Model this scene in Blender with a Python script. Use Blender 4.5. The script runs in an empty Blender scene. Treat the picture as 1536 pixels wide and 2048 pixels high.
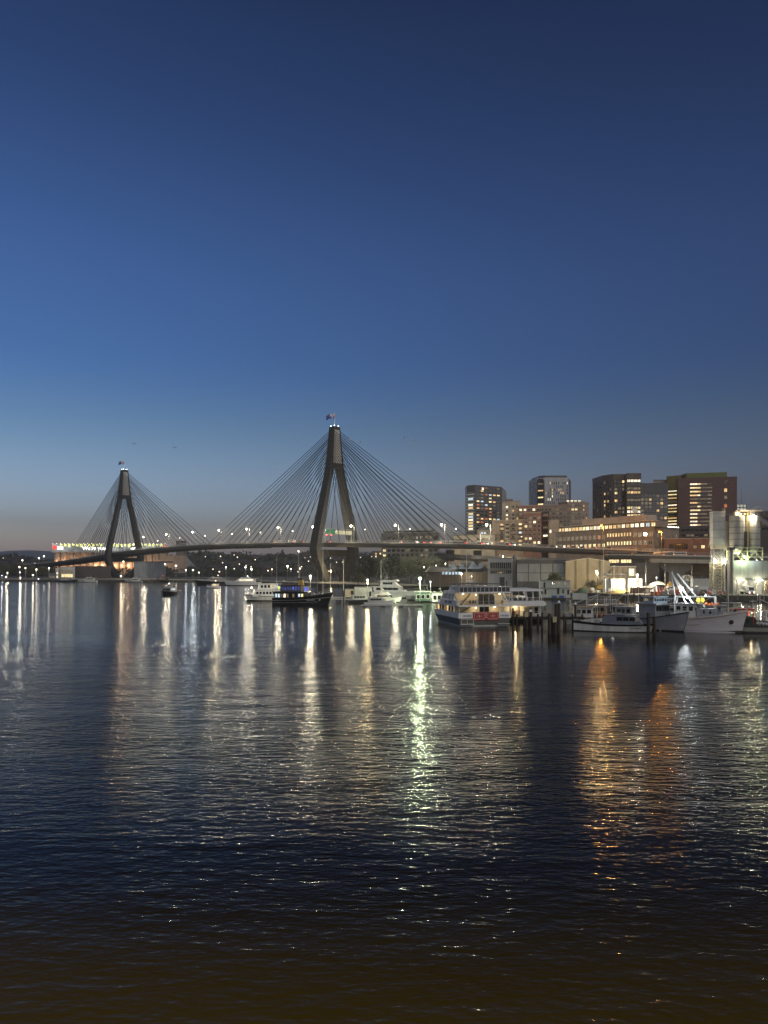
import bpy, bmesh, math, random
from mathutils import Vector, Matrix
R = math.radians
rng = random.Random(11)
SC = bpy.context.scene
COL = SC.collection

# ------------------------------------------------------------------ camera, sky, exposure
F, YH, H = 1500.0, 1137.0, 12.0          # focal length in photo pixels, horizon row, eye height in metres
cam = bpy.data.objects.new('camera', bpy.data.cameras.new('camera'))
COL.objects.link(cam)
cam.location = (0, 0, H)
cam.rotation_euler = (R(90), 0, 0)
cam.data.sensor_width = 36.0
cam.data.lens = F / 2048 * 36.0
cam.data.shift_y = (YH - 1024) / 2048
cam.data.clip_start = 0.5
cam.data.clip_end = 30000
SC.camera = cam

SC.view_settings.view_transform = 'Standard'
SC.view_settings.look = 'None'
SC.view_settings.exposure = 0
SC.view_settings.gamma = 1
SC.view_settings.use_curve_mapping = False
SC.cycles.use_denoising = True
SC.cycles.max_bounces = 6
SC.cycles.diffuse_bounces = 2
SC.cycles.glossy_bounces = 3
SC.cycles.transmission_bounces = 3
SC.cycles.sample_clamp_indirect = 4
SC.cycles.sample_clamp_direct = 150
SC.cycles.caustics_reflective = False
SC.cycles.caustics_refractive = False
SC.cycles.use_adaptive_sampling = True
SC.cycles.adaptive_threshold = 0.01

w = bpy.data.worlds.new('World')
SC.world = w
w.use_nodes = True
nt = w.node_tree
nt.nodes.clear()
N = nt.nodes.new
def L(a, b): nt.links.new(a, b)
sky = N('ShaderNodeTexSky')
sky.sky_type = 'NISHITA'
sky.sun_disc = False
sky.sun_elevation = R(-2.0)
sky.sun_rotation = R(-48)
sky.altitude = 0
sky.air_density = 1.0
sky.dust_density = 0.6
sky.ozone_density = 3.8
tc = N('ShaderNodeTexCoord')
sep = N('ShaderNodeSeparateXYZ')
L(tc.outputs['Generated'], sep.inputs[0])
sat = N('ShaderNodeMapRange')              # low haze greys the last degrees above the horizon
for k, v in ((1, 0.0), (2, 0.27), (3, 0.42), (4, 0.96)): sat.inputs[k].default_value = v
val = N('ShaderNodeMapRange')              # darker towards the top of the picture and overhead
for k, v in ((1, 0.33), (2, 0.63), (3, 1.14), (4, 0.66)): val.inputs[k].default_value = v
ovr = N('ShaderNodeMapRange')
for k, v in ((1, 0.58), (2, 0.85), (3, 1.0), (4, 0.2)): ovr.inputs[k].default_value = v
vmul = N('ShaderNodeMath')
vmul.operation = 'MULTIPLY'
L(val.outputs[0], vmul.inputs[0])
L(ovr.outputs[0], vmul.inputs[1])
L(sep.outputs['Z'], ovr.inputs[0])
sat.interpolation_type = val.interpolation_type = 'SMOOTHSTEP'
hs = N('ShaderNodeHueSaturation')
L(sep.outputs['Z'], sat.inputs[0])
L(sep.outputs['Z'], val.inputs[0])
L(sat.outputs[0], hs.inputs['Saturation'])
L(vmul.outputs[0], hs.inputs['Value'])
bg = N('ShaderNodeBackground')
bg.inputs['Strength'].default_value = 1.0
out = N('ShaderNodeOutputWorld')
L(sky.outputs[0], hs.inputs['Color'])
tint = N('ShaderNodeMix')
tint.data_type = 'RGBA'
tint.blend_type = 'MULTIPLY'
tint.inputs[0].default_value = 1
tr = N('ShaderNodeMapRange')
tr.interpolation_type = 'SMOOTHSTEP'
for k, v in ((1, 0.0), (2, 0.2), (3, 0.0), (4, 1.0)): tr.inputs[k].default_value = v
L(sep.outputs['Z'], tr.inputs[0])
tw = N('ShaderNodeMix')
tw.data_type = 'RGBA'
tw.inputs[6].default_value = (1.50, 1.56, 1.75, 1)
tw.inputs[7].default_value = (0.90, 1.14, 0.98, 1)
L(tr.outputs[0], tw.inputs[0])
L(tw.outputs[2], tint.inputs[7])
L(hs.outputs[0], tint.inputs[6])
L(tint.outputs[2], bg.inputs['Color'])
L(bg.outputs[0], out.inputs['Surface'])

# added wide fill lamp behind the camera that lifts the shadows, no visible disc
sun = bpy.data.objects.new('sun', bpy.data.lights.new('sun', 'SUN'))
COL.objects.link(sun)
sun.data.energy = 1.5                                   # fill
sun.data.angle = R(100)
sun.data.color = (1.0, 0.95, 0.88)
sun.rotation_euler = (R(60), 0, R(34))

# ------------------------------------------------------------------ helpers
def W(px, py, D):
    """World point seen at photo pixel (px, py) at depth D metres."""
    return Vector(((px - 768) / F * D, D, H - (py - YH) / F * D))
def X(px, D): return (px - 768) / F * D
def Z(py, D): return H - (py - YH) / F * D
def lerp(a, b, t): return a + (b - a) * t

class MB:
    """Collects shapes; build() links them as ONE mesh object."""
    def __init__(s): s.v, s.f, s.mi, s.k = [], [], [], 0
    def m(s, k): s.k = k; return s
    def add(s, vs, fs):
        o = len(s.v)
        s.v += [tuple(v) for v in vs]
        s.f += [tuple(i + o for i in f) for f in fs]
        s.mi += [s.k] * len(fs)
        return s
    def box(s, x0, x1, y0, y1, z0, z1):
        return s.prism([(x0, y0), (x1, y0), (x1, y1), (x0, y1)], z0, z1)
    def obox(s, c, size, rz=0, rx=0, ry=0):
        m = Matrix.Rotation(rz, 3, 'Z') @ Matrix.Rotation(ry, 3, 'Y') @ Matrix.Rotation(rx, 3, 'X')
        vs = [Vector(c) + m @ Vector((a * size[0] / 2, b * size[1] / 2, d * size[2] / 2)) for d in (-1, 1) for a, b in ((-1, -1), (1, -1), (1, 1), (-1, 1))]
        return s.add(vs, [(3, 2, 1, 0), (4, 5, 6, 7), (0, 1, 5, 4), (1, 2, 6, 5), (2, 3, 7, 6), (3, 0, 4, 7)])
    def prism(s, poly, z0, z1):
        n = len(poly)
        vs = [(p[0], p[1], z0) for p in poly] + [(p[0], p[1], z1) for p in poly]
        return s._ext(vs, n)
    def side(s, poly, y0, y1):
        n = len(poly)
        return s._ext([(p[0], y0, p[1]) for p in poly] + [(p[0], y1, p[1]) for p in poly], n)
    def end(s, poly, x0, x1):
        n = len(poly)
        return s._ext([(x0, p[0], p[1]) for p in poly] + [(x1, p[0], p[1]) for p in poly], n)
    def _ext(s, vs, n):
        return s.add(vs, [tuple(range(n))[::-1], tuple(range(n, 2 * n))] + [(i, (i + 1) % n, n + (i + 1) % n, n + i) for i in range(n)])
    def rings(s, rs, cap=True, closed=True):
        n = len(rs[0])
        vs = [v for r in rs for v in r]
        fs = []
        for j in range(len(rs) - 1):
            for i in range(n if closed else n - 1):
                k = (i + 1) % n
                fs.append((j * n + i, j * n + k, (j + 1) * n + k, (j + 1) * n + i))
        if cap: fs += [tuple(range(n))[::-1], tuple(range((len(rs) - 1) * n, len(rs) * n))]
        return s.add(vs, fs)
    def tube(s, p, q, r, r2=None, n=6):
        p, q = Vector(p), Vector(q)
        d = (q - p)
        if d.length < 1e-6: return s
        d.normalize()
        a = d.orthogonal().normalized(); b = d.cross(a)
        r2 = r if r2 is None else r2
        return s.rings([[c + (a * math.cos(t) + b * math.sin(t)) * rr for t in [2 * math.pi * i / n for i in range(n)]] for c, rr in ((p, r), (q, r2))])
    def path(s, pts, r, n=6):
        for i in range(len(pts) - 1): s.tube(pts[i], pts[i + 1], r, r, n)
        return s
    def ball(s, c, r, n=10, m=6, sc=(1, 1, 1)):
        c = Vector(c)
        rs = []
        for j in range(m + 1):
            t = math.pi * (0.02 + 0.96 * j / m)
            rs.append([c + Vector((math.sin(t) * math.cos(2 * math.pi * i / n) * r * sc[0], math.sin(t) * math.sin(2 * math.pi * i / n) * r * sc[1], math.cos(t) * r * sc[2])) for i in range(n)])
        return s.rings(rs)
    def quad(s, a, b, c, d): return s.add([a, b, c, d], [(0, 1, 2, 3)])
    def mesh(s, name, mats, smooth=False):
        me = bpy.data.meshes.new(name)
        me.from_pydata(s.v, [], s.f)
        for mt in (mats if isinstance(mats, (list, tuple)) else [mats]): me.materials.append(mt)
        if max(s.mi, default=0) > 0:
            for p, k in zip(me.polygons, s.mi): p.material_index = k
        if len(s.f) < 60000 and not getattr(s, 'raw', False):
            bm = bmesh.new(); bm.from_mesh(me)
            bmesh.ops.recalc_face_normals(bm, faces=bm.faces)
            bm.to_mesh(me); bm.free()
        if smooth:
            for p in me.polygons: p.use_smooth = True
        return me
    def build(s, name, mats, parent=None, smooth=False, loc=(0, 0, 0)):
        o = bpy.data.objects.new(name, s.mesh(name, mats, smooth))
        COL.objects.link(o)
        o.location = loc
        if parent is not None: o.parent = parent
        return o

def tag(o, label, cat, group=None, kind=None):
    if label: o['label'] = label
    if cat: o['category'] = cat
    if group: o['group'] = group
    if kind: o['kind'] = kind
    return o
def T(name, label, cat, loc=(0, 0, 0), rz=0, group=None):
    o = bpy.data.objects.new(name, None)
    o.empty_display_size = 0.5
    COL.objects.link(o)
    o.location = loc
    o.rotation_euler = (0, 0, rz)
    return tag(o, label, cat, group)
KIDS = {}
def copy_tree(o, parent=None):
    c = o.copy(); COL.objects.link(c)
    if parent is not None: c.parent = parent
    for ch in [k for k in bpy.data.objects if k.parent == o] if o.name not in KIDS else KIDS[o.name]: copy_tree(ch, c)
    return c
def dup(o, loc, rz, label=None, group=None):
    if o.name not in KIDS:
        def reg(q):
            KIDS[q.name] = [k for k in bpy.data.objects if k.parent == q]
            for k in KIDS[q.name]: reg(k)
        reg(o)
    c = copy_tree(o)
    c.location = loc; c.rotation_euler = (0, 0, rz)
    if label: c['label'] = label
    if group: c['group'] = group
    return c
ORD = ['first', 'second', 'third', 'fourth', 'fifth', 'sixth', 'seventh', 'eighth', 'ninth', 'tenth', 'eleventh', 'twelfth', 'thirteenth', 'fourteenth', 'fifteenth', 'sixteenth', 'seventeenth', 'eighteenth', 'nineteenth', 'twentieth', 'twenty first', 'twenty second', 'twenty third', 'twenty fourth', 'twenty fifth', 'twenty sixth', 'twenty seventh', 'twenty eighth', 'twenty ninth', 'thirtieth', 'thirty first', 'thirty second']

# ------------------------------------------------------------------ materials
MAT = {}
def mat(name, col, rough=0.7, metal=0.0, var=0.18, sc=0.6, stretch=(1, 1, 1), bump=0.0, spec=0.5, fine=None):
    if name in MAT: return MAT[name]
    m = bpy.data.materials.new(name); MAT[name] = m
    m.use_nodes = True
    t = m.node_tree; n = t.nodes; b = n['Principled BSDF']
    b.inputs['Roughness'].default_value = rough
    b.inputs['Metallic'].default_value = metal
    b.inputs['Specular IOR Level'].default_value = spec
    tc = n.new('ShaderNodeTexCoord'); mp = n.new('ShaderNodeMapping')
    mp.inputs['Scale'].default_value = stretch
    t.links.new(tc.outputs['Object'], mp.inputs[0])
    nz = n.new('ShaderNodeTexNoise'); nz.inputs['Scale'].default_value = sc; nz.inputs['Detail'].default_value = 5; nz.inputs['Roughness'].default_value = 0.65
    t.links.new(mp.outputs[0], nz.inputs['Vector'])
    cr = n.new('ShaderNodeValToRGB')
    cr.color_ramp.elements[0].position = 0.3; cr.color_ramp.elements[1].position = 0.7
    c = Vector(col[:3])
    cr.color_ramp.elements[0].color = (*(c * (1 - var * 1.6)), 1)
    cr.color_ramp.elements[1].color = (*[min(1, k) for k in c * (1 + var)], 1)
    t.links.new(nz.outputs['Fac'], cr.inputs[0])
    t.links.new(cr.outputs[0], b.inputs['Base Color'])
    if bump:
        bp = n.new('ShaderNodeBump'); bp.inputs['Strength'].default_value = bump
        n2 = n.new('ShaderNodeTexNoise'); n2.inputs['Scale'].default_value = fine or sc * 6; n2.inputs['Detail'].default_value = 4
        t.links.new(mp.outputs[0], n2.inputs['Vector']); t.links.new(n2.outputs['Fac'], bp.inputs['Height'])
        t.links.new(bp.outputs[0], b.inputs['Normal'])
    return m
def ribbed(name, col, pitch=0.8, axis=0, dark=0.6, rough=0.6, var=0.2, metal=0.0):
    """Corrugated or panelled cladding: noise-varied sheet with regular dark joints."""
    m = mat(name, col, rough, metal, var, 0.25, (1, 1, 0.35))
    t = m.node_tree; n = t.nodes
    b = n['Principled BSDF']
    src = b.inputs['Base Color'].links[0].from_socket
    tc = [k for k in n if k.type == 'TEX_COORD'][0]
    sx = n.new('ShaderNodeSeparateXYZ'); t.links.new(tc.outputs['Object'], sx.inputs[0])
    md = n.new('ShaderNodeMath'); md.operation = 'PINGPONG'; md.inputs[1].default_value = pitch / 2
    t.links.new(sx.outputs[axis], md.inputs[0])
    lt = n.new('ShaderNodeMath'); lt.operation = 'LESS_THAN'; lt.inputs[1].default_value = pitch * 0.09
    t.links.new(md.outputs[0], lt.inputs[0])
    mx = n.new('ShaderNodeMix'); mx.data_type = 'RGBA'; mx.blend_type = 'MULTIPLY'
    t.links.new(lt.outputs[0], mx.inputs[0]); t.links.new(src, mx.inputs[6]); mx.inputs[7].default_value = (dark, dark, dark, 1)
    t.links.new(mx.outputs[2], b.inputs['Base Color'])
    return m
def glow(name, col, s, sample='NONE', vary=0.0, sc=1.2):
    """Something that gives off light: lamp, screen or lit room seen through a window."""
    if name in MAT: return MAT[name]
    m = bpy.data.materials.new(name); MAT[name] = m
    m.use_nodes = True
    t = m.node_tree; n = t.nodes; b = n['Principled BSDF']
    b.inputs['Base Color'].default_value = (0.04, 0.04, 0.04, 1)
    b.inputs['Roughness'].default_value = 0.3
    b.inputs['Emission Color'].default_value = (*col, 1)
    b.inputs['Emission Strength'].default_value = s
    if vary:
        tc = n.new('ShaderNodeTexCoord'); oi = n.new('ShaderNodeObjectInfo')
        ad = n.new('ShaderNodeVectorMath'); ad.operation = 'ADD'
        t.links.new(tc.outputs['Object'], ad.inputs[0])
        cb = n.new('ShaderNodeVectorMath'); cb.operation = 'SCALE'; cb.inputs[0].default_value = (31, 17, 23)
        t.links.new(oi.outputs['Random'], cb.inputs['Scale']); t.links.new(cb.outputs[0], ad.inputs[1])
        nz = n.new('ShaderNodeTexNoise'); nz.inputs['Scale'].default_value = sc; nz.inputs['Detail'].default_value = 3
        t.links.new(ad.outputs[0], nz.inputs['Vector'])
        mr = n.new('ShaderNodeMapRange')
        for k, v in ((1, 0.3), (2, 0.7), (3, s * (1 - vary)), (4, s * (1 + vary))): mr.inputs[k].default_value = v
        t.links.new(nz.outputs['Fac'], mr.inputs[0])
        m2 = n.new('ShaderNodeMath'); m2.operation = 'MULTIPLY_ADD'; m2.inputs[1].default_value = vary; m2.inputs[2].default_value = 1 - vary / 2
        t.links.new(oi.outputs['Random'], m2.inputs[0])
        m3 = n.new('ShaderNodeMath'); m3.operation = 'MULTIPLY'
        t.links.new(mr.outputs[0], m3.inputs[0]); t.links.new(m2.outputs[0], m3.inputs[1])
        t.links.new(m3.outputs[0], b.inputs['Emission Strength'])
    m.cycles.emission_sampling = sample
    return m

concrete = mat('concrete', (0.30, 0.29, 0.26), 0.85, var=0.22, sc=0.12, stretch=(1, 1, 0.3))
concrete_dark = mat('concrete_dark', (0.16, 0.16, 0.155), 0.85, var=0.22, sc=0.15)
asphalt = mat('asphalt', (0.05, 0.05, 0.052), 0.9, sc=0.3)
steel_grey = mat('steel_grey', (0.32, 0.33, 0.34), 0.5, 0.3)
steel_dark = mat('steel_dark', (0.05, 0.052, 0.055), 0.5, 0.2)
pole_white = mat('pole_white', (0.62, 0.62, 0.58), 0.5)
white_paint = mat('white_paint', (0.78, 0.78, 0.76), 0.35, var=0.08, sc=0.4)
white_worn = mat('white_worn', (0.6, 0.6, 0.56), 0.5, var=0.2, sc=0.5, stretch=(1, 1, 0.4))
grey_paint = mat('grey_paint', (0.33, 0.34, 0.35), 0.45, var=0.14, sc=0.5)
blue_paint = mat('blue_paint', (0.06, 0.085, 0.13), 0.35, var=0.15)
black_paint = mat('black_paint', (0.014, 0.016, 0.018), 0.35, var=0.3)
timber_dark = mat('timber_dark', (0.055, 0.045, 0.034), 0.9, var=0.4, sc=1.5, stretch=(3, 3, 0.4), bump=0.4)
timber_pale = mat('timber_pale', (0.36, 0.28, 0.18), 0.7, var=0.2)
red_paint = mat('red_paint', (0.42, 0.05, 0.03), 0.5, var=0.15)
orange_paint = mat('orange_paint', (0.6, 0.16, 0.05), 0.55, var=0.15)
yellow_paint = mat('yellow_paint', (0.62, 0.46, 0.05), 0.5, var=0.15)
glass_dark = mat('glass_dark', (0.015, 0.018, 0.022), 0.08, var=0.2, spec=0.8)
rubber = mat('rubber', (0.012, 0.012, 0.012), 0.8)
rope = mat('rope', (0.3, 0.27, 0.2), 0.9)
lit_warm = glow('lit_room_warm', (1.0, 0.62, 0.25), 1.0, vary=0.55)
lit_yellow = glow('lit_room_yellow', (1.0, 0.78, 0.38), 1.25, vary=0.5)
lit_white = glow('lit_room_white', (1.0, 0.86, 0.62), 1.5, vary=0.45)
lit_cool = glow('lit_room_cool', (0.72, 0.9, 1.0), 0.9, vary=0.5)
lit_dim = glow('lit_room_dim', (0.9, 0.7, 0.42), 0.16, vary=0.7)
lit_red = glow('lit_room_red', (1.0, 0.25, 0.08), 0.5, vary=0.5)
BULB = {}
def lamp(name, col, radiance):
    m = glow(name, col, 10)
    BULB[m.name] = (col, radiance)
    return m
lamp_white = lamp('lamp_white', (1.0, 0.88, 0.62), 1500)
lamp_cool = lamp('lamp_cool', (0.88, 0.97, 1.0), 520)
lamp_warm = lamp('lamp_warm', (1.0, 0.74, 0.36), 480)
lamp_green = lamp('lamp_greenish', (0.86, 1.0, 0.60), 1900)
lamp_orange = lamp('lamp_sodium', (1.0, 0.40, 0.05), 3600)
lamp_small = lamp('lamp_small', (1.0, 0.88, 0.64), 110)
spark = glow('spark', (1.0, 0.88, 0.66), 12)
tail_red = glow('tail_lamp', (1.0, 0.05, 0.03), 9)
head_white = glow('head_lamp', (1.0, 0.95, 0.85), 16)
WK = {'dark': glass_dark, 'warm': lit_warm, 'yellow': lit_yellow, 'white': lit_white, 'cool': lit_cool, 'dim': lit_dim, 'red': lit_red}

# ------------------------------------------------------------------ buildings
WM = {}
def window(parent, loc, rz, w, h, key, frame=None, mull=1, name='window'):
    k = (round(w, 2), round(h, 2), key, frame.name if frame else None, mull)
    if k not in WM:
        fr = max(0.06, min(w, h) * 0.07)
        m = MB()
        m.m(0)
        m.box(-w / 2, w / 2, -0.14, 0.0, 0, fr).box(-w / 2, w / 2, -0.14, 0.0, h - fr, h)
        for x in [-w / 2 + fr / 2, w / 2 - fr / 2] + [-w / 2 + w * (i + 1) / (mull + 1) for i in range(mull)]:
            m.box(x - fr / 2, x + fr / 2, -0.13, -0.002, fr + 0.001, h - fr - 0.001)
        m.m(1).box(-w / 2 + 0.02, w / 2 - 0.02, -0.05, 0.05, 0.02, h - 0.02)
        WM[k] = m.mesh('window', [frame or steel_dark, WK[key]])
    o = bpy.data.objects.new(name, WM[k]); COL.objects.link(o)
    o.parent = parent; o.location = loc; o.rotation_euler = (0, 0, rz)
    return o

class Bld:
    """A building from a front line of (px, depth) points, left to right; walls rise from z0 to z1."""
    def __init__(s, name, label, cat, front, z0, z1, wall, back=20, group=None, thing=None, part='wall'):
        pts = [Vector((X(px, D), D)) for px, D in front]
        c = sum(pts, Vector((0, 0))) / len(pts)
        s.o = thing or T(name, label, cat, (c.x, c.y, z0), 0, group)
        s.c = Vector((s.o.location.x, s.o.location.y))
        s.z0 = s.o.location.z
        s.p = [p - s.c for p in pts]
        a, b = pts[0], pts[-1]
        s.poly = s.p + [b * (1 + back / b.length) - s.c, a * (1 + back / a.length) - s.c]
        s.h = z1 - s.z0
        s.lo = z0 - s.z0
        s.wall = MB().prism([(p.x, p.y) for p in s.poly], s.lo, s.h).build(part, wall, s.o)
    def edge(s, i):
        p, q = s.p[i], s.p[i + 1]
        u = (q - p); ln = u.length; u /= ln
        return p, u, ln, math.atan2(u.y, u.x)
    def at(s, i, t, z, off=0.0):
        p, u, ln, rz = s.edge(i)
        q = p + u * (t * ln) + Vector((u.y, -u.x)) * off
        return Vector((q.x, q.y, z - s.z0))
    def grid(s, i, zs, ts, w, h, pick, frame=None, mull=1, name='window'):
        rz = s.edge(i)[3]
        for r, z in enumerate(zs):
            for c, t in enumerate(ts):
                k = pick(r, c)
                if k: window(s.o, s.at(i, t, z, 0.01), rz, w, h, k, frame, mull, name)
    def slab(s, i, z, h, out, name, m, t0=0.0, t1=1.0):
        p, u, ln, rz = s.edge(i)
        n = Vector((u.y, -u.x))
        a, b = p + u * ln * t0, p + u * ln * t1
        q = [a, a + n * out, b + n * out, b]
        return MB().prism([(k.x, k.y) for k in q], z - s.z0, z - s.z0 + h).build(name, m, s.o)
    def coping(s, m, h=0.6, out=0.25, name='parapet'):
        c = sum(s.poly, Vector((0, 0))) / len(s.poly)
        q = [c + (p - c) * (1 + out / max(1, (p - c).length)) for p in s.poly]
        return MB().prism([(k.x, k.y) for k in q], s.h + 0.003, s.h + h).build(name, m, s.o)
def frac(n, a=0.06, b=0.94): return [lerp(a, b, (i + 0.5) / n) for i in range(n)]
def weighted(*kw):
    ks = [k for k, v in kw for _ in range(v)]
    return lambda r, c: rng.choice(ks)
def lettering(s, size, mt, parent, loc, rot, align='CENTER', name='lettering', ext=0.012):
    cu = bpy.data.curves.new(name, 'FONT')
    cu.body = s; cu.size = size; cu.align_x = align; cu.extrude = ext
    cu.materials.append(mt)
    tmp = bpy.data.objects.new('tmp', cu); COL.objects.link(tmp)
    me = bpy.data.meshes.new_from_object(tmp.evaluated_get(bpy.context.evaluated_depsgraph_get()))
    bpy.data.objects.remove(tmp); bpy.data.curves.remove(cu)
    if not me.materials: me.materials.append(mt)
    o = bpy.data.objects.new(name, me); COL.objects.link(o)
    o.parent = parent; o.location = loc; o.rotation_euler = rot
    return o
def lampball(parent, loc, r, m, name='bulb', gain=1.0):
    r *= 0.85
    b = MB().ball((0, 0, 0), r, 10, 6).build(name, m, parent)
    b.location = loc
    if m.name in BULB:
        col, rad = BULB[m.name]
        li = bpy.data.lights.new('lamp_light', 'POINT')
        li.color = col; li.shadow_soft_size = r
        li.energy = 4 * math.pi ** 2 * r * r * rad * gain
        o = bpy.data.objects.new('lamp_light', li); COL.objects.link(o)
        o.parent = parent; o.location = Vector(loc) + Vector((0, 0, -2.2 * r))
    return b

# ------------------------------------------------------------------ water
def water_material():
    m = bpy.data.materials.new('harbour_water'); m.use_nodes = True
    t = m.node_tree; n = t.nodes; b = n['Principled BSDF']
    b.inputs['Base Color'].default_value = (0.022, 0.0165, 0.006, 1)
    b.inputs['Roughness'].default_value = 0.115
    b.inputs['IOR'].default_value = 1.16
    geo = n.new('ShaderNodeNewGeometry')
    def vm(op, a, bb=None, s=None):
        k = n.new('ShaderNodeVectorMath'); k.operation = op
        t.links.new(a, k.inputs[0])
        if isinstance(bb, (tuple, list)): k.inputs[1].default_value = bb
        elif bb is not None: t.links.new(bb, k.inputs[1])
        if s is not None:
            if isinstance(s, (int, float)): k.inputs['Scale'].default_value = s
            else: t.links.new(s, k.inputs['Scale'])
        return k.outputs[0]
    def fm(op, a, bb):
        k = n.new('ShaderNodeMath'); k.operation = op
        for i, q in enumerate((a, bb)):
            if isinstance(q, (int, float)): k.inputs[i].default_value = q
            else: t.links.new(q, k.inputs[i])
        return k.outputs[0]
    pos = geo.outputs['Position']
    def layer(rot, scl, detail, eps, amp, rough=0.55):
        """Slope of a wave height field by finite differences at a fixed spacing, so it stays the same at any distance."""
        hs = []
        for dx, dy in ((0, 0), (eps, 0), (0, eps)):
            a = vm('ADD', pos, (dx, dy, 0))
            mp = n.new('ShaderNodeMapping'); mp.vector_type = 'POINT'
            mp.inputs['Rotation'].default_value = (0, 0, rot)
            mp.inputs['Scale'].default_value = scl
            t.links.new(a, mp.inputs[0])
            nz = n.new('ShaderNodeTexNoise'); nz.noise_dimensions = '2D'
            nz.inputs['Scale'].default_value = 1; nz.inputs['Detail'].default_value = detail; nz.inputs['Roughness'].default_value = rough
            t.links.new(mp.outputs[0], nz.inputs['Vector'])
            hs.append(nz.outputs['Fac'])
        cx = fm('MULTIPLY', fm('SUBTRACT', hs[0], hs[1]), amp / eps)
        cy = fm('MULTIPLY', fm('SUBTRACT', hs[0], hs[2]), amp / eps)
        k = n.new('ShaderNodeCombineXYZ'); t.links.new(cx, k.inputs[0]); t.links.new(cy, k.inputs[1])
        return k.outputs[0]
    big = layer(R(12), (0.10, 0.30, 1), 1, 0.4, WAVE_BIG)
    mid = layer(R(-9), (0.55, 1.55, 1), 2, 0.06, WAVE_MID)
    small = layer(R(20), (1.7, 3.6, 1), 2, 0.03, WAVE_SMALL)
    # gusts: patches of rougher and calmer water; the moored boats and the wharf shelter the far right corner
    gz = n.new('ShaderNodeTexNoise'); gz.inputs['Scale'].default_value = 1; gz.inputs['Detail'].default_value = 3
    mp = n.new('ShaderNodeMapping'); mp.inputs['Scale'].default_value = (0.012, 0.035, 1)
    t.links.new(pos, mp.inputs[0]); t.links.new(mp.outputs[0], gz.inputs['Vector'])
    gr = n.new('ShaderNodeMapRange')
    for k, v in ((1, 0.35), (2, 0.65), (3, 0.6), (4, 1.2)): gr.inputs[k].default_value = v
    t.links.new(gz.outputs['Fac'], gr.inputs[0])
    sp = n.new('ShaderNodeSeparateXYZ'); t.links.new(pos, sp.inputs[0])
    def ramp(src, a0, a1, b0, b1):
        k = n.new('ShaderNodeMapRange'); k.interpolation_type = 'SMOOTHSTEP'
        for i, v in ((1, a0), (2, a1), (3, b0), (4, b1)): k.inputs[i].default_value = v
        t.links.new(src, k.inputs[0]); return k.outputs[0]
    far = ramp(sp.outputs['Y'], 75, 130, 1.0, 0.34)
    t.links.new(ramp(sp.outputs['Y'], 75, 130, 0.115, 0.06), b.inputs['Roughness'])
    lee = ramp(fm('SUBTRACT', fm('ADD', sp.outputs['X'], fm('MULTIPLY', sp.outputs['Y'], 0.25)), 45), -12, 18, 0.0, 1.0)   # 1 inside the sheltered basin
    lee = fm('MULTIPLY', lee, ramp(sp.outputs['Y'], 95, 130, 0.0, 1.0))
    far = fm('MULTIPLY', far, ramp(sp.outputs['Y'], 24, 60, 0.5, 1.0))          # the quay shelters the nearest water
    g = fm('MULTIPLY', fm('MULTIPLY', gr.outputs[0], far), fm('SUBTRACT', 1.0, fm('MULTIPLY', lee, 0.55)))
    # brown near water with warm quay glow painted into its colour, dark deep water beyond
    glow_mix = ramp(fm('ADD', sp.outputs['Y'], fm('MULTIPLY', gz.outputs['Fac'], 14.0)), 21, 38, 0.0, 1.0)
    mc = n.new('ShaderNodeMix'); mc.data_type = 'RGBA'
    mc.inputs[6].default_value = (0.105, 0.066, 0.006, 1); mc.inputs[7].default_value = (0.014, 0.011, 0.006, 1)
    t.links.new(glow_mix, mc.inputs[0]); t.links.new(mc.outputs[2], b.inputs['Base Color'])
    tot = vm('SCALE', vm('ADD', vm('ADD', big, mid), small), s=g)
    nv = vm('NORMALIZE', vm('ADD', tot, (0, 0, 1)))
    t.links.new(nv, b.inputs['Normal'])
    return m
WAVE_BIG, WAVE_MID, WAVE_SMALL = 0.20, 0.135, 0.07
wm = MB()
wm.quad((-7000, -500, 0), (7000, -500, 0), (7000, 9000, 0), (-7000, 9000, 0))
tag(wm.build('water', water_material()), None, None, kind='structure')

# ------------------------------------------------------------------ land, quays and hills
ground_mat = mat('wharf_ground', (0.13, 0.125, 0.11), 0.9, var=0.3, sc=0.08)
quay_mat = mat('quay_wall', (0.10, 0.09, 0.07), 0.95, var=0.4, sc=0.4, stretch=(1, 1, 0.5))
SHORE = [(-2600, 1000), (-500, 760), (0, 690), (250, 655), (430, 650), (520, 600), (640, 500), (760, 452), (860, 425), (1000, 375), (1045, 345), (1140, 312), (1300, 290), (1700, 262), (2600, 250), (5200, 300)]
gm = MB()
for i in range(len(SHORE) - 1):
    (pa, da), (pb, db) = SHORE[i], SHORE[i + 1]
    a, b = Vector((X(pa, da), da, 2)), Vector((X(pb, db), db, 2))
    fa, fb = Vector((a.x * 2.2, 1500, 2)), Vector((b.x * 2.2, 1500, 2))
    ga, gb = Vector((a.x * 12, 9500, 2)), Vector((b.x * 12, 9500, 2))
    gm.m(0).quad(a, b, fb, fa).quad(fa, fb, gb, ga)
    gm.m(1).quad((a.x, a.y, -3), (b.x, b.y, -3), b, a)
tag(gm.build('ground', [ground_mat, quay_mat]), None, None, kind='structure')

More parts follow.
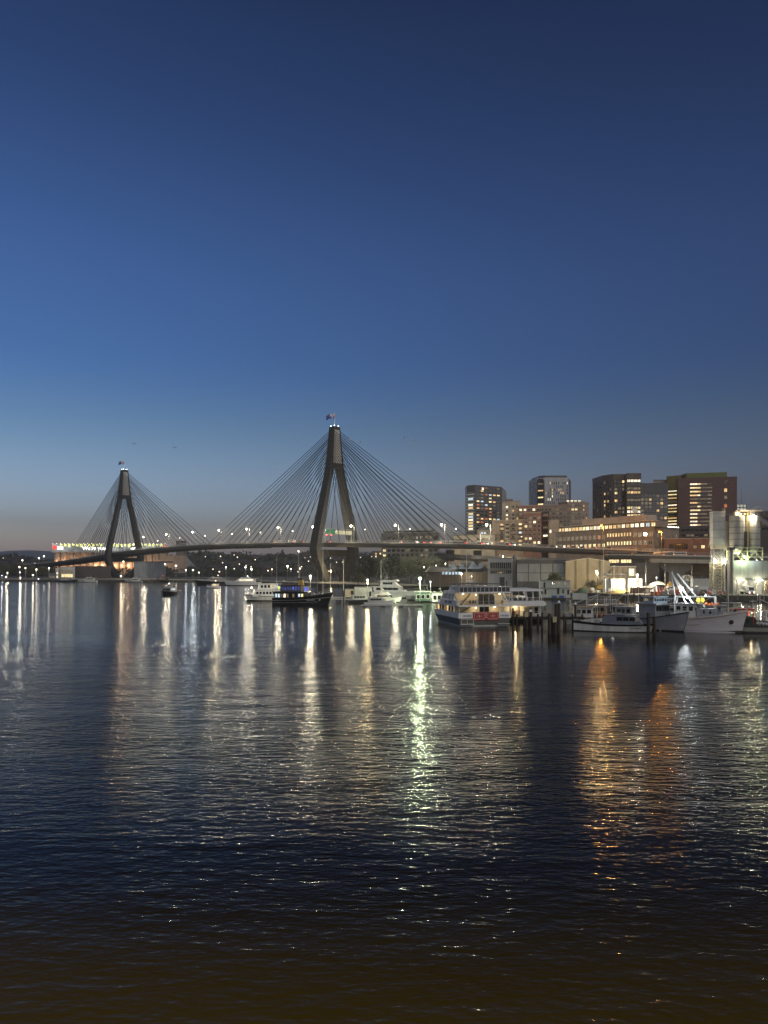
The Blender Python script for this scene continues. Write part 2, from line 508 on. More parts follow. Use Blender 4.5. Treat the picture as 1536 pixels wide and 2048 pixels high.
hill_mat = mat('hill_ground', (0.035, 0.04, 0.028), 0.95, var=0.4, sc=0.01)
leaf_far = mat('leaf_far', (0.035, 0.045, 0.028), 0.9, var=0.5, sc=0.03)
leaf_mid = mat('leaf_mid', (0.05, 0.065, 0.03), 0.8, var=0.5, sc=0.2)
leaf_dry = mat('leaf_olive', (0.075, 0.075, 0.035), 0.8, var=0.5, sc=0.2)
bark = mat('bark', (0.10, 0.08, 0.06), 0.9, var=0.3)
SKYLINE = [(-600, 1116), (-50, 1121), (40, 1122), (70, 1127), (100, 1128), (240, 1126), (380, 1120), (405, 1113), (470, 1117), (525, 1120), (565, 1116), (600, 1117), (625, 1110), (700, 1118), (780, 1120), (860, 1121), (1000, 1122), (1300, 1124), (2400, 1126)]
def skyline(px):
    for (a, ya), (b, yb) in zip(SKYLINE, SKYLINE[1:]):
        if a <= px <= b: return lerp(ya, yb, (px - a) / (b - a))
    return SKYLINE[0][1] if px < SKYLINE[0][0] else SKYLINE[-1][1]
def hill_z(px, D):
    top = Z(skyline(px), 1350)
    t = max(0.0, min(1.0, (D - 880) / 470))
    fall = 1.0 if D < 1350 else max(0.2, 1 - (D - 1350) / 900)
    return 1.6 + (top - 1.6) * (t * t * (3 - 2 * t)) * fall
hm = MB()
pxs = [-600 + 25 * i for i in range(121)]; ds = [880 + 47 * i for i in range(26)]
hm.rings([[(X(px, d), d, hill_z(px, d) + 1.6 * math.sin(px * 0.06 + d * 0.02)) for px in pxs] for d in ds], cap=False, closed=False)
tag(hm.build('hills', hill_mat, smooth=True), None, None, kind='structure')
rm = MB()
def ridge(px): return 1107 - 4 * math.sin(px * 0.009 + 1) - 2 * math.sin(px * 0.031)
rp = [-900 + 40 * i for i in range(90)]
rm.rings([[(X(px, d), d, max(2.2, Z(ridge(px), 5200) * k + 2)) for px in rp] for d, k in ((4300, 0), (4700, 0.6), (5200, 1.0), (5900, 0.8), (6600, 0.1))], cap=False, closed=False)
tag(rm.build('distant_hills', mat('distant_hill', (0.06, 0.07, 0.08), 0.95, var=0.2, sc=0.002), smooth=True), None, None, kind='structure')

def leafclump(m, c, r, n, s, flat=0.8):
    """n leaf sprays of size s scattered through a ball of radius r round c."""
    for _ in range(n):
        d = Vector((rng.gauss(0, 1), rng.gauss(0, 1), rng.gauss(0, 1) * flat)).normalized() * r * rng.uniform(0.45, 1.05) ** 0.7
        p = Vector(c) + d
        a = Vector((rng.gauss(0, 1), rng.gauss(0, 1), rng.gauss(0, 1))).normalized(); b = a.orthogonal().normalized()
        q = s * rng.uniform(0.6, 1.3)
        m.add([p - a * q * 0.5, p + b * q * 0.34, p + a * q * 0.55, p - b * q * 0.3], [(0, 1, 2, 3)])
# the wooded far shore, read as one mass of crowns
fm_ = MB(); fm_.raw = True
for _ in range(620):
    px = rng.uniform(-80, 900); D = rng.choice([1330, 1350, 1365, 1240, 1120, 1010, 930]) + rng.uniform(-20, 20)
    z = hill_z(px, D)
    r = rng.uniform(4.0, 8.0) * (1.25 if rng.random() < 0.15 else 1)
    c = Vector((X(px, D), D, z + r * rng.uniform(0.45, 0.8)))
    leafclump(fm_, c, r, 46, r * 0.55, 0.62)
tag(fm_.build('far_wood', leaf_far), 'dark wooded hillside behind the bridge, one mass of crowns against the dusk sky', 'wood', kind='stuff')

# ------------------------------------------------------------------ trees that can be told apart
def tree(name, label, px, D, base_z, h, w, m, n=2200, group=None, crown0=0.28, leaf=0.55, lobes=11, kind='round'):
    o = T(name, label, 'tree', (X(px, D), D, base_z), 0, group)
    tr = MB()
    tr.tube((0, 0, -0.2), (0.15, 0, h * 0.35), h * 0.032, h * 0.022, 8)
    cr = MB(); cr.raw = True
    tops = []
    for i in range(lobes):
        a = 2.399 * i + rng.uniform(-.3, .3); t = (i + 0.5) / lobes
        if kind == 'round':
            zz_ = h * lerp(crown0 + 0.08, 0.88, t); rr = w * 0.5 * math.sin(math.pi * lerp(0.25, 0.92, t)) * 0.62
            lr = w * rng.uniform(0.17, 0.25)
        else:                                   # tall tiered conifer
            zz_ = h * lerp(0.2, 0.97, t); rr = w * 0.42 * (1 - t) ** 0.8; lr = w * lerp(0.24, 0.08, t)
        c = Vector((math.cos(a) * rr, math.sin(a) * rr, zz_))
        tops.append((c, lr))
        tr.tube((0.1, 0, h * min(0.33, zz_ / h * 0.7)), c, h * 0.012, h * 0.004, 5)
    if kind != 'round': tr.tube((0, 0, 0), (0, 0, h), h * 0.022, h * 0.004, 6)
    for c, lr in tops: leafclump(cr, c, lr, n // lobes, leaf, 0.75)
    tr.build('trunk', bark, o); cr.build('crown', m, o)
    return o
tree('bushy_tree', 'dense dark round tree in front of the pale panelled shed', 1110, 338, 2, 8.0, 8.4, leaf_mid, 2600, leaf=0.5)
tree('tree', 'broad dark tree under the bridge deck beside the near pylon, leftmost of the bank', 738, 540, 2, 17, 22, leaf_far, 2400, 'trees on the bank under the bridge', leaf=1.0)
tree('tree', 'tall dark tree under the bridge deck behind the white motor yacht', 782, 520, 2, 18.5, 24, leaf_far, 2400, 'trees on the bank under the bridge', leaf=1.0)
tree('tree', 'dark tree lit greenish by the big quay lamp below it', 822, 495, 2, 18, 24, leaf_mid, 2400, 'trees on the bank under the bridge', leaf=0.9)
tree('tree', 'dark spreading tree between the quay lamp and the brown glass-roofed hall', 866, 480, 2, 17, 20, leaf_mid, 2200, 'trees on the bank under the bridge', leaf=0.9)
tree('tree', 'low olive tree at the foot of the near pylon', 716, 468, 2, 7, 9, leaf_dry, 1400, leaf=0.6)
tree('tree', 'thin olive tree by the quay lamp', 846, 436, 2, 11, 7, leaf_dry, 800, leaf=0.5, lobes=7)
tree('pine_tree', 'tall tiered pine rising above the far wooded skyline', 565, 1345, Z(1120, 1345), 19, 12, leaf_far, 900, leaf=1.6, lobes=9, kind='pine')
tree('pine_tree', 'narrow pine on the skyline to the right of the near pylon', 728, 900, 2, 26, 8, leaf_far, 700, leaf=1.2, lobes=10, kind='pine')
tree('tree', 'small tree beside the concrete hammerhead pier', 1376, 372, 2, 8, 7, leaf_mid, 900, leaf=0.5)
tree('bushy_tree', 'low green bush on the wharf below the floodlit shed', 1182, 322, 2, 4.6, 6.5, leaf_mid, 1400, leaf=0.4)
for i, (px, D, h_, w_, nm) in enumerate([(8, 800, 14, 18, 'at the left edge behind the floodlights'), (34, 820, 16, 20, 'between the two brightest floodlights'), (58, 790, 13, 16, 'behind the pair of yard floodlights'), (84, 760, 12, 15, 'under the left end of the bridge')]):
    tree('tree', 'grey green yard tree on the far left shore ' + nm, px, D, 2, h_, w_, leaf_dry, 1300, 'trees along the far left shore', leaf=1.0)

# ------------------------------------------------------------------ the cable stayed bridge
T1, T2 = Vector((-287.0, 829.0)), Vector((-38.0, 577.0))
DIR = (T2 - T1).normalized(); NRM = Vector((-DIR.y, DIR.x))      # NRM points away from the camera
SPAN = (T2 - T1).length
CTRL = [(-640, 1175, 13.5), (-500, 1035, 16), (-392, 936, 20.5), (T1.x, T1.y, 28.8), (T1.x + DIR.x * 90, T1.y + DIR.y * 90, 32.2), (T1.x + DIR.x * 177, T1.y + DIR.y * 177, 33.6), (T1.x + DIR.x * 265, T1.y + DIR.y * 265, 33.0),
        (T2.x, T2.y, 31.3), (60, 478, 27.0), (102, 448, 23.9), (150, 430, 21.6), (X(1264, 418), 418, 19.2), (X(1424, 407), 407, 18.0), (X(1640, 402), 402, 17.0), (330, 400, 16.5)]
def catmull(P, n=14):
    Q = [P[0]] + P + [P[-1]]
    res = []
    for i in range(1, len(Q) - 2):
        p0, p1, p2, p3 = [Vector(q) for q in Q[i - 1:i + 3]]
        for k in range(n):
            t = k / n
            res.append(0.5 * ((2 * p1) + (p2 - p0) * t + (2 * p0 - 5 * p1 + 4 * p2 - p3) * t * t + (3 * p1 - p0 - 3 * p2 + p3) * t ** 3))
    res.append(Vector(P[-1]))
    return res
ROAD = catmull(CTRL)
CUM = [0.0]
for a, b in zip(ROAD, ROAD[1:]): CUM.append(CUM[-1] + (b - a).length)
def frame(i):
    a, b = ROAD[max(0, i - 1)], ROAD[min(len(ROAD) - 1, i + 1)]
    d = Vector((b.x - a.x, b.y - a.y)).normalized()
    return d, Vector((-d.y, d.x))
def road_at(s, lat, dz=0.0):
    """Point at arc length s along the road, lat metres across it (positive is the side away from the camera)."""
    i = max(0, min(len(CUM) - 2, next((k for k in range(len(CUM) - 1) if CUM[k + 1] >= s), len(CUM) - 2)))
    t = (s - CUM[i]) / (CUM[i + 1] - CUM[i])
    p = ROAD[i].lerp(ROAD[i + 1], t); d, n = frame(i); d2, n2 = frame(i + 1)
    n = n.lerp(n2, t).normalized()
    return Vector((p.x + n.x * lat, p.y + n.y * lat, p.z + dz)), math.atan2(-n.x, n.y)
def s_for_px(px, lat, dz=0.0):
    best = None
    for k in range(1, 2200):
        s = CUM[-1] * k / 2200
        p, _ = road_at(s, lat, dz)
        e = abs(768 + F * p.x / p.y - px)
        if best is None or e < best[0]: best = (e, s)
    return best[1]
HW = 14.5                                                         # half width of the deck
girder_m = mat('bridge_girder', (0.085, 0.083, 0.078), 0.85, var=0.2, sc=0.08)
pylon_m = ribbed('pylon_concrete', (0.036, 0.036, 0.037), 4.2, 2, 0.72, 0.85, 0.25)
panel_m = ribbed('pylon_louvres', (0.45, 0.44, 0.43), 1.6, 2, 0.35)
cable_m = mat('stay_cable', (0.012, 0.013, 0.016), 0.9, spec=0.04)
BR = T('cable_stayed_bridge', 'long cable stayed road bridge with two diamond shaped concrete pylons across the harbour', 'bridge', (0, 0, 0))
g_, rd, br_ = [], [], MB()
for i in range(len(ROAD)):
    p = ROAD[i]; d, n = frame(i)
    def at(lat, dz): return (p.x + n.x * lat, p.y + n.y * lat, p.z + dz)
    g_.append([at(-HW, 0.0), at(-HW, -1.5), at(-HW + 1.2, -2.7), at(HW - 1.2, -2.7), at(HW, -1.5), at(HW, 0.0)])
    rd.append([at(-HW + 0.5, 0.004), at(-HW + 0.5, 0.03), at(HW - 0.5, 0.03), at(HW - 0.5, 0.004)])
MB().rings(g_).build('deck', girder_m, BR)
MB().rings(rd).build('roadway', asphalt, BR)
for sd in (-1, 1):
    k, rl = [], MB()
    for i in range(len(ROAD)):
        p = ROAD[i]; d, n = frame(i)
        def at(lat, dz): return Vector((p.x + n.x * lat * sd, p.y + n.y * lat * sd, p.z + dz))
        k.append([at(HW - 0.48, 0.005), at(HW - 0.48, 0.75), at(HW - 0.12, 0.75), at(HW - 0.12, 0.005)])
        if i: 
            for z in (1.5, 2.15): rl.tube(prev[z], at(HW - 0.3, z), 0.09, n=4)
        prev = {z: at(HW - 0.3, z) for z in (1.5, 2.15)}
    MB().rings(k).build('kerb_barrier', mat('barrier_concrete', (0.48, 0.46, 0.41), 0.8), BR)
    s = 130.0
    while s < 900:
        p, rz = road_at(s, sd * (HW - 0.3), 0.75)
        rl.obox((p.x, p.y, p.z + 0.72), (0.12, 0.12, 1.4), rz)
        s += 3.0
    rl.build('railing', steel_grey, BR)
# floor beams under the deck
fb = MB(); s = 120.0
while s < 760:
    a, _ = road_at(s, -HW + 1.6, -3.1); b, _ = road_at(s, HW - 1.6, -3.1)
    fb.tube(a, b, 0.42, n=4); s += 10.5
fb.build('floor_beam', girder_m, BR)

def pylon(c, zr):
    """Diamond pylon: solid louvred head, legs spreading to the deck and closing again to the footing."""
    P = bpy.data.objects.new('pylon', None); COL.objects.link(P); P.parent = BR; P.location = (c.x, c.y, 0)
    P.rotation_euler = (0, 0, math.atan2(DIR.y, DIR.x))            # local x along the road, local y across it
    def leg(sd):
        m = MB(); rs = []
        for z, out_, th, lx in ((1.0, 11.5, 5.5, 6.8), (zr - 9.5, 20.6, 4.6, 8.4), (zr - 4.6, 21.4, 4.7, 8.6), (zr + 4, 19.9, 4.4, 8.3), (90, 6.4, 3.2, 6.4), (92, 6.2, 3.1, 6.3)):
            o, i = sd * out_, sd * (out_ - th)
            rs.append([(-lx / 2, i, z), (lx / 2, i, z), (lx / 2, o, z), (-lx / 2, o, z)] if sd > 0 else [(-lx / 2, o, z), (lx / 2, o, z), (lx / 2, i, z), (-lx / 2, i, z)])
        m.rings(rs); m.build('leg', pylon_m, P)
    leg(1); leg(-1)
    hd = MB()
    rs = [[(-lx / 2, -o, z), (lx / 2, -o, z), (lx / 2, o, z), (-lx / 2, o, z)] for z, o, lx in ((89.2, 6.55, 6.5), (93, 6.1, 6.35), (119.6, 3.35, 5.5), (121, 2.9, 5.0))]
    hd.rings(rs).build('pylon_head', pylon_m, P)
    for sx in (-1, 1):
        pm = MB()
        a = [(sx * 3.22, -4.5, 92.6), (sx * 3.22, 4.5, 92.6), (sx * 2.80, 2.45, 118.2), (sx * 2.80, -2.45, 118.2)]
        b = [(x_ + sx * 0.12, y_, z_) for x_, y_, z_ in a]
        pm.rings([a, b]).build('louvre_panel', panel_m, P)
    cb = MB(); y0 = 16.6
    cb.box(-3.0, 3.0, -y0, y0, zr - 9.6, zr - 5.0).build('crossbeam', pylon_m, P)
    ft = MB().box(-11, 11, -17, 17, -2.5, 1.8).build('footing', concrete, P)
    for x_, y_ in ((-2, 2.0), (2, 2.0), (-2, -2.0), (2, -2.0)): lampball(P, (x_, y_, 121.6), 0.34, lamp_cool, 'floodlight')
    # stays
    thick = []
    for sx in (-1, 1):
        run = 166 if (sx > 0) == (c is T1) else 138
        for sy in (-1, 1):
            for j in range(16):
                t = j / 15
                top = Vector((sx * 2.6, sy * lerp(5.2, 2.9, t), lerp(92.5, 117.5, t)))
                xx = sx * lerp(17, run, t ** 0.96)
                q = Vector((c.x + DIR.x * xx, c.y + DIR.y * xx))
                near = min(range(len(ROAD)), key=lambda k: (ROAD[k].x - q.x) ** 2 + (ROAD[k].y - q.y) ** 2)
                thick.append((top, Vector((xx, sy * (HW - 4.6), ROAD[near].z + 0.4)), P))
    return thick
far_stays = pylon(T1, 28.8); near_stays = pylon(T2, 31.3)
def stay(top, bot, P, m=None):
    m = m or MB()
    return m.tube(top, bot, 0.22, n=5)
for top, bot, P in near_stays + far_stays[:36]: stay(top, bot, P).build('stay_cable', cable_m, P)
rest = MB()
for top, bot, P in far_stays[36:]: stay(top, bot, P, rest)
tag(rest.build('stay_cable', cable_m, far_stays[0][2]), None, None, kind='stuff')
# viaduct piers
def pier(px, D, w, z1, head=None):
    m = MB(); x = X(px, D); y = D
    m.prism([(x - w / 2, y - 1.1), (x + w / 2, y - 1.1), (x + w / 2, y + 1.1), (x - w / 2, y + 1.1)], 1.5, z1)
    if head:
        wt, wb, hz = head
        m.side([(x - wb, z1 - hz), (x + wb, z1 - hz), (x + wt, z1 - hz * 0.45), (x + wt, z1 + 0.3), (x - wt, z1 + 0.3), (x - wt, z1 - hz * 0.45)], y - 1.6, y + 1.6)
    m.build('pier', concrete, BR)
pier(1352, 405, 8.5, 15.2, (9.0, 4.4, 5.4))
pier(900, 505, 5.5, 24.5); pier(955, 476, 5.0, 23.5); pier(1008, 446, 5.0, 20.5); pier(1500, 404, 6, 14.2)
for px, D in ((62, 1080), (92, 1000), (104, 965), (126, 940)): pier(px, D, 4.0, 13.0)

# slip road that runs under the main viaduct
sl = [[], []]
for px, D, z in ((870, 505, 21.5), (930, 470, 19.6), (1000, 440, 18.2), (1080, 418, 17.2), (1135, 408, 16.6)):
    x = X(px, D)
    sl[0].append([(x, D, z), (x, D, z - 1.3), (x + 1, D + 2, z - 2.6), (x + 1, D + 9, z - 2.6), (x, D + 11, z)])
sr = T('slip_road', 'grey concrete slip road sloping down beneath the right hand viaduct', 'slip road', (0, 0, 0))
MB().rings(sl[0]).build('girder', concrete, sr)
kb = MB()
kb.rings([[(r[0][0], r[0][1] - 0.05, r[0][2] + 0.003), (r[0][0], r[0][1] - 0.05, r[0][2] + 0.9), (r[0][0], r[0][1] + 0.3, r[0][2] + 0.9), (r[0][0], r[0][1] + 0.3, r[0][2] + 0.003)] for r in sl[0]]).build('barrier', concrete, sr)

# pale edge beam slung on the near side of the viaduct
eb = MB(); rs = []
for px in (1262, 1300, 1350, 1400, 1424, 1500, 1600):
    p, _ = road_at(s_for_px(px, -HW), -HW - 0.05, -1.5)
    rs.append([(p.x, p.y - 0.9, p.z), (p.x, p.y - 0.9, p.z - 2.0), (p.x, p.y - 0.02, p.z - 2.0), (p.x, p.y - 0.02, p.z)])
eb.rings(rs).build('edge_beam', mat('pale_concrete', (0.42, 0.39, 0.31), 0.8, var=0.15), BR)

# ------------------------------------------------------------------ flags on the pylon tops
flag_m = mat('flag_blue', (0.04, 0.06, 0.32), 0.8, var=0.1)
flag_w = mat('flag_white', (0.8, 0.78, 0.78), 0.8, var=0.05)
flag_r = mat('flag_red', (0.5, 0.03, 0.05), 0.8, var=0.1)
def flagpole(c, label, s=1.0):
    o = T('flagpole', label, 'flag', (c.x, c.y, 121.0), R(0), 'flags on the pylon tops')
    MB().tube((0, 0, 0.02), (0, 0, 10.4), 0.24, 0.13, 8).ball((0, 0, 10.6), 0.28, 8, 5).build('pole', white_paint, o)
    U, V = 22, 10
    def pt(u, v, off=0.0): return Vector((-0.15 - u * 6.4, 0.55 * math.sin(u * 7.5 + v) * (0.3 + u) + off, 10.2 - (1 - v) * 3.5 - u * 1.3 - 0.25 * math.sin(u * 9)))
    m = MB()
    for i in range(U):
        for j in range(V):
            u0, u1, v0, v1 = i / U, (i + 1) / U, j / V, (j + 1) / V
            uc, vc = (u0 + u1) / 2, (v0 + v1) / 2
            k = 0
            if uc < 0.5 and vc > 0.5:
                a, b = uc / 0.5, (vc - 0.5) / 0.5
                if abs(a - 0.5) < 0.08 or abs(b - 0.5) < 0.12: k = 2
                elif abs(a - 0.5) < 0.17 or abs(b - 0.5) < 0.3 or abs(a - b) < 0.14 or abs(a + b - 1) < 0.14: k = 1
            elif (abs(uc - 0.25) < 0.06 and abs(vc - 0.25) < 0.11) or any(abs(uc - p) < 0.028 and abs(vc - q) < 0.06 for p, q in ((0.75, 0.85), (0.75, 0.15), (0.64, 0.55), (0.87, 0.6))): k = 1
            m.m(k)
            a, b, c_, d = pt(u0, v0), pt(u1, v0), pt(u1, v1), pt(u0, v1)
            e = Vector((0, 0.03, 0))
            m.add([a, b, c_, d, a + e, b + e, c_ + e, d + e], [(0, 1, 2, 3), (7, 6, 5, 4)])
    m.raw = True
    m.build('flag', [flag_m, flag_w, flag_r], o)
    return o
flagpole(T2, 'blue flag with a crossed corner flying from the white pole on the taller looking pylon')
flagpole(T1, 'blue flag flying from the white pole on the smaller looking pylon')

# ------------------------------------------------------------------ lamps and traffic on the bridge
lamp_pole_m = mat('lamp_pole', (0.10, 0.10, 0.095), 0.6)
def road_lamp(label, px, lat, h, m, r, group, arm, name='street_lamp'):
    s = s_for_px(px, lat, h)
    p, rz = road_at(s, lat, 0.03)
    o = T(name, label, 'street lamp', p, 0, group)
    mb = MB().tube((0, 0, 0), (0, 0, h + 0.25), 0.2, 0.13, 6).tube((0, 0, h + 0.2), (arm, 0, h + 0.8), 0.07, n=5)
    mb.build('pole', lamp_pole_m, o)
    MB().obox((arm, 0, h + 0.78), (1.2, 0.6, 0.2)).build('lamp_head', steel_grey, o)
    lampball(o, (arm, 0, h - 0.05), r, m)
    return o
near_px = [291, 337, 390, 443, 499, 562, 631, 708, 797, 890, 980]
for i, px in enumerate(near_px):
    road_lamp(ORD[i] + ' bright street lamp from the left along the near side of the bridge', px, -HW + 1.2, 12.4, lamp_white if i != 2 else lamp_cool, 0.88, 'street lamps on the near side of the bridge', -2.3)
for i, px in enumerate([241, 264, 312, 356, 407, 461, 517, 581, 648, 726, 815, 908]):
    road_lamp(ORD[i] + ' small lamp from the left along the far side of the bridge', px, HW - 1.0, 11.0, lamp_small, 0.50, 'street lamps on the far side of the bridge', 1.6)
road_lamp('orange street lamp on the viaduct before the long office, left of the two', 1207, -HW + 1.2, 13.6, lamp_orange, 0.5, 'orange street lamps on the viaduct', -1.2)
road_lamp('orange street lamp on the viaduct before the long office, right of the two', 1324, -HW + 1.2, 13.0, lamp_orange, 0.45, 'orange street lamps on the viaduct', -1.2)
for i, px in enumerate((1386, 1106)): road_lamp(('unlit' if i == 0 else 'slim unlit') + ' street lamp pole on the viaduct ' + ('left of the concrete silos' if i == 0 else 'in front of the brick flats'), px, HW - 1, 11, glass_dark, 0.3, 'unlit lamp poles on the viaduct', 2.0)

# overhead gantries
sign_green = glow('sign_green', (0.03, 0.42, 0.15), 0.32, vary=0.3)
sign_cream = glow('sign_cream', (0.95, 0.85, 0.5), 0.55, vary=0.4)
def gantry(label, s, zoff, x0, x1, hh, panels, signals, posts):
    p, rz = road_at(s, 0, 0.03)
    o = T('sign_gantry', label, 'sign gantry', p, rz)
    L_ = MB()
    L_.box(-0.5, 0.5, -x1, -x0, zoff - 0.5, zoff - 0.05).box(-0.5, 0.5, -x1, -x0, zoff + hh + 0.1, zoff + hh + 0.4)
    for y in posts: L_.tube((0, y, 0), (0, y, zoff + hh), 0.22, n=6)
    L_.build('beam', steel_grey, o)
    for a, b, k in panels: MB().box(0.55, 0.75, -b, -a, zoff, zoff + hh * (0.8 if k is sign_cream else 1)).build('sign_panel', k, o)
    for y in signals: MB().ball((0.8, -y, zoff - 0.9), 0.42, 8, 5).build('lane_signal', tail_red, o)
    return o
# local +x of the gantry points along the road, local -y is the near side
sg = s_for_px(667, 0)
gantry('lit green and cream sign gantry over the road between the legs of the near pylon', sg + 6, 7.0, -13.5, 13.5, 3.4, [(4.0, 9.0, sign_green), (9.4, 13.2, sign_green), (-3.6, 3.4, sign_cream), (-13, -4, sign_cream)], [12.6, 8.0], (-13.2, 13.2))
gantry('small cream sign gantry over the road where the right hand stays meet the deck', s_for_px(972, 0), 4.6, -6, 6, 2.0, [(-5.5, 5.5, sign_cream)], [], (-5.8, 5.8))

# vehicles
car_cols = [mat('car_dark', (0.03, 0.032, 0.036), 0.3), mat('car_silver', (0.4, 0.41, 0.42), 0.3, 0.3), mat('car_white', (0.7, 0.7, 0.69), 0.3)]
def car_body(m, L_=4.5, wd=1.8):
    m.m(0).side([(-L_ / 2, 0.3), (L_ / 2, 0.3), (L_ / 2, 0.75), (L_ * 0.27, 0.92), (-L_ * 0.46, 0.95), (-L_ / 2, 0.85)], -wd / 2, wd / 2)
    m.m(1).side([(L_ * 0.25, 0.92), (L_ * 0.06, 1.42), (-L_ * 0.30, 1.45), (-L_ * 0.45, 0.955)], -wd * 0.43, wd * 0.43)
    m.m(0).side([(L_ * 0.05, 1.425), (L_ * 0.05, 1.47), (-L_ * 0.30, 1.50), (-L_ * 0.30, 1.455)], -wd * 0.41, wd * 0.41)
    m.m(2)
    for x in (-L_ * 0.3, L_ * 0.3):
        for y in (-wd / 2, wd / 2): m.tube((x, y - 0.1, 0.33), (x, y + 0.1, 0.33), 0.33, n=10)
CARS = {}
def make_car(kind):
    o = T('car' if kind < 3 else ('bus' if kind == 3 else 'van'), 'x', 'car' if kind < 3 else ('bus' if kind == 3 else 'van'))
    m = MB()
    if kind < 3: car_body(m); m.build('body', [car_cols[kind], glass_dark, rubber], o); hl, bk, wd = 2.26, -2.26, 0.62
    else:
        L_, hh = (11.5, 3.1) if kind == 3 else (6.5, 2.5)
        m.m(0).box(-L_ / 2, L_ / 2, -1.2, 1.2, 0.4, hh)
        m.m(1).box(-L_ / 2 + 0.4, L_ / 2 - 0.3, -1.22, 1.22, hh * 0.5, hh * 0.8)
        m.m(2)
        for x in (-L_ * 0.32, L_ * 0.32):
            for y in (-1.1, 1.1): m.tube((x, y - 0.15, 0.45), (x, y + 0.15, 0.45), 0.45, n=10)
        m.build('body', [car_cols[2 if kind == 4 else 0], lit_dim if kind == 3 else glass_dark, rubber], o); hl, bk, wd = L_ / 2, -L_ / 2, 0.9
    for y in (-wd, wd):
        MB().ball((hl, y, 0.68), 0.24, 7, 4, (0.5, 1.2, 0.8)).build('headlight', head_white, o)
        MB().ball((bk, y, 0.85), 0.24, 7, 4, (0.5, 1.3, 0.8)).build('tail_light', tail_red, o)
    return o
# direction +1: drives to the right and towards the camera (its head lamps show); -1: away (its tail lamps show)
TRAFFIC = [(120, -1, 0), (150, -1, 1), (302, -1, 0), (402, -1, 0), (459, -1, 1), (513, 1, 2), (546, -1, 0), (584, -1, 4), (601, -1, 0), (622, 1, 1), (655, -1, 0), (736, 1, 1), (800, -1, 2), (843, -1, 0), (857, -1, 1), (876, -1, 2), (917, -1, 3), (958, -1, 0), (970, 1, 1), (1013, -1, 0), (1022, 1, 2), (1106, 1, 0), (1122, 1, 1), (1150, 1, 0), (1163, -1, 0), (1184, -1, 1), (1215, -1, 0), (1258, 1, 2), (1319, -1, 2), (1360, -1, 4), (1380, -1, 0)]
PROTO = {}
for i, (px, dr, kind) in enumerate(TRAFFIC):
    lat = -9.0 if dr < 0 else -4.5
    if px > 900: lat = -10.5 if i % 2 else -8.0
    s = s_for_px(px, lat); p, rz = road_at(s, lat, 0.035)
    if dr < 0: rz += math.pi
    word = ['dark car', 'silver car', 'white car', 'long bus', 'white van'][kind]
    lb = word + (' with red tail lamps' if dr < 0 else ' with white head lamps') + ' on the bridge road, ' + ORD[i] + ' vehicle from the left'
    if kind not in PROTO:
        o = PROTO[kind] = make_car(kind); o.location = p; o.rotation_euler = (0, 0, rz); o['label'] = lb; o['group'] = 'traffic crossing the bridge'
    else: dup(PROTO[kind], p, rz, lb, 'traffic crossing the bridge')

# gulls over the bridge
gull_m = mat('gull_white', (0.8, 0.8, 0.8), 0.7, var=0.05)
def gull(): 
    m = MB()
    m.ball((0, 0, 0), 0.14, 8, 6, (2.2, 0.9, 0.8))
    for sy in (-1, 1):
        m.rings([[(0.14, sy * 0.08, 0.05), (0.14, sy * 0.4, 0.2), (0.0, sy * 0.85, 0.1), (-0.12, sy * 0.42, 0.18), (-0.12, sy * 0.08, 0.04)], [(0.14, sy * 0.08, 0.075), (0.14, sy * 0.4, 0.225), (0.0, sy * 0.85, 0.115), (-0.12, sy * 0.42, 0.205), (-0.12, sy * 0.08, 0.065)]])
    m.side([(-0.28, 0), (-0.5, 0.03), (-0.5, 0.05), (-0.28, 0.04)], -0.1, 0.1)
    return m
for i, (px, py, lb) in enumerate([(700, 880, 'white gull flying beside the top of the near pylon, left of a pair'), (720, 884, 'white gull flying beside the top of the near pylon, right of a pair'), (805, 876, 'white gull flying over the stays, upper of two'), (825, 881, 'white gull flying over the stays, lower of two'), (265, 887, 'white gull flying to the right above the far pylon, lower left'), (348, 895, 'white gull flying high between the two pylons')]):
    o = gull().build('gull', gull_m, None, True)
    o.location = W(px, py, 175); o.rotation_euler = (R(12), R(-8), R(25 * i))
    tag(o, lb, 'gull', 'gulls over the bridge')

# ------------------------------------------------------------------ towers and flats behind the viaduct
brick = mat('brick_red_brown', (0.24, 0.135, 0.10), 0.9, var=0.22, sc=0.35, bump=0.2)
brick_tan = mat('brick_tan', (0.34, 0.26, 0.20), 0.9, var=0.18, sc=0.3, bump=0.2)
render_tan = mat('render_tan', (0.40, 0.33, 0.27), 0.9, var=0.15, sc=0.2)
render_cream = mat('render_cream', (0.44, 0.39, 0.31), 0.9, var=0.15, sc=0.2)
clad_dark = mat('cladding_dark', (0.055, 0.055, 0.06), 0.35, var=0.25, sc=0.15, stretch=(1, 1, 3))
clad_brown = mat('cladding_brown', (0.085, 0.062, 0.05), 0.5, var=0.3, sc=0.12, stretch=(2, 2, 0.4))
clad_red = ribbed('cladding_red', (0.13, 0.062, 0.052), 3.2, 2, 0.8, 0.6, 0.12)
clad_olive = mat('cladding_olive', (0.26, 0.21, 0.04), 0.6, var=0.12)
clad_green = mat('cladding_green', (0.14, 0.165, 0.03), 0.6, var=0.12)
clad_pale = mat('cladding_pale', (0.42, 0.42, 0.44), 0.6, var=0.14, sc=0.3, stretch=(2, 2, 0.3))
roof_grey = mat('roof_grey', (0.14, 0.14, 0.14), 0.8)
trim_dark = mat('trim_dark', (0.09, 0.075, 0.065), 0.6)
trim_pale = mat('trim_pale', (0.5, 0.46, 0.4), 0.7)

def rowz(y0, y1, n, D, h): return [Z(lerp(y0, y1, (i + 0.5) / n), D) - h / 2 for i in range(n)]

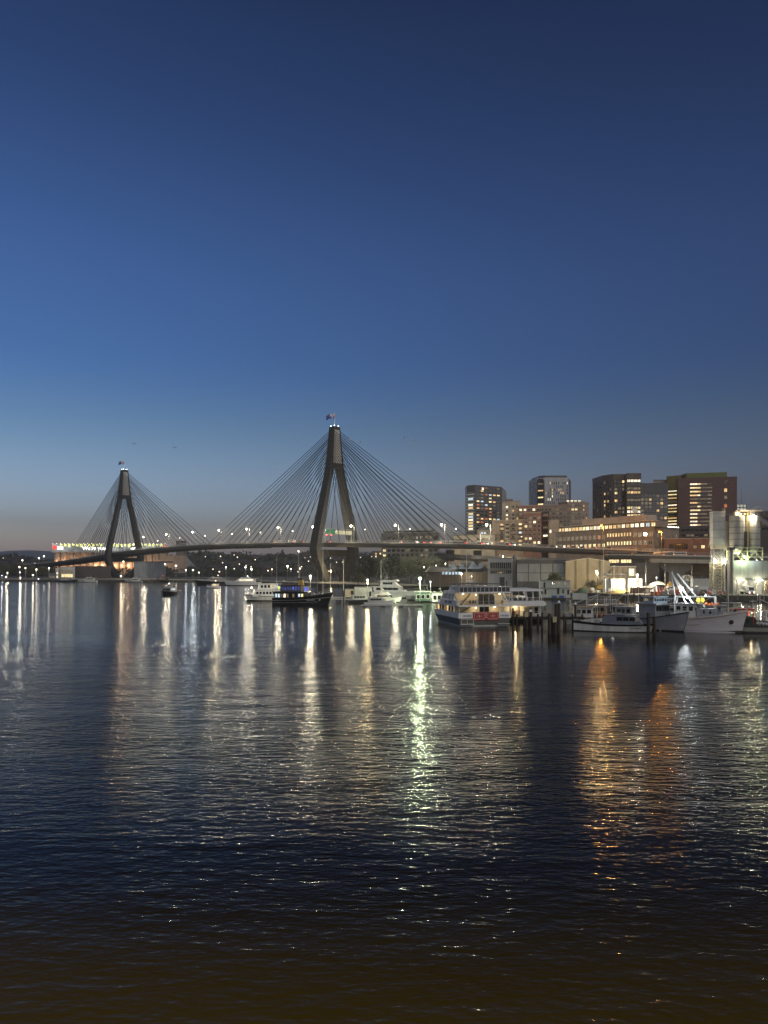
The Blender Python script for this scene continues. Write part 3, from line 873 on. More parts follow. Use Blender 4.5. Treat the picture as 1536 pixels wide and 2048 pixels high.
# dark glass office tower with a lit white balcony strip
b = Bld('office_tower', 'dark glass tower with lit white balcony strip, left end of the skyline', 'tower', [(930.5, 652), (934, 640), (949, 634), (1003, 650), (1012, 690)], 2, Z(975, 640), clad_dark, 26)
b.coping(clad_dark, 1.6, 0.15)
n = 13
for i in range(n):
    z = Z(1062, 636) + i * (Z(984, 636) - Z(1062, 636)) / n
    b.slab(1, z, 0.9, 0.9, 'balcony', white_worn, 0.03, 0.97)
    k = ['white', 'yellow', 'warm', 'white', 'cool', 'yellow', 'dark', 'warm', 'white', 'dark', 'cool', 'dark', 'dark'][i]
    window(b.o, b.at(1, 0.5, z + 1.0, 0.02), b.edge(1)[3], 5.2, 1.6, k, white_worn, 2)
zs = [Z(1060, 640) + 2.95 * i for i in range(13)]
pick_office = weighted(('dark', 11), ('dim', 4), ('red', 2), ('warm', 2), ('cool', 2), ('yellow', 1))
b.grid(2, zs, frac(6, 0.05, 0.95), 3.1, 1.3, pick_office, steel_dark, 0)
window(b.o, b.at(2, 0.3, Z(982, 645), 0.05), b.edge(2)[3], 2.4, 2.4, 'white', steel_dark, 1)
b.slab(3, Z(1060, 650), Z(976, 650) - Z(1060, 650), 0.4, 'side_cladding', grey_paint, 0.15, 1.0)

# pale slotted residential tower
b = Bld('residential_tower', 'pale grey tower with scattered slot windows and a dark lit strip, second from the left', 'tower', [(1057.5, 740), (1074, 716), (1089, 712), (1137.5, 712), (1141, 735)], 2, Z(955.5, 714), clad_pale, 24)
b.coping(clad_dark, 2.2, -3.0, 'roof_plant')
b.slab(1, 6, Z(956, 714) - 8, 0.3, 'balcony_strip', clad_dark)
for i in range(12):
    z = Z(1010, 714) + i * 2.15
    q = b.at(1, 0.5, z, 0.33)
    window(b.o, q, b.edge(1)[3], 5.4, 1.4, ['yellow', 'dark', 'dark', 'yellow', 'dark', 'dark', 'warm', 'dark', 'dark', 'dim', 'dark', 'dark'][i], steel_dark, 1)
pk = weighted(('dark', 15), ('warm', 2), ('white', 1), (None, 16))
b.grid(2 + 0, [], [], 1, 1, pk)
b.grid(2, [Z(1008, 712) + 3.1 * i for i in range(7)], frac(11, 0.02, 0.98), 0.75, 2.3, pk, steel_dark, 0)
b.grid(0, [Z(1008, 725) + 3.1 * i for i in range(7)], frac(4, 0.1, 0.9), 0.75, 2.3, weighted(('dark', 4), (None, 3)), steel_dark, 0)
b.slab(3, 6, b.h - 5, 0.4, 'side_cladding', clad_dark)

# dark brown tower
b = Bld('office_tower', 'dark brown ribbed tower with bright lit floors on its right wing, middle of the skyline', 'tower', [(1185, 665), (1206, 641), (1226, 632), (1251, 632), (1253, 626), (1282, 626)], 2, Z(951, 632), clad_brown, 26)
b.coping(clad_brown, 1.2, 0.2)
fins = MB()
for e in (0, 1, 2):
    for t in frac(5, 0, 1):
        q = b.at(e, t, 10); q2 = b.at(e, t, 10, 0.5)
        fins.tube((q2.x, q2.y, 8), (q2.x, q2.y, b.h - 3), 0.22, n=4)
fins.build('facade_fin', clad_dark, b.o)
zs = [Z(1034, 628) + 3.22 * i for i in range(10)]
ks = ['yellow', 'white', 'yellow', 'dark', 'dim', 'dark', 'warm', 'dim', 'dark', 'white']
b.grid(4, zs, frac(4, 0.03, 0.97), 2.6, 2.2, lambda r, c: ks[r], steel_dark, 1)
b.grid(2, zs, frac(3, 0.1, 0.95), 2.6, 2.2, weighted(('dark', 7), ('dim', 3), ('warm', 1), ('yellow', 1)), steel_dark, 0)
b.grid(1, zs, frac(3, 0.06, 0.94), 2.2, 2.2, weighted(('dark', 8), ('dim', 2), ('warm', 2)), steel_dark, 0)
b.grid(0, zs, frac(3, 0.1, 0.9), 2.6, 2.2, weighted(('dark', 9), ('dim', 2)), steel_dark, 0)

# lower dark grid block between the brown tower and the olive one
b = Bld('office_block', 'low dark gridded block between the brown tower and the olive yellow one', 'office block', [(1280, 672), (1336, 672)], 2, Z(968, 672), clad_dark, 22)
b.coping(clad_brown, 0.8, 0.15)
b.grid(0, [Z(1046, 672) + 3.3 * i for i in range(8)], frac(7, 0.02, 0.98), 2.6, 2.3, weighted(('dark', 16), ('dim', 5), ('warm', 2)), steel_grey, 0)
b2 = Bld('office_block', 'thin beige block just showing above the dark gridded one', 'office block', [(1307, 720), (1336, 720)], 2, Z(961, 720), render_tan, 14)
b2.coping(roof_grey, 0.7, 0.2)

# olive tower and red slab
b = Bld('office_tower', 'narrow olive yellow tower with lit slot windows beside the red slab', 'tower', [(1333, 700), (1363, 690)], 2, Z(953, 695), clad_olive, 24)
b.coping(clad_olive, 0.7, 0.15)
for i, py in enumerate((982, 989, 996, 1003, 1010, 1016.5, 1023, 1029, 1036, 1042, 1048)):
    b.grid(0, [Z(py, 695) - 0.6], [0.38], 9.0, 1.1, lambda r, c: ['white', 'yellow', 'warm', 'dim', 'white', 'warm', 'yellow', 'dark', 'warm', 'yellow', 'white'][i], steel_dark, 2)
b = Bld('office_tower', 'broad dark red slab tower with a green rooftop box, right end of the skyline', 'tower', [(1356, 688), (1474, 676)], 2, Z(956, 680), clad_red, 24)
b.coping(clad_red, 0.9, 0.15)
gx0, gx1 = [b.at(0, t, 0) for t in (0.15, 0.84)]
MB().prism([(gx0.x, gx0.y + 1), (gx1.x, gx1.y + 1), (gx1.x, gx1.y + 14), (gx0.x, gx0.y + 14)], b.h + 0.9, b.h + 5.2).build('roof_plant', clad_green, b.o)
rws = [968, 975.5, 983, 990.5, 998, 1005.5, 1013, 1020.5, 1028, 1035.5, 1043, 1050]
for i, py in enumerate(rws):
    for t, w_, in ((0.27, 6.5), (0.36, 2.8), (0.44, 6.4), (0.54, 4.4)):
        k = rng.choice(['white', 'yellow', 'warm', 'dim'] if t < 0.4 and i not in (4,) else ['dim', 'dark', 'dim', 'warm' if i in (6, 11) else 'dim'])
        window(b.o, b.at(0, t, Z(py, 682) - 0.6, 0.01), b.edge(0)[3], w_, 1.5, k, steel_dark, 2)
for py, k in ((966, 'dark'), (982, 'warm'), (996, 'dim'), (1013, 'red'), (1028, 'dark')): window(b.o, b.at(0, 0.81, Z(py, 682) - 1.4, 0.01), b.edge(0)[3], 2.6, 3.4, k, steel_dark, 1)

# rooftop frame with pale panels beyond the silos
sgn = T('rooftop_sign', 'pale square panels in a dark rooftop frame with a mast beyond the silos', 'rooftop frame', W(1483, 1022, 560))
m = MB(); 
for x in (-3.6, -1.2, 1.2, 3.6): m.tube((x, 0, 0), (x, 0, 5.2), 0.18, n=4)
for z in (0.1, 2.6, 5.1): m.tube((-3.6, 0, z), (3.6, 0, z), 0.18, n=4)
m.tube((0, 0, 5), (0, 0, 17), 0.16, 0.05, 5)
m.build('frame', steel_dark, sgn)
for x in (-2.4, 0, 2.4):
    for z in (0.45, 2.95): MB().box(x - 0.85, x + 0.85, -0.06, 0.06, z, z + 1.8).build('panel', glow('panel_pale', (0.9, 0.9, 0.75), 0.45, vary=0.3), sgn)
b = Bld('office_block', 'plain dark block behind the concrete silos', 'office block', [(1474, 590), (1545, 580)], 2, Z(1024, 585), trim_dark, 18)
b.coping(roof_grey, 0.6, 0.2)
b.grid(0, [Z(1060, 585), Z(1050, 585), Z(1040, 585)], frac(7), 2.4, 1.8, weighted(('dark', 5), ('dim', 2)), steel_dark, 1)

# ---- brick flats stepping up behind the viaduct
GF = 'flats behind the viaduct'
pk_flat = weighted(('dark', 9), ('dim', 3), ('warm', 2), ('yellow', 2), ('white', 1))
b = Bld('apartment_block', 'tan flats with a tall blank top storey, left of the red brick block', 'apartment block', [(1004, 575), (1040, 566)], 2, Z(1004, 570), render_tan, 16, GF)
b.coping(brick_tan, 0.7, 0.2)
q = b.at(0, 0.45, 0); MB().box(q.x - 2.5, q.x + 2.5, q.y + 2, q.y + 7, b.h + 0.72, b.h + 2.6).build('roof_plant', roof_grey, b.o)
b.grid(0, [Z(1080, 570) + 3.05 * i for i in range(9)], [0.28, 0.62, 0.86], 1.9, 1.7, lambda r, c: 'white' if (c == 0 and r in (6, 8)) else pk_flat(r, c), trim_pale, 1)
b = Bld('apartment_block', 'red brown brick flats with a flat top storey and three bright windows', 'apartment block', [(1036, 552), (1082, 548)], 2, Z(1012, 550), brick, 16, GF)
b.coping(brick_tan, 0.6, 0.25)
b.grid(0, [Z(1022, 550), Z(1030, 550)], frac(5, 0.02, 0.98), 2.0, 1.8, lambda r, c: ('white' if c in (0, 1, 3) else 'dark') if r == 0 else 'dim', trim_pale, 1)
b = Bld('apartment_block', 'square red brick flats in front with a regular grid of windows', 'apartment block', [(1047, 530), (1083, 524)], 2, Z(1026, 527), brick, 14, GF)
b.coping(render_tan, 0.5, 0.3)
b.grid(0, [Z(1036 + 8.2 * i, 527) - 0.9 for i in range(8)], frac(4, 0.02, 0.98), 2.0, 1.75, lambda r, c: 'white' if (r, c) in ((1, 2), (5, 1), (6, 3)) else ('yellow' if (r, c) in ((2, 0), (6, 2), (5, 0)) else rng.choice(['dark', 'dark', 'dark', 'dim'])), trim_pale, 1)
b = Bld('apartment_block', 'cream flats with stacked railed balconies just left of the red brick grid', 'apartment block', [(984, 545), (1047, 533)], 2, Z(1041, 538), brick_tan, 14, GF)
b.coping(render_cream, 0.6, 0.3)
zz6 = [Z(1050 + 8.3 * i, 538) - 0.9 for i in range(6)]
for t in (0.32, 0.50, 0.68, 0.9):
    for z in zz6: b.slab(0, z - 0.5, 0.95, 1.3, 'balcony', trim_dark if t != 0.5 else trim_pale, t - 0.065, t + 0.065)
b.grid(0, zz6, [0.07, 0.19], 1.7, 1.6, lambda r, c: 'yellow' if r in (3, 4) and c == 0 else 'dim', trim_pale, 0)
b.grid(0, [z + 0.5 for z in zz6], [0.32, 0.50, 0.68, 0.9], 2.3, 1.5, lambda r, c: ['yellow', 'warm', 'cool', 'dark', 'warm', 'yellow'][r] if c == 3 else rng.choice(['dark', 'dim', 'dark', 'warm' if c == 0 else 'dark']), trim_pale, 1)
b = Bld('apartment_block', 'dark recessed balcony stack with plants, right of the red brick grid', 'apartment block', [(1083, 536), (1099, 532)], 2, Z(1023, 534), trim_dark, 14, GF)
for i in range(8):
    z = Z(1032 + 8.3 * i, 534) - 1
    b.slab(0, z, 0.9, 1.4, 'balcony', brick)
    b.grid(0, [z + 1.0], [0.5], 3.6, 1.5, lambda r, c: 'white' if i == 5 else rng.choice(['dark', 'dim']), trim_pale, 1)
b = Bld('apartment_block', 'brown flats with a roof terrace and a small blue and pink light', 'apartment block', [(1080, 590), (1142, 585)], 2, Z(1011, 588), brick_tan, 16, GF)
b.coping(render_tan, 0.6, 0.3)
b.grid(0, [Z(1019 + 8 * i, 588) - 0.8 for i in range(5)], frac(8, 0.02, 0.98), 1.9, 1.6, weighted(('dark', 8), ('dim', 3)), trim_pale, 1)
window(b.o, b.at(0, 0.40, Z(1037, 588), 0.06), b.edge(0)[3], 2.2, 3.0, 'neon', steel_dark, 0) if 'neon' in WK else None
b = Bld('apartment_block', 'brown flats topped by four lit skylights, nearest the dark brown tower', 'apartment block', [(1117, 612), (1135, 600), (1163, 600), (1177, 612)], 2, Z(1004, 604), brick_tan, 14, GF)
b.coping(trim_pale, 0.4, 0.4)
b.grid(1, [Z(1003.5, 600) - 0.2], frac(4, -0.1, 0.98), 2.1, 1.4, lambda r, c: 'white', trim_dark, 0)
b.grid(1, [Z(1011 + 8 * i, 600) - 0.9 for i in range(6)], frac(4, 0.02, 0.98), 2.2, 1.9, lambda r, c: 'yellow' if (r == 1 and c in (1, 2)) else rng.choice(['dark', 'dark', 'dim']), trim_pale, 1)
b.grid(2, [Z(1012 + 8 * i, 606) - 0.9 for i in range(5)], [0.3, 0.7], 2.0, 1.6, weighted(('dark', 3), ('dim', 2), ('warm', 1)), trim_pale, 1)
b.grid(0, [Z(1012 + 8 * i, 606) - 0.9 for i in range(5)], [0.3, 0.7], 1.8, 1.6, weighted(('dark', 3), ('dim', 1)), trim_pale, 1)
b = Bld('apartment_block', 'plain tan stair tower at the left end of the long lit office', 'apartment block', [(1097, 524), (1118, 516)], 2, Z(1041, 520), render_tan, 12, GF)
b.coping(render_tan, 0.4, 0.2)
b.grid(0, [Z(1063, 520) - 1], [0.2, 0.55], 1.7, 2.4, lambda r, c: 'white' if c == 0 else 'dim', trim_pale, 0)
b = Bld('terrace_block', 'low cream terrace with small lit windows behind the last stays', 'terrace', [(906, 560), (950, 545), (990, 540)], 2, Z(1070, 545), render_cream, 14, GF)
b.coping(roof_grey, 0.5, 0.4)
b.grid(1, [Z(1078, 545) - 0.7, Z(1087, 545) - 0.7], frac(6), 1.6, 1.6, weighted(('dark', 4), ('dim', 2), ('warm', 2), ('cool', 1)), trim_pale, 1)
b.grid(0, [Z(1080, 552) - 0.7, Z(1089, 552) - 0.7], frac(6), 1.6, 1.6, weighted(('dark', 4), ('dim', 3), ('warm', 1)), trim_pale, 1)
b = Bld('terrace_block', 'cream gabled house among the flats with two lit attic windows', 'terrace', [(955, 565), (985, 560)], 2, Z(1060, 562), render_tan, 10, GF)
a_, c_ = b.at(0, 0, 0), b.at(0, 1, 0)
MB().side([(a_.x - 0.5, b.h + 0.005), (c_.x + 0.5, b.h + 0.005), ((a_.x + c_.x) / 2, b.h + 3.4)], a_.y, a_.y + 10).build('roof', roof_grey, b.o)
b.grid(0, [Z(1067, 562) - 0.6], [0.3, 0.5], 1.5, 1.7, lambda r, c: 'cool', trim_pale, 1)

# ---- long office block lit along the viaduct
wall_o = mat('office_brick', (0.21, 0.18, 0.16), 0.9, var=0.18, sc=0.25)
b = Bld('long_office', 'long low brown office block with bright rows of windows behind the viaduct', 'office block', [(1099, 524), (1212, 478), (1264, 459), (1308, 446), (1310, 452), (1358, 470)], 2, Z(1063, 495), wall_o, 22)
zt = b.h + b.z0
b.coping(roof_grey, 0.5, 0.5)
rowsz = [zt - 5.0, zt - 9.0]
b.grid(0, [zt - 5.6, zt - 10.9], frac(13, 0.02, 1.0), 2.5, 2.5, lambda r, c: rng.choice(['dim', 'dim', 'dim', 'red']) if r == 0 else rng.choice(['yellow', 'white', 'yellow', 'warm']), trim_pale, 1)
b.grid(1, [zt - 4.6, zt - 9.9, zt - 14.6], frac(9, 0.02, 1.0), 1.5, 2.4, lambda r, c: ['warm', 'yellow', 'dim'][r], trim_dark, 0)
b.grid(2, [zt - 5.2, zt - 10.2, zt - 15.2], frac(4, 0.02, 0.98), 2.7, 2.7, weighted(('dim', 4), ('dark', 2)), trim_pale, 1)
b.grid(4, [zt - 5.4, zt - 10.2, zt - 14.6], frac(6, 0.04, 0.96), 1.6, 2.3, weighted(('dark', 4), ('dim', 2)), trim_pale, 1)
# set back top floor with a strip of light, and the plant storey over it
def setback(i, t0, t1, z0, z1, back, m, name):
    p, u, ln, rz = b.edge(i); nn = Vector((u.y, -u.x))
    a, c = p + u * ln * t0 - nn * back, p + u * ln * t1 - nn * back
    return MB().prism([(a.x, a.y), (c.x, c.y), (c.x - nn.x * 11, c.y - nn.y * 11), (a.x - nn.x * 11, a.y - nn.y * 11)], z0 - b.z0, z1 - b.z0).build(name, m, b.o)
for i, t0, t1 in ((0, 0.12, 1.0), (1, 0.0, 1.0), (2, 0.0, 1.0)):
    setback(i, t0, t1, zt + 0.51, zt + 4.2, 2.2, wall_o, 'top_floor')
    p, u, ln, rz = b.edge(i); nn = Vector((u.y, -u.x))
    nwin = max(3, int(ln * (t1 - t0) / 3.2))
    for t in frac(nwin, t0, t1):
        q = p + u * ln * t - nn * 2.17
        window(b.o, (q.x, q.y, zt + 0.75 - b.z0), rz, 2.9, 2.5, ['white', 'yellow', 'warm', 'warm'][rng.randrange(4)] if i < 2 else rng.choice(['cool', 'yellow', 'white']), trim_dark, 1)
for i, t0, t1 in ((0, 0.5, 1.0), (1, 0.0, 1.0), (2, 0.0, 0.4)): setback(i, t0, t1, zt + 4.203, zt + 8.4, 4.6, render_tan, 'plant_room')
for i, t0, t1 in ((0, 0.10, 1.0), (1, 0.0, 1.0), (2, 0, 1.0)):
    p, u, ln, rz = b.edge(i); nn = Vector((u.y, -u.x)); a, c = p + u * ln * t0 - nn * 1.2, p + u * ln * t1 - nn * 1.2
    MB().prism([(a.x, a.y), (c.x, c.y), (c.x - nn.x * 3.3, c.y - nn.y * 3.3), (a.x - nn.x * 3.3, a.y - nn.y * 3.3)], zt + 4.21 - b.z0, zt + 4.6 - b.z0).build('eave', trim_pale, b.o)
ter = MB()
for t in frac(14, 0.0, 1.0):
    q = b.at(4, t, zt + 1.3); ter.ball(q, 0.28, 6, 4)
ter.build('string_light', spark, b.o)
for px, py, r_ in ((1268, 1038, 2.2), (1290, 1039, 1.6)):
    d = T('satellite_dish', ('large' if r_ > 2 else 'smaller') + ' white satellite dish on the roof of the long office block', 'satellite dish', W(px, py + 5, 462), R(20))
    d.location.z = zt + (8.4 if r_ > 2 else 4.6)
    m = MB(); rs = []
    for k in range(6):
        rr = r_ * k / 5 + 0.02; dd = 0.22 * rr * rr / r_
        rs.append([(0.5 * 0 + rr * math.cos(a), -r_ * 0.55 + dd + rr * math.sin(a) * 0.35, 1.8 + r_ * 0.6 + rr * math.sin(a) * 0.92) for a in [2 * math.pi * j / 16 for j in range(16)]])
    m.rings(rs, cap=True).build('dish', white_worn, d, True)
    MB().tube((0, 0.1, 0), (0, 0, 1.9 + r_ * 0.3), 0.2, n=6).build('stand', steel_grey, d)

# low brick building right of it, and the dark block behind
b = Bld('low_brick_building', 'low brick building with wide dark windows level with the viaduct, left of the silos', 'building', [(1328, 452), (1426, 440)], 2, Z(1078, 446), brick, 16)
b.coping(render_tan, 0.5, 0.3)
b.grid(0, [Z(1094, 446) - 1.4], [0.17, 0.30, 0.43], 3.6, 3.6, lambda r, c: 'dark', trim_dark, 2)
b.grid(0, [Z(1094, 446) - 1.0], [0.64, 0.8, 0.93], 2.2, 2.0, lambda r, c: ['dim', 'yellow', 'dim'][c], trim_dark, 1)
b = Bld('office_block', 'dark low block under the red slab tower with a few string lights', 'office block', [(1358, 560), (1430, 550)], 2, Z(1053, 555), trim_dark, 20)
b.coping(roof_grey, 0.6, 0.2)
b.grid(0, [Z(1062, 555), Z(1073, 555)], frac(7), 2.6, 1.7, weighted(('dark', 5), ('dim', 2)), steel_dark, 1)
# flat roofed pavilion behind the deck
b = Bld('flat_roofed_hall', 'dark flat roofed hall with a wide overhanging roof seen over the bridge deck', 'hall', [(762, 690), (879, 670)], 2, Z(1066, 680), concrete_dark, 30)
p0, p1 = b.at(0, 0, 0), b.at(0, 1, 0)
MB().prism([(p0.x + 2, p0.y - 5), (p1.x - 4, p1.y - 5), (p1.x - 4, p1.y + 22), (p0.x + 2, p0.y + 22)], b.h + 1.6, b.h + 3.2).build('roof', steel_grey, b.o)
rp_ = MB()
for t in frac(7, 0.1, 0.9): q = b.at(0, t, 0); rp_.tube((q.x, q.y - 2, b.h), (q.x, q.y - 4, b.h + 1.6), 0.3, n=5)
rp_.build('roof_strut', steel_grey, b.o)
b.grid(0, [b.h - 3.4, b.h - 8.2, b.h - 15, b.h - 19.4], frac(12, 0.02, 0.98), 3.0, 2.6, lambda r, c: 'yellow' if (c == 0 and r > 0) else rng.choice(['dark', 'dark', 'dark', 'dim']), steel_dark, 1)
b = Bld('small_block', 'small block with a cluster of lit windows above the trees by the near pylon', 'building', [(744, 880), (764, 880)], 2, Z(1102, 880), trim_dark, 12)
b.grid(0, [Z(1106.5, 880) - 1.6, Z(1112, 880) - 1.6], frac(4), 1.9, 2.2, weighted(('yellow', 3), ('warm', 1), ('dark', 1)), trim_dark, 0)
# the lower street floors glimpsed under the viaduct
b = Bld('brick_warehouse', 'dark brick warehouse under the viaduct with a strip of lit upper windows', 'warehouse', [(1190, 398), (1318, 392)], 2, 14.5, trim_dark, 7)
b.grid(0, [Z(1126, 395)], [0.26, 0.34, 0.45, 0.53], 2.8, 1.9, lambda r, c: 'yellow', trim_dark, 1)
b.coping(roof_grey, 0.4, 0.2)
b = Bld('brick_warehouse', 'orange brick warehouse under the viaduct right of the hammerhead pier', 'warehouse', [(1374, 420), (1432, 418)], 2, 14.6, brick_tan, 8)
b.grid(0, [4.4], [0.35, 0.62], 4.4, 3.6, lambda r, c: 'dark', trim_dark, 2)
b.coping(roof_grey, 0.4, 0.2)
b = Bld('amber_block', 'amber lit flats glimpsed below the viaduct beside the thin pole', 'apartment block', [(896, 470), (925, 466)], 2, 16.5, render_tan, 10)
b.grid(0, [6.2, 9.4, 12.6], [0.16, 0.4, 0.64, 0.86], 1.5, 2.0, lambda r, c: rng.choice(['warm', 'yellow', 'dim', 'warm']), trim_dark, 0)

# ------------------------------------------------------------------ far grain silos with a lit sign band
sil_m = mat('silo_concrete', (0.46, 0.34, 0.25), 0.85, var=0.16, sc=0.08, stretch=(1, 1, 0.25))
uplight = lamp('lamp_uplight', (1.0, 0.62, 0.34), 520)
DS = 1010
so = T('grain_silos', 'long row of floodlit concrete grain silos with a glowing sign band, behind the far pylon', 'grain silos', (X(238, DS), DS, 2))
ox, ztop = so.location.x, Z(1105, DS)
wl, wr = X(106, DS) - ox, X(330, DS) - ox
MB().box(wl, wr, 4, 16, 0, ztop - 2.05).build('wall', sil_m, so)
ncyl = 17
for i in range(ncyl):
    x = lerp(wl + 4.6, wr - 4.6, i / (ncyl - 1))
    MB().tube((x, 4.2, 0), (x, 4.2, ztop - 2.05), 4.3, n=20).build('silo', sil_m, so, False)
    lampball(so, (x, -2.1, (lerp(19.0, 22.5, i / 6) if i < 6 else 14.5)), 0.42, uplight, 'uplight')
MB().box(wl - 1.5, wr + 1.0, -0.6, 15, ztop - 2.0, ztop - 0.3).build('cornice', white_worn, so)
sh_ = Z(1089, DS) - Z(1103.5, DS)
band = glow('sign_band', (0.42, 0.44, 0.42), 0.6, vary=0.7, sc=0.12)
MB().box(wl - 1, wr + 0.5, 0.0, 12, ztop - 0.29, ztop + sh_).build('sign_band', band, so)
sgw = glow('sign_white', (1, 0.97, 0.9), 4.5); sgr = glow('sign_red', (1.0, 0.08, 0.06), 1.4); sgy = glow('sign_lime', (0.85, 0.85, 0.3), 1.7, vary=0.4)
def sx(px): return X(px, DS) - ox
for px in (109.5, 331 - 1): MB().tube((sx(px), -0.35, ztop + sh_ * 0.5), (sx(px), -0.02, ztop + sh_ * 0.5), 3.0, n=18).build('round_logo', sgr, so)
MB().box(sx(115), sx(126), -0.3, -0.02, ztop + 2.2, ztop + 6.2).build('white_bar', sgw, so)
MB().box(sx(336), sx(346), -0.3, -0.02, ztop + 2.2, ztop + 6.2).build('white_bar', sgw, so) if sx(346) < wr + 20 else None
lm = MB()
for i in range(26):
    px = 120 + i * 8.0
    if 200 < px < 212: continue
    lm.prism([(sx(px), -0.25), (sx(px + 5), -0.25), (sx(px + 5), -0.02), (sx(px), -0.02)], ztop + sh_ - 2.4 - (i % 3) * 1.1, ztop + sh_ - 0.3)
lm.build('sign_motif', sgy, so)
lettering("We're your", 7.2, sgw, so, (sx(190), -0.15, ztop + 1.5), (R(90), 0, 0), ext=0.1)
lettering("on", 7.2, sgw, so, (sx(267), -0.15, ztop + 1.5), (R(90), 0, 0), ext=0.1)
MB().box(wr, wr + 26, 2, 16, 0, ztop - 6).build('head_house', sil_m, so)
MB().box(wr + 14, wr + 25, 2.5, 14, ztop - 6 + 0.01, ztop + 14).build('elevator_tower', concrete_dark, so)
MB().side([(wr + 26, 2), (wr + 26, ztop - 8), (wr + 27, ztop - 8), (wr + 46, 6), (wr + 44, 2)], 6, 9).build('conveyor', steel_grey, so)
rl = MB()
for i in range(30):
    x = lerp(wl, wr, i / 29); rl.ball((x, -0.3, ztop + sh_ + 0.35), 0.22, 5, 3)
rl.build('rim_light', spark, so)

# sheds and yard on the far shore
b = Bld('white_shed', 'square white shed lit from inside on the far shore below the silos', 'shed', [(119, 760), (150, 755)], 2, Z(1134, 757), white_worn, 14)
b.grid(0, [3.0, 7.2], [0.5], 14, 3.6, lambda r, c: 'dim' if r else 'yellow', white_worn, 3)
b = Bld('dark_shed', 'long low dark shed between the white shed and the far pylon', 'shed', [(150, 775), (222, 770)], 2, Z(1133, 772), trim_dark, 14)
b.coping(roof_grey, 0.5, 0.6)
b = Bld('grey_shed', 'large grey ribbed shed right of the far pylon', 'shed', [(268, 765), (332, 760)], 2, Z(1125, 762), ribbed('shed_grey', (0.24, 0.26, 0.29), 2.4, 0, 0.75), 22)
a_, c_ = b.at(0, 0, 0), b.at(0, 1, 0)
MB().side([(a_.x - 0.5, b.h + 0.005), (c_.x + 0.5, b.h + 0.005), (c_.x, b.h + 1.2), (a_.x, b.h + 1.2)], a_.y - 0.5, a_.y + 22).build('roof', roof_grey, b.o)
b = Bld('small_hut', 'small dark hut at the waters edge under the left end of the bridge', 'hut', [(96, 720), (112, 718)], 2, Z(1146, 719), concrete_dark, 8)
b.grid(0, [3.0], [0.3, 0.7], 2.2, 2.0, lambda r, c: 'dim', trim_pale, 0)
b = Bld('small_hut', 'tiny white hut with a bright doorway beside the white shed', 'hut', [(111, 752), (118, 750)], 2, Z(1136, 751), white_worn, 6)
b.grid(0, [2.6, 6.2], [0.5], 2.0, 2.2, lambda r, c: 'white', white_worn, 0)

# houses with lit windows scattered over the dark hillside
GH = 'houses on the far hillside'
def make_house():
    o = T('hillside_house', 'small dark house with a lit window among the trees of the far hillside', 'house', (0, 0, 0), 0, GH)
    MB().box(-5, 5, -4, 4, -3, 5).build('wall', mat('house_dark', (0.035, 0.032, 0.03), 0.9), o)
    MB().end([(-4.6, 5.003), (4.6, 5.003), (0, 8)], -5.4, 5.4).build('roof', mat('house_roof', (0.05, 0.045, 0.045), 0.8), o)
    m = MB(); m.box(-0.9, 0.3, -4.08, -3.9, 1.8, 3.0).build('window', spark_win, o)
    return o
spark_win = glow('house_window', (1.0, 0.86, 0.6), 3.2, vary=0.7)
hp = None
for i in range(70):
    px = rng.choice([rng.uniform(0, 100), rng.uniform(385, 640), rng.uniform(385, 640), rng.uniform(660, 760)])
    D = rng.uniform(905, 1240)
    loc = Vector((X(px, D), D - 12, hill_z(px, D - 12) + rng.uniform(3, 7)))
    if hp is None: hp = make_house(); hp.location = loc
    else: dup(hp, loc, rng.uniform(-.3, .3))

# floodlights and masts along the far shore
def mast(label, px, py, D, base, m, r, group, heads=1, name='floodlight_mast', w_=0.16, mm=None, gain=1.0):
    x = X(px, D); h = Z(py, D) - base
    o = T(name, label, 'light mast', (x, D, base), 0, group)
    mb = MB().tube((0, 0, 0), (0, 0, h), w_ * 1.3, w_, 6)
    if heads > 1: mb.tube((-r * heads * 1.1, 0, h), (r * heads * 1.1, 0, h), w_ * 0.7, n=4)
    mb.build('pole', mm or steel_grey, o)
    MB().obox((0, 0.1, h + r * 0.95), (r * 2.6 * heads, r * 1.5, r * 0.5)).build('lamp_head', steel_dark, o)
    for i in range(heads): lampball(o, ((i - (heads - 1) / 2) * r * 2.4, -r * 0.2, h), r, m, 'bulb', gain)
    return o
GL = 'floodlights along the far left shore'
for i, (px, py, D, m, r) in enumerate([(4, 1151, 720, lamp_cool, 0.35), (15, 1145.5, 715, lamp_white, 0.5), (40, 1144.5, 712, lamp_cool, 0.4), (41, 1155.5, 700, lamp_white, 0.5), (77, 1158, 700, lamp_cool, 0.4), (66, 1150, 720, lamp_small, 0.7), (73, 1139, 740, lamp_small, 0.8), (51, 1136, 745, lamp_small, 0.6), (39, 1134, 760, lamp_small, 0.7), (98, 1136.5, 740, lamp_small, 0.7), (45, 1120.5, 1000, lamp_small, 0.9), (78, 1116, 1010, lamp_small, 0.9), (88, 1112.5, 990, lamp_small, 0.9), (12, 1154, 730, lamp_small, 0.5), (101, 1163, 698, lamp_small, 0.5), (31, 1161, 700, lamp_small, 0.5)]):
    mast('floodlight on the far left shore, ' + ('big and glaring, ' if m is not lamp_small else 'small, ') + ORD[i] + ' of a scatter', px, py, D, 2.0, m, r, GL, gain=0.28)
GM_ = 'yard lamps across the middle shore'
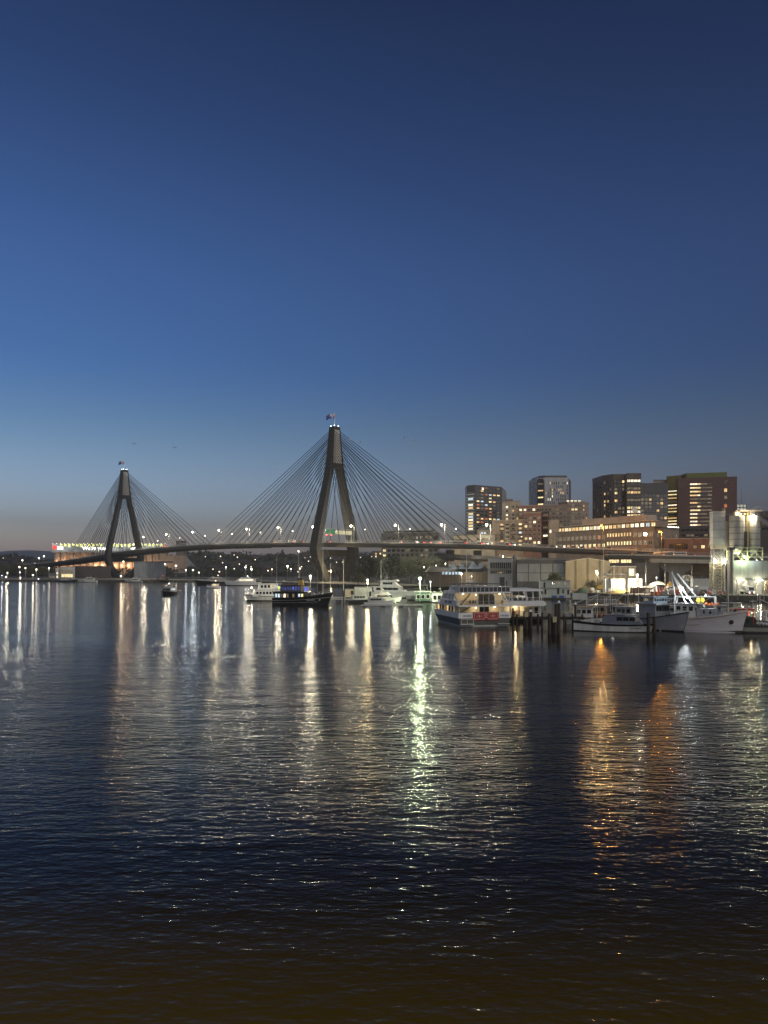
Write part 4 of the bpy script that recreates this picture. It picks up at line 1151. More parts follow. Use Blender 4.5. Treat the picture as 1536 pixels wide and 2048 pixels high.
for px, py, D, m, r, lb in [(247, 1123, 690, lamp_white, 0.55, 'white yard lamp glaring between the legs of the far pylon'), (242, 1152, 668, lamp_small, 0.7, 'low yard lamp at the foot of the far pylon'), (372, 1140, 660, lamp_cool, 0.63, 'blue white floodlight right of the grey far shed'), (352, 1131.5, 700, lamp_small, 0.9, 'tall yard lamp beside the end of the silos'), (330, 1128, 760, lamp_small, 0.6, 'small yard lamp at the corner of the grey far shed'), (386, 1140, 690, lamp_small, 0.7, 'small yard lamp right of the blue white floodlight'), (452, 1134.5, 640, lamp_cool, 0.58, 'glaring yard lamp behind the dark motor yacht'), (491, 1134.5, 620, lamp_cool, 0.61, 'wide glaring yard lamp behind the sleek white yacht'), (503, 1138.5, 700, lamp_small, 0.9, 'small yard lamp right of the wide glaring one'), (575, 1132, 640, lamp_white, 0.75, 'yard lamp in front of the wooded hill left of the near pylon'), (544, 1138.5, 660, lamp_warm, 0.5, 'warm low yard lamp above the white ferry'), (582, 1138, 640, lamp_small, 0.6, 'small yard lamp above the black ship'), (398, 1145, 640, lamp_small, 0.5, 'small low lamp on the shore left of the dark yacht'), (597, 1102, 560, lamp_white, 0.5, 'cool lamp on a tall leaning mast left of the near pylon'), (600, 1137, 600, lamp_small, 0.5, 'small lamp on the shore behind the black ship'), (662, 1141, 556, lamp_warm, 0.45, 'small lamp on a pole at the foot of the near pylon'), (621, 1152, 268, lamp_white, 0.42, 'white lamp on a pole behind the black ship')]:
    mast(lb, px, py, D, 2.0 if D > 300 else 0.6, m, r, GM_, w_=0.12 if D > 300 else 0.1, gain=8.0 if px == 662 else (0.09 if D > 300 else 0.8))
for px, py, D, lb in [(400, 1107, 700, 'tall dark unlit light mast left of the bridge middle'), (500, 1105, 690, 'tall dark unlit light mast with a wide head below the bridge'), (518, 1116, 700, 'slim dark unlit light mast right of the wide headed one'), (572, 1116, 620, 'slim dark unlit mast left of the leaning one')]:
    mast(lb, px, py, D, 2, glass_dark, 0.7, 'unlit masts on the middle shore', 2, mm=steel_dark, w_=0.35 if px == 500 else 0.2)

# ------------------------------------------------------------------ boats
class Hull:
    def __init__(s, L_, B, fs, fb, draft=0.7, rake=1.0, stern=0.85, flare=0.8, bp=2.0, bul=0.5, ns=18):
        s.__dict__.update(locals())
    def w(s, t):
        if t < 0.45: k = t / 0.45; return s.B / 2 * lerp(s.stern, 1, k * k * (3 - 2 * k))
        return s.B / 2 * max(0.02, (1 - ((t - 0.45) / 0.55) ** s.bp)) ** 0.85
    def zd(s, t): return s.fs + (s.fb - s.fs) * t ** 2.2
    def pt(s, t, f, off=0.0, side=1):
        """Point on the skin: t from stern to bow, f from the waterline (0) to the rail (1)."""
        zd = s.zd(t); z = zd * f
        fl = lerp(0.97, s.flare, t ** 1.5)
        y = s.w(t) * lerp(fl, 1, max(0, f) ** 1.3) + off
        if f < 0: y = s.w(t) * fl * (1 + f * 0.9) + off; z = s.draft * f
        x = -s.L_ / 2 + s.L_ * t + s.rake * max(0, z) / s.fb * t ** 3
        return Vector((x, side * max(y, 0.0), z))
    def build(s, o, hm, dm, deck_name='deck'):
        ts = [(i / s.ns) for i in range(s.ns + 1)]
        fr = [1, 0.75, 0.5, 0.25, 0, -0.6, -1.0]
        rs = [[s.pt(t, f) for f in fr] + [s.pt(t, f, 0, -1) for f in fr[-2::-1]] for t in ts]
        m = MB(); m.rings(rs, cap=False, closed=False)
        n = len(rs[0]); m.add(rs[0], [tuple(range(n))])
        m.build('hull', hm, o, False)
        d = []
        for t in ts:
            a, b = s.pt(t, 1, -0.06), s.pt(t, 1, -0.06, -1)
            d.append([Vector((a.x, a.y, a.z - s.bul)), Vector((b.x, b.y, b.z - s.bul)), Vector((b.x, b.y, b.z - s.bul - 0.05)), Vector((a.x, a.y, a.z - s.bul - 0.05))])
        MB().rings(d).build(deck_name, dm, o)
        return s
    def band(s, o, name, f0, f1, off, m, t0=0.0, t1=1.0):
        k = MB()
        ts = [lerp(t0, t1, i / s.ns) for i in range(s.ns + 1)]
        for sd in (1, -1):
            k.rings([[s.pt(t, f0, -0.01, sd), s.pt(t, f0, off, sd), s.pt(t, f1, off, sd), s.pt(t, f1, -0.01, sd)] for t in ts])
        return k.build(name, m, o)
    def rail(s, o, h=0.9, t0=0.5, t1=1.0, n=9, m=None, name='rail'):
        k = MB()
        for sd in (1, -1):
            pts = [s.pt(lerp(t0, t1, i / n), 1, -0.1, sd) for i in range(n + 1)]
            up = [p + Vector((0, 0, h)) for p in pts]
            for p, q in zip(pts, up): k.tube(p, q, 0.025, n=4)
            k.path(up, 0.03, 4)
        return k.build(name, m or pole_white, o)
    def text(s, o, txt, size, m, t, f, side=-1, name='boat_name'):
        a, b = s.pt(t - 0.02, f, 0.03, side), s.pt(t + 0.02, f, 0.03, side)
        u = s.pt(t, f + 0.15, 0.03, side) - s.pt(t, f - 0.15, 0.03, side)
        d = (b - a) if side < 0 else (a - b)
        d.normalize(); n_ = d.cross(u).normalized(); u = n_.cross(d)
        q = Matrix((d, u, n_)).transposed().to_euler()
        c = (a + b) / 2 + n_ * 0.015
        return lettering(txt, size, m, o, c, q, 'CENTER', name, 0.01)

def cabin(o, name, prof, w0, m, taper=0.9, z_split=None):
    """Deck house from a side profile (x, z); the top is narrower by taper."""
    zs = [p[1] for p in prof]; lo, hi = min(zs), max(zs)
    def yw(z): return w0 / 2 * lerp(1, taper, (z - lo) / max(0.01, hi - lo))
    n = len(prof)
    vs = [(x, -yw(z), z) for x, z in prof] + [(x, yw(z), z) for x, z in prof]
    k = MB(); k._ext(vs, n)
    return k.build(name, m, o)
def panes(o, quads, m, name='window'):
    for q in quads:
        k = MB(); a = [Vector(p) for p in q]
        n_ = (a[1] - a[0]).cross(a[3] - a[0]).normalized() * 0.03
        k.rings([[p - n_ for p in a], [p + n_ for p in a]]); k.build(name, m, o)
def strip(x0, x1, z0, z1, y, n, gap=0.12, sx=0.0):
    """n window quads along one side at y."""
    res = []
    for i in range(n):
        a, b = lerp(x0, x1, i / n) + gap / 2, lerp(x0, x1, (i + 1) / n) - gap / 2
        res.append([(a, y, z0), (b, y, z0), (b + sx, y * 0.985, z1), (a + sx, y * 0.985, z1)])
    return res

def motor_yacht(label, px, D, L_, rz, hm, cm, group, lit=None, fly=True, B=None, dark=glass_dark, tiers=1, name='motor_yacht', cat='yacht', bulb=None):
    o = T(name, label, cat, (X(px, D), D, 0), rz, group)
    B = B or L_ * 0.27
    h = Hull(L_, B, L_ * 0.085 + 0.3, L_ * 0.13 + 0.5, rake=L_ * 0.09, flare=0.7, bul=0.12)
    h.build(o, hm, white_worn)
    h.band(o, 'boot_stripe', 0.0, 0.14, 0.015, black_paint)
    h.band(o, 'rubbing_strake', 0.9, 1.0, 0.05, cm)
    z0 = h.zd(0.4); hh = L_ * 0.06 + 0.85
    cabin(o, 'cabin', [(-L_ * 0.34, z0 - 0.3), (L_ * 0.27, z0 - 0.1), (L_ * 0.13, z0 + hh), (-L_ * 0.36, z0 + hh)], B * 0.74, cm, 0.9)
    panes(o, [q for s_ in (-1, 1) for q in strip(-L_ * 0.30, L_ * 0.11, z0 + hh * 0.42, z0 + hh * 0.82, s_ * (B * 0.36 + 0.03), 4)], lit or dark)
    yw = B * 0.36
    panes(o, [[(L_ * 0.232, -yw * 0.95, z0 + hh * 0.2), (L_ * 0.232, yw * 0.95, z0 + hh * 0.2), (L_ * 0.155, yw * 0.9, z0 + hh * 0.85), (L_ * 0.155, -yw * 0.9, z0 + hh * 0.85)]], dark, 'windscreen')
    zt = z0 + hh
    MB().prism([(-L_ * 0.44, -B * 0.37), (L_ * 0.15, -B * 0.36), (L_ * 0.17, 0), (L_ * 0.15, B * 0.36), (-L_ * 0.44, B * 0.37)], zt + 0.005, zt + 0.16).build('roof', cm, o)
    if tiers > 1:
        h2 = hh * 0.95
        cabin(o, 'upper_cabin', [(-L_ * 0.24, zt + 0.17), (L_ * 0.12, zt + 0.17), (L_ * 0.02, zt + h2), (-L_ * 0.22, zt + h2)], B * 0.6, cm, 0.88)
        panes(o, [q for s_ in (-1, 1) for q in strip(-L_ * 0.18, L_ * 0.0, zt + h2 * 0.45, zt + h2 * 0.85, s_ * (B * 0.28 + 0.03), 4)], dark)
        MB().box(-L_ * 0.28, L_ * 0.05, -B * 0.3, B * 0.3, zt + h2 + 0.005, zt + h2 + 0.14).build('upper_roof', cm, o)
        zt = zt + h2
    if fly:
        cabin(o, 'flybridge', [(-L_ * 0.2, zt + 0.17), (L_ * 0.1, zt + 0.17), (L_ * 0.06, zt + 0.85), (-L_ * 0.02, zt + 0.6), (-L_ * 0.2, zt + 0.6)], B * 0.55, cm, 0.92)
        k = MB()
        k.tube((-L_ * 0.17, -B * 0.25, zt + 0.5), (-L_ * 0.12, -B * 0.22, zt + 1.7), 0.06).tube((-L_ * 0.17, B * 0.25, zt + 0.5), (-L_ * 0.12, B * 0.22, zt + 1.7), 0.06).tube((-L_ * 0.12, -B * 0.22, zt + 1.7), (-L_ * 0.12, B * 0.22, zt + 1.7), 0.06)
        k.tube((-L_ * 0.12, 0, zt + 1.7), (-L_ * 0.13, 0, zt + 2.7), 0.05, 0.02).box(-L_ * 0.15, -L_ * 0.1, -0.5, 0.5, zt + 1.75, zt + 1.85)
        k.build('radar_arch', cm, o)
    h.rail(o, 0.75, 0.55, 0.99)
    if bulb: lampball(o, (-L_ * 0.12, 0, zt + 2.0), 0.22, bulb)
    return o
def sailboat(label, px, D, L_, rz, mast_py, hm, group, boom=True):
    o = T('sailing_yacht', label, 'sailing yacht', (X(px, D), D, 0), rz, group)
    h = Hull(L_, L_ * 0.29, 0.95, 1.35, rake=L_ * 0.07, stern=0.55, flare=0.82, bul=0.06)
    h.build(o, hm, white_worn); h.band(o, 'boot_stripe', 0.0, 0.15, 0.015, blue_paint)
    cabin(o, 'cabin', [(-L_ * 0.18, 0.85), (L_ * 0.24, 1.0), (L_ * 0.17, 1.6), (-L_ * 0.17, 1.65)], L_ * 0.16, white_worn, 0.85)
    panes(o, [q for s_ in (-1, 1) for q in strip(-L_ * 0.12, L_ * 0.12, 1.2, 1.45, s_ * (L_ * 0.077), 3)], glass_dark)
    mz = Z(mast_py, D)
    MB().tube((L_ * 0.08, 0, 1.5), (L_ * 0.08, 0, mz), 0.11, 0.07, 6).tube((L_ * 0.08, -1.0, mz * 0.62), (L_ * 0.08, 1.0, mz * 0.62), 0.04, n=4).build('mast', pole_white, o)
    if boom: MB().tube((L_ * 0.07, 0, 2.5), (-L_ * 0.3, 0, 2.35), 0.2, 0.14, 8).build('furled_sail', blue_paint, o)
    k = MB()
    for p in ((L_ * 0.5, 0, 1.3), (-L_ * 0.48, 0, 1.0), (L_ * 0.05, L_ * 0.13, 1.0), (L_ * 0.05, -L_ * 0.13, 1.0)): k.tube(p, (L_ * 0.08, 0, mz - 0.1), 0.025, n=3)
    k.build('rigging', steel_grey, o)
    return o
GY = 'boats in the marina below the near pylon'
motor_yacht('dark motor yacht with a long row of lit windows across the bay', 428, 555, 25, R(180), black_paint, grey_paint, GY, lit_dim, bulb=lamp_small)
motor_yacht('sleek white motor yacht glaring with white deck lights, right of the dark one', 487, 530, 24, R(180), white_paint, white_paint, GY, lit_white, bulb=lamp_cool)
motor_yacht('small brightly lit runabout ahead of the dark motor yacht', 428, 462, 8, R(185), white_paint, white_paint, GY, lit_yellow, fly=False, bulb=lamp_warm)
motor_yacht('low dark launch with a red light moored right of the far pylon', 322, 655, 17, R(170), black_paint, trim_dark, GY, lit_dim, bulb=tail_red)
motor_yacht('dark tour boat coming towards the camera in open water below the far pylon', 336, 342, 13, R(-93), black_paint, grey_paint, None, lit_cool, B=5.6, name='tour_boat', cat='boat', bulb=lamp_small)
motor_yacht('big white two tier motor yacht beside the greenish quay lamp', 787, 306, 22.5, R(-14), white_paint, white_paint, GY, tiers=2)
motor_yacht('white flybridge cruiser lying in front of the two tier yacht', 772, 268, 10.5, R(-25), white_paint, white_paint, GY)
motor_yacht('white bowrider with a dark canopy at the floating pontoon', 756, 243, 9.0, R(10), white_paint, white_worn, GY, fly=False)
motor_yacht('black hulled launch with a pale strake between the pontoon sheds', 724, 262, 9.5, R(5), black_paint, white_worn, GY, fly=False)
motor_yacht('small grey cruiser half hidden behind the white ferry of the left jetty', 540, 318, 12, R(178), grey_paint, white_worn, GY, lit_warm)
motor_yacht('white cruiser behind the three decked ferry, under the brown hall', 966, 262, 13, R(175), white_paint, white_paint, GY, tiers=1)
motor_yacht('cream topped cruiser behind the ferry roof, left of the white pole', 1010, 248, 12, R(180), white_paint, timber_pale, GY)
motor_yacht('blue and white cruiser with a lime canopy behind the charter boat', 1040, 240, 10, R(180), blue_paint, white_paint, GY)
motor_yacht('white workboat moored between the greenish lamp and the ferry', 872, 270, 12, R(190), grey_paint, white_worn, GY)
motor_yacht('teal shadowed cruiser moored right of the big white yacht', 846, 285, 12, R(170), grey_paint, white_worn, GY)
motor_yacht('far white cruiser in the dark beside the grey shed', 268, 648, 14, R(180), grey_paint, white_worn, GY)
motor_yacht('pale cruiser lying under the white shed of the far shore', 176, 655, 16, R(180), white_worn, white_worn, GY)
motor_yacht('dark cruiser below the white shed at the far quay', 134, 660, 15, R(0), black_paint, grey_paint, GY, lit_dim)
sailboat('sailing yacht with the tallest white mast, moored right of the black ship', 652, 292, 15, R(175), 1078, white_worn, GY)
sailboat('sailing yacht with a slim mast in front of the two tier motor yacht', 766, 262, 9, R(170), 1120, white_worn, GY)
sailboat('sailing yacht whose mast rises above the ferry roof', 938, 250, 10, R(180), 1101, white_worn, GY, False)
sailboat('sailing yacht with a grey mast behind the black ship', 602, 305, 10, R(160), 1128, blue_paint, GY)
sailboat('sailing yacht at the far quay left of the near pylon', 556, 520, 12, R(180), 1113, blue_paint, GY)
# bare mooring poles of the marina
def bare_pole(label, px, py, D, base=-2, r=0.13, m=None, name='mooring_pole', dark=None):
    o = T(name, label, 'pole', (X(px, D), D, 0), 0, 'tall bare poles of the marina')
    z = Z(py, D)
    MB().tube((0, 0, (z * 0.28 if dark else base)), (0, 0, z), r, r * 0.8, 8).build('pole', m or pole_white, o)
    if dark: MB().tube((0, 0, base), (0, 0, z * 0.28 - 0.003), r * 1.25, n=8).build('sleeve', timber_dark, o)
bare_pole('tall white pole with a black foot left of the small white shed', 687, 1118, 262, dark=True)
bare_pole('slim pole with a small lamp between the two masts near the black ship', 661, 1127, 285, r=0.11)
bare_pole('white pole behind the two storey white houseboat', 1079, 1159, 262, r=0.2)
bare_pole('thin tall pole rising in front of the gabled tan shed', 1207, 1086, 300, 2, r=0.1)
bare_pole('short white pole at the end of the pontoon', 736, 1178, 246)

# pontoons, huts and jetties of the marina
pont_m = mat('pontoon_timber', (0.12, 0.11, 0.09), 0.9, var=0.3, sc=0.8)
def pontoon(label, px0, px1, D, w_, z=0.55):
    x0, x1 = X(px0, D), X(px1, D)
    o = T('pontoon', label, 'pontoon', ((x0 + x1) / 2, D, 0), 0, 'floating pontoons of the marina')
    hw = (x1 - x0) / 2
    MB().box(-hw, hw, 0, w_, z - 0.18, z).build('deck', pont_m, o)
    k = MB(); n = max(3, int(hw / 2))
    for i in range(n): x = lerp(-hw + 1.0, hw - 1.0, i / (n - 1)); k.box(x - 0.8, x + 0.8, 0.15, w_ - 0.15, -0.3, z - 0.182)
    k.build('float', concrete_dark, o)
    MB().box(-hw, hw, -0.06, -0.002, z - 0.3, z + 0.03).build('fender_strip', white_worn, o)
    return o
pontoon('long pontoon in front of the white motor yachts, left of the greenish glitter', 722, 846, 236, 3)
pontoon('pontoon the black ship lies against', 640, 712, 262, 6, 1.4)
pontoon('pontoon behind the ferry with the blue and white cruiser', 960, 1080, 234, 4)
pontoon('dark pontoon under the bow of the two tier yacht', 700, 800, 285, 4, 0.8)
b = Bld('pontoon_shed', 'white flat roofed shed on the pontoon right of the bare white pole', 'shed', [(709, 280), (744, 280)], 0.9, 5.0, white_worn, 5)
b.coping(roof_grey, 0.15, 0.2)
b.grid(0, [1.4], [0.9], 0.9, 2.1, lambda r, c: 'dark', white_worn, 0)
b = Bld('pontoon_shed', 'low cream lit shed on the pontoon beside the black bow', 'shed', [(690, 275), (708, 275)], 1.5, 4.4, render_cream, 4)
b.coping(roof_grey, 0.15, 0.2); b.grid(0, [2.0], [0.8], 1.0, 1.9, lambda r, c: 'dark', trim_dark, 0)
b = Bld('floating_home', 'flat roofed dark green floating home under the greenish lamp', 'houseboat', [(830, 268), (862, 268)], 0.4, 3.6, mat('paint_green', (0.05, 0.09, 0.075), 0.6), 6)
b.coping(white_worn, 0.18, 0.3); b.grid(0, [1.2], frac(3), 1.3, 1.5, lambda r, c: 'dark', white_worn, 0)
b = Bld('floating_home', 'pale floating home left of the ferry bow', 'houseboat', [(864, 262), (884, 262)], 0.4, 3.4, white_worn, 5)
b.coping(roof_grey, 0.18, 0.3); b.grid(0, [1.2], frac(2), 1.1, 1.4, lambda r, c: 'dark', trim_dark, 0)

# ---- black converted ship with lights on deck
def black_ship():
    o = T('party_ship', 'long black wooden ship with blue lights and a yellow funnel moored below the near pylon', 'ship', (X(602, 248), 248, 0), R(-11))
    h = Hull(18.6, 5.4, 2.3, 4.1, rake=1.6, stern=0.8, flare=0.6, bul=0.3, bp=2.4)
    h.build(o, black_paint, timber_dark)
    h.band(o, 'white_line', 0.62, 0.65, 0.025, white_worn); h.band(o, 'rubbing_strake', 0.9, 1.0, 0.07, steel_dark); h.band(o, 'lower_line', 0.30, 0.325, 0.025, white_worn, 0, 0.82)
    h.text(o, 'NIRVANA', 0.62, white_paint, 0.70, 0.47)
    MB().ball(h.pt(0.84, 0.5, 0.0, -1), 0.3, 8, 6, (0.9, 0.25, 1.2)).build('anchor', white_worn, o)
    cabin(o, 'lower_saloon', [(-8.6, 2.0), (1.8, 2.0), (1.8, 4.2), (-8.6, 4.2)], 4.6, black_paint, 1.0)
    ks = [lit_cool, lit_cool, lit_dim, lit_white, lit_dim, glass_dark, lit_dim, glass_dark, lit_cool, lit_yellow]
    for s_ in (-1, 1):
        for q, m in zip(strip(-8.4, 1.6, 2.5, 3.7, s_ * 2.33, 10, 0.3), ks): panes(o, [q], m)
    MB().box(-9.2, 3.0, -2.6, 2.6, 4.203, 4.4).build('upper_deck', steel_dark, o)
    k = MB()
    for i in range(14):
        x = -9.0 + i * 0.9
        for y in (-2.5, 2.5): k.tube((x, y, 4.4), (x, y, 5.4), 0.035, n=4)
    for y in (-2.5, 2.5):
        for z in (4.9, 5.4): k.tube((-9.1, y, z), (2.9, y, z), 0.03, n=4)
    k.build('deck_railing', steel_grey, o)
    cabin(o, 'upper_saloon', [(-6.5, 4.41), (0.5, 4.41), (0.3, 6.4), (-6.5, 6.4)], 3.6, trim_dark, 0.95)
    neon = glow('neon_violet', (0.16, 0.22, 0.9), 0.35, vary=0.9)
    for s_ in (-1, 1): panes(o, strip(-6.3, 0.2, 4.9, 6.0, s_ * 1.82, 7, 0.35), neon, 'blue_lit_window')
    MB().box(-7.2, 1.0, -2.1, 2.1, 6.405, 6.55).build('roof', mat('roof_brown', (0.16, 0.07, 0.05), 0.7), o)
    cabin(o, 'funnel', [(-0.9, 6.56), (0.9, 6.56), (0.6, 8.3), (-0.7, 8.3)], 1.7, mat('funnel_ochre', (0.5, 0.36, 0.10), 0.6), 0.8)
    MB().box(-0.85, 0.75, -0.8, 0.8, 8.305, 8.7).build('funnel_cap', black_paint, o)
    h.rail(o, 1.0, 0.6, 0.99, 12, steel_grey)
    MB().tube((5.6, 0, 2.4), (5.6, 0, 11.5), 0.12, 0.07).tube((-8.6, 0, 4.4), (-8.6, 0, 9), 0.09, 0.05).build('mast', steel_grey, o)
    k = MB().tube((5.6, 0, 11.3), (10.3, 0, 4.2), 0.03, n=3).tube((5.6, 0, 11.3), (-8.6, 0, 8.9), 0.03, n=3).tube((5.6, 0, 11.3), (4.6, -2.2, 3.6), 0.03, n=3).tube((5.6, 0, 11.3), (4.6, 2.2, 3.6), 0.03, n=3)
    k.build('rigging', steel_dark, o)
    k = MB()
    for i in range(9): a = rng.uniform(3.2, 8.2); k.obox((a, rng.uniform(-1.2, 1.2), 3.4 + rng.uniform(0, .5)), (rng.uniform(.4, 1.0), .5, rng.uniform(.4, .9)), rng.uniform(0, 3))
    k.build('deck_gear', steel_grey, o)
black_ship()
# ---- white harbour ferry left of it
def white_ferry():
    o = T('harbour_ferry', 'small white two decked ferry moored at the stern of the black ship', 'ferry', (X(528, 279), 279, 0), R(196))
    h = Hull(12.5, 4.6, 1.7, 2.6, rake=1.0, stern=0.85, flare=0.75, bul=0.15)
    h.build(o, white_worn, grey_paint)
    h.band(o, 'boot_stripe', 0, 0.16, 0.02, black_paint); h.band(o, 'rubbing_strake', 0.86, 0.95, 0.06, black_paint)
    cabin(o, 'lower_cabin', [(-5.8, 1.5), (4.4, 1.7), (3.6, 4.0), (-5.8, 4.0)], 4.0, white_paint, 0.96)
    for s_ in (-1, 1): panes(o, strip(-5.2, 3.3, 2.5, 3.4, s_ * 2.0, 7, 0.45), glass_dark)
    MB().box(-6.1, 3.9, -2.1, 2.1, 4.005, 4.2).build('upper_deck', white_worn, o)
    cabin(o, 'upper_cabin', [(-5.0, 4.21), (2.2, 4.21), (1.8, 6.3), (-5.0, 6.3)], 3.4, white_paint, 0.95)
    for s_ in (-1, 1):
        qs = strip(-4.8, 1.6, 4.9, 5.9, s_ * 1.71, 5, 0.5)
        panes(o, qs[2:], glass_dark); panes(o, qs[:1], lit_cool); panes(o, qs[1:2], lit_warm)
    MB().box(-5.3, 2.4, -1.9, 1.9, 6.305, 6.5).build('roof', white_worn, o)
    MB().tube((1, 0, 6.5), (1, 0, 9.5), 0.07, 0.04).build('mast', pole_white, o)
    h.rail(o, 0.8, 0.6, 0.99)
    lampball(o, (4.6, 0.3, 4.9), 0.3, lamp_small)
white_ferry()
# lit charter boats behind: coloured lights
def charter(label, px, D, cols):
    o = T('charter_boat', label, 'charter boat', (X(px, D), D, 0), R(180), GY)
    h = Hull(13, 4.4, 1.6, 2.4, rake=1.0, bul=0.2); h.build(o, blue_paint, grey_paint)
    cabin(o, 'saloon', [(-5.6, 1.5), (3.6, 1.6), (3.0, 4.2), (-5.6, 4.2)], 3.8, white_worn, 1)
    for s_ in (-1, 1):
        for q, m in zip(strip(-5.4, 2.8, 2.2, 3.8, s_ * 1.92, len(cols), 0.2), cols): panes(o, [q], m)
    MB().box(-6, 3.4, -2.1, 2.1, 4.205, 4.4).build('roof', grey_paint, o)
    k = MB()
    for x in (-5.6, -2.5, 0.6, 3.0):
        for y in (-1.9, 1.9): k.tube((x, y, 4.4), (x, y, 6.3), 0.05, n=4)
    k.build('awning_frame', steel_grey, o)
    MB().box(-5.9, 3.3, -2.0, 2.0, 6.305, 6.42).build('awning', blue_paint, o)
nb = glow('neon_blue', (0.10, 0.16, 1.0), 0.9, vary=0.6); lo_ = glow('neon_orange', (1.0, 0.38, 0.1), 1.5, vary=0.5); lg_ = glow('neon_lime', (0.8, 0.95, 0.2), 1.2, vary=0.5)
charter('charter boat with blue and orange lit saloon behind the black ship', 592, 322, [nb, nb, lit_yellow, nb, lo_, lo_])
charter('charter boat with orange and lime lights behind the white ferry', 556, 345, [lit_warm, lo_, lo_, lg_, lit_yellow, lg_])

# ---- three decked cruise ferry, seen on its stern corner
def cruise_ferry():
    o = T('cruise_ferry', 'white three decked cruise ferry with two red raft signs on its stern, navy hull', 'ferry', (X(917.5, 155), 155, 0), R(11.8))
    Wd, Ln = 11.3, 20.0      # local x across the stern (left to right), local y towards the bow
    cx = Wd / 2
    navy = mat('navy_hull', (0.12, 0.12, 0.10), 0.4, var=0.15)
    cream = mat('cabin_cream', (0.62, 0.52, 0.36), 0.6, var=0.08)
    def plan(inset, y0, y1, bow): # deck outline with a tapering bow
        return [(inset, y0), (Wd - inset, y0), (Wd - inset, y1 - bow), (cx + 4.0, y1), (cx - 4.0, y1), (inset, y1 - bow)]
    def hullring(z, ins, y0, y1, bow): return [(x, y, z) for x, y in plan(ins, y0, y1, bow)]
    MB().rings([hullring(-0.8, 0.9, 0.3, 18.6, 2.6), hullring(0.0, 0.45, 0.1, 19.3, 2.6), hullring(1.65, 0.0, 0.0, Ln + 0.4, 2.4)]).build('hull', navy, o)
    MB().rings([hullring(-0.01, 0.42, 0.05, 19.35, 2.6), hullring(0.22, 0.36, 0.03, 19.55, 2.6)]).build('boot_stripe', white_worn, o)
    MB().rings([hullring(1.653, -0.04, -0.04, Ln + 0.45, 2.4), hullring(2.75, -0.02, -0.02, Ln + 0.9, 2.3)]).build('bulwark', white_paint, o)
    # main deck saloon (walls set in), upper deck slab and wedge shaped side with the name
    MB().prism(plan(0.25, 3.2, Ln - 0.2, 2.0), 2.755, 4.05).build('main_saloon', cream, o)
    for y0, y1, n, k in ((3.4, 17.6, 12, None),):
        for i in range(n):
            a, b_ = lerp(y0, y1, i / n) + 0.1, lerp(y0, y1, (i + 1) / n) - 0.1
            for x in (0.22, Wd - 0.22): panes(o, [[(x, a, 2.85), (x, b_, 2.85), (x, b_, 3.95), (x, a, 3.95)]], [lit_dim, glass_dark, lit_dim, glass_dark, lit_warm, lit_dim][i % 6])
    MB().prism(plan(-0.08, -0.3, Ln + 1.0, 2.2), 4.053, 4.32).build('upper_deck', white_paint, o)
    # sides of the upper deck: solid wedge, high aft of the bow and falling to the stem
    for x0, x1 in ((-0.05, 0.18), (Wd - 0.18, Wd + 0.05)):
        MB().end([(1.4, 4.322), (Ln - 6.2, 4.322), (Ln - 6.2, 5.25), (3.4, 5.35), (1.4, 5.2)], x0, x1).build('name_board', white_paint, o)
    m = MB()
    rs = []
    for t in (0, 0.35, 0.7, 1.0):
        z1 = lerp(5.25, 4.6, t)
        y = Ln - 6.2 + t * 7.2; half = lerp(Wd / 2 + 0.05, 4.2, t ** 2.2)
        rs.append([(cx - half, y, 4.322), (cx + half, y, 4.322), (cx + half * 0.93, y - 0.1, z1), (cx - half * 0.93, y - 0.1, z1)])
    m.rings(rs).build('fore_deck', white_paint, o)
    lettering('BEST  CRUISES', 0.78, steel_dark, o, (-0.07, 7.2, 4.52), (R(90), 0, R(-90)), 'CENTER', 'boat_name')
    # upper cabin with raked front
    def cab(name, z0, z1, y0, y1, rake, ins, mm, aft=0.0):
        ps = [(ins, y0), (Wd - ins, y0), (Wd - ins, y1), (ins, y1)]
        top = [(ins + 0.35, y0 + aft), (Wd - ins - 0.35, y0 + aft), (Wd - ins - 0.35, y1 - rake), (ins + 0.35, y1 - rake)]
        MB().rings([[(x, y, z0) for x, y in ps], [(x, y, z1) for x, y in top]]).build(name, mm, o)
    cab('upper_saloon', 5.2, 6.85, 4.0, 14.2, 1.8, 0.1, white_paint)
    cab('saloon_wall', 4.325, 5.19, 4.0, 13.4, 0.2, 0.4, cream)
    for x, d in ((0.1, 1), (Wd - 0.1, -1)):
        for i in range(3):
            a, b_ = lerp(4.5, 13.2, i / 3) + 0.08, lerp(4.5, 13.2, (i + 1) / 3) - 0.08
            panes(o, [[(x + d * 0.07 - d * 0.06, a, 5.42), (x + d * 0.07 - d * 0.06, b_, 5.42), (x + d * 0.30 - d * 0.06, b_ - 0.9, 6.65), (x + d * 0.30 - d * 0.06, a - (0.2 if i else 0), 6.65)]], glass_dark)
    MB().prism([(-0.05, -0.2), (Wd + 0.05, -0.2), (Wd - 0.3, 12.6), (0.3, 12.6)], 6.853, 7.1).build('top_deck', white_paint, o)
    cab('wheelhouse', 7.103, 8.25, 7.6, 12.2, 1.3, 1.4, white_paint)
    for i in range(4):
        a = lerp(8.0, 11.0, i / 4)
        for x, d in ((1.4, 1), (Wd - 1.4, -1)): panes(o, [[(x, a, 7.35), (x, a + 0.6, 7.35), (x + d * 0.18, a + 0.5, 8.05), (x + d * 0.18, a, 8.05)]], glass_dark)
    for i in range(5):
        a = lerp(2.0, Wd - 2.0, i / 5); panes(o, [[(a, 12.1, 7.4), (a + 1.2, 12.1, 7.4), (a + 1.2, 11.3, 8.1), (a, 11.3, 8.1)]], glass_dark)
    # top deck railing screen and awning
    k = MB()
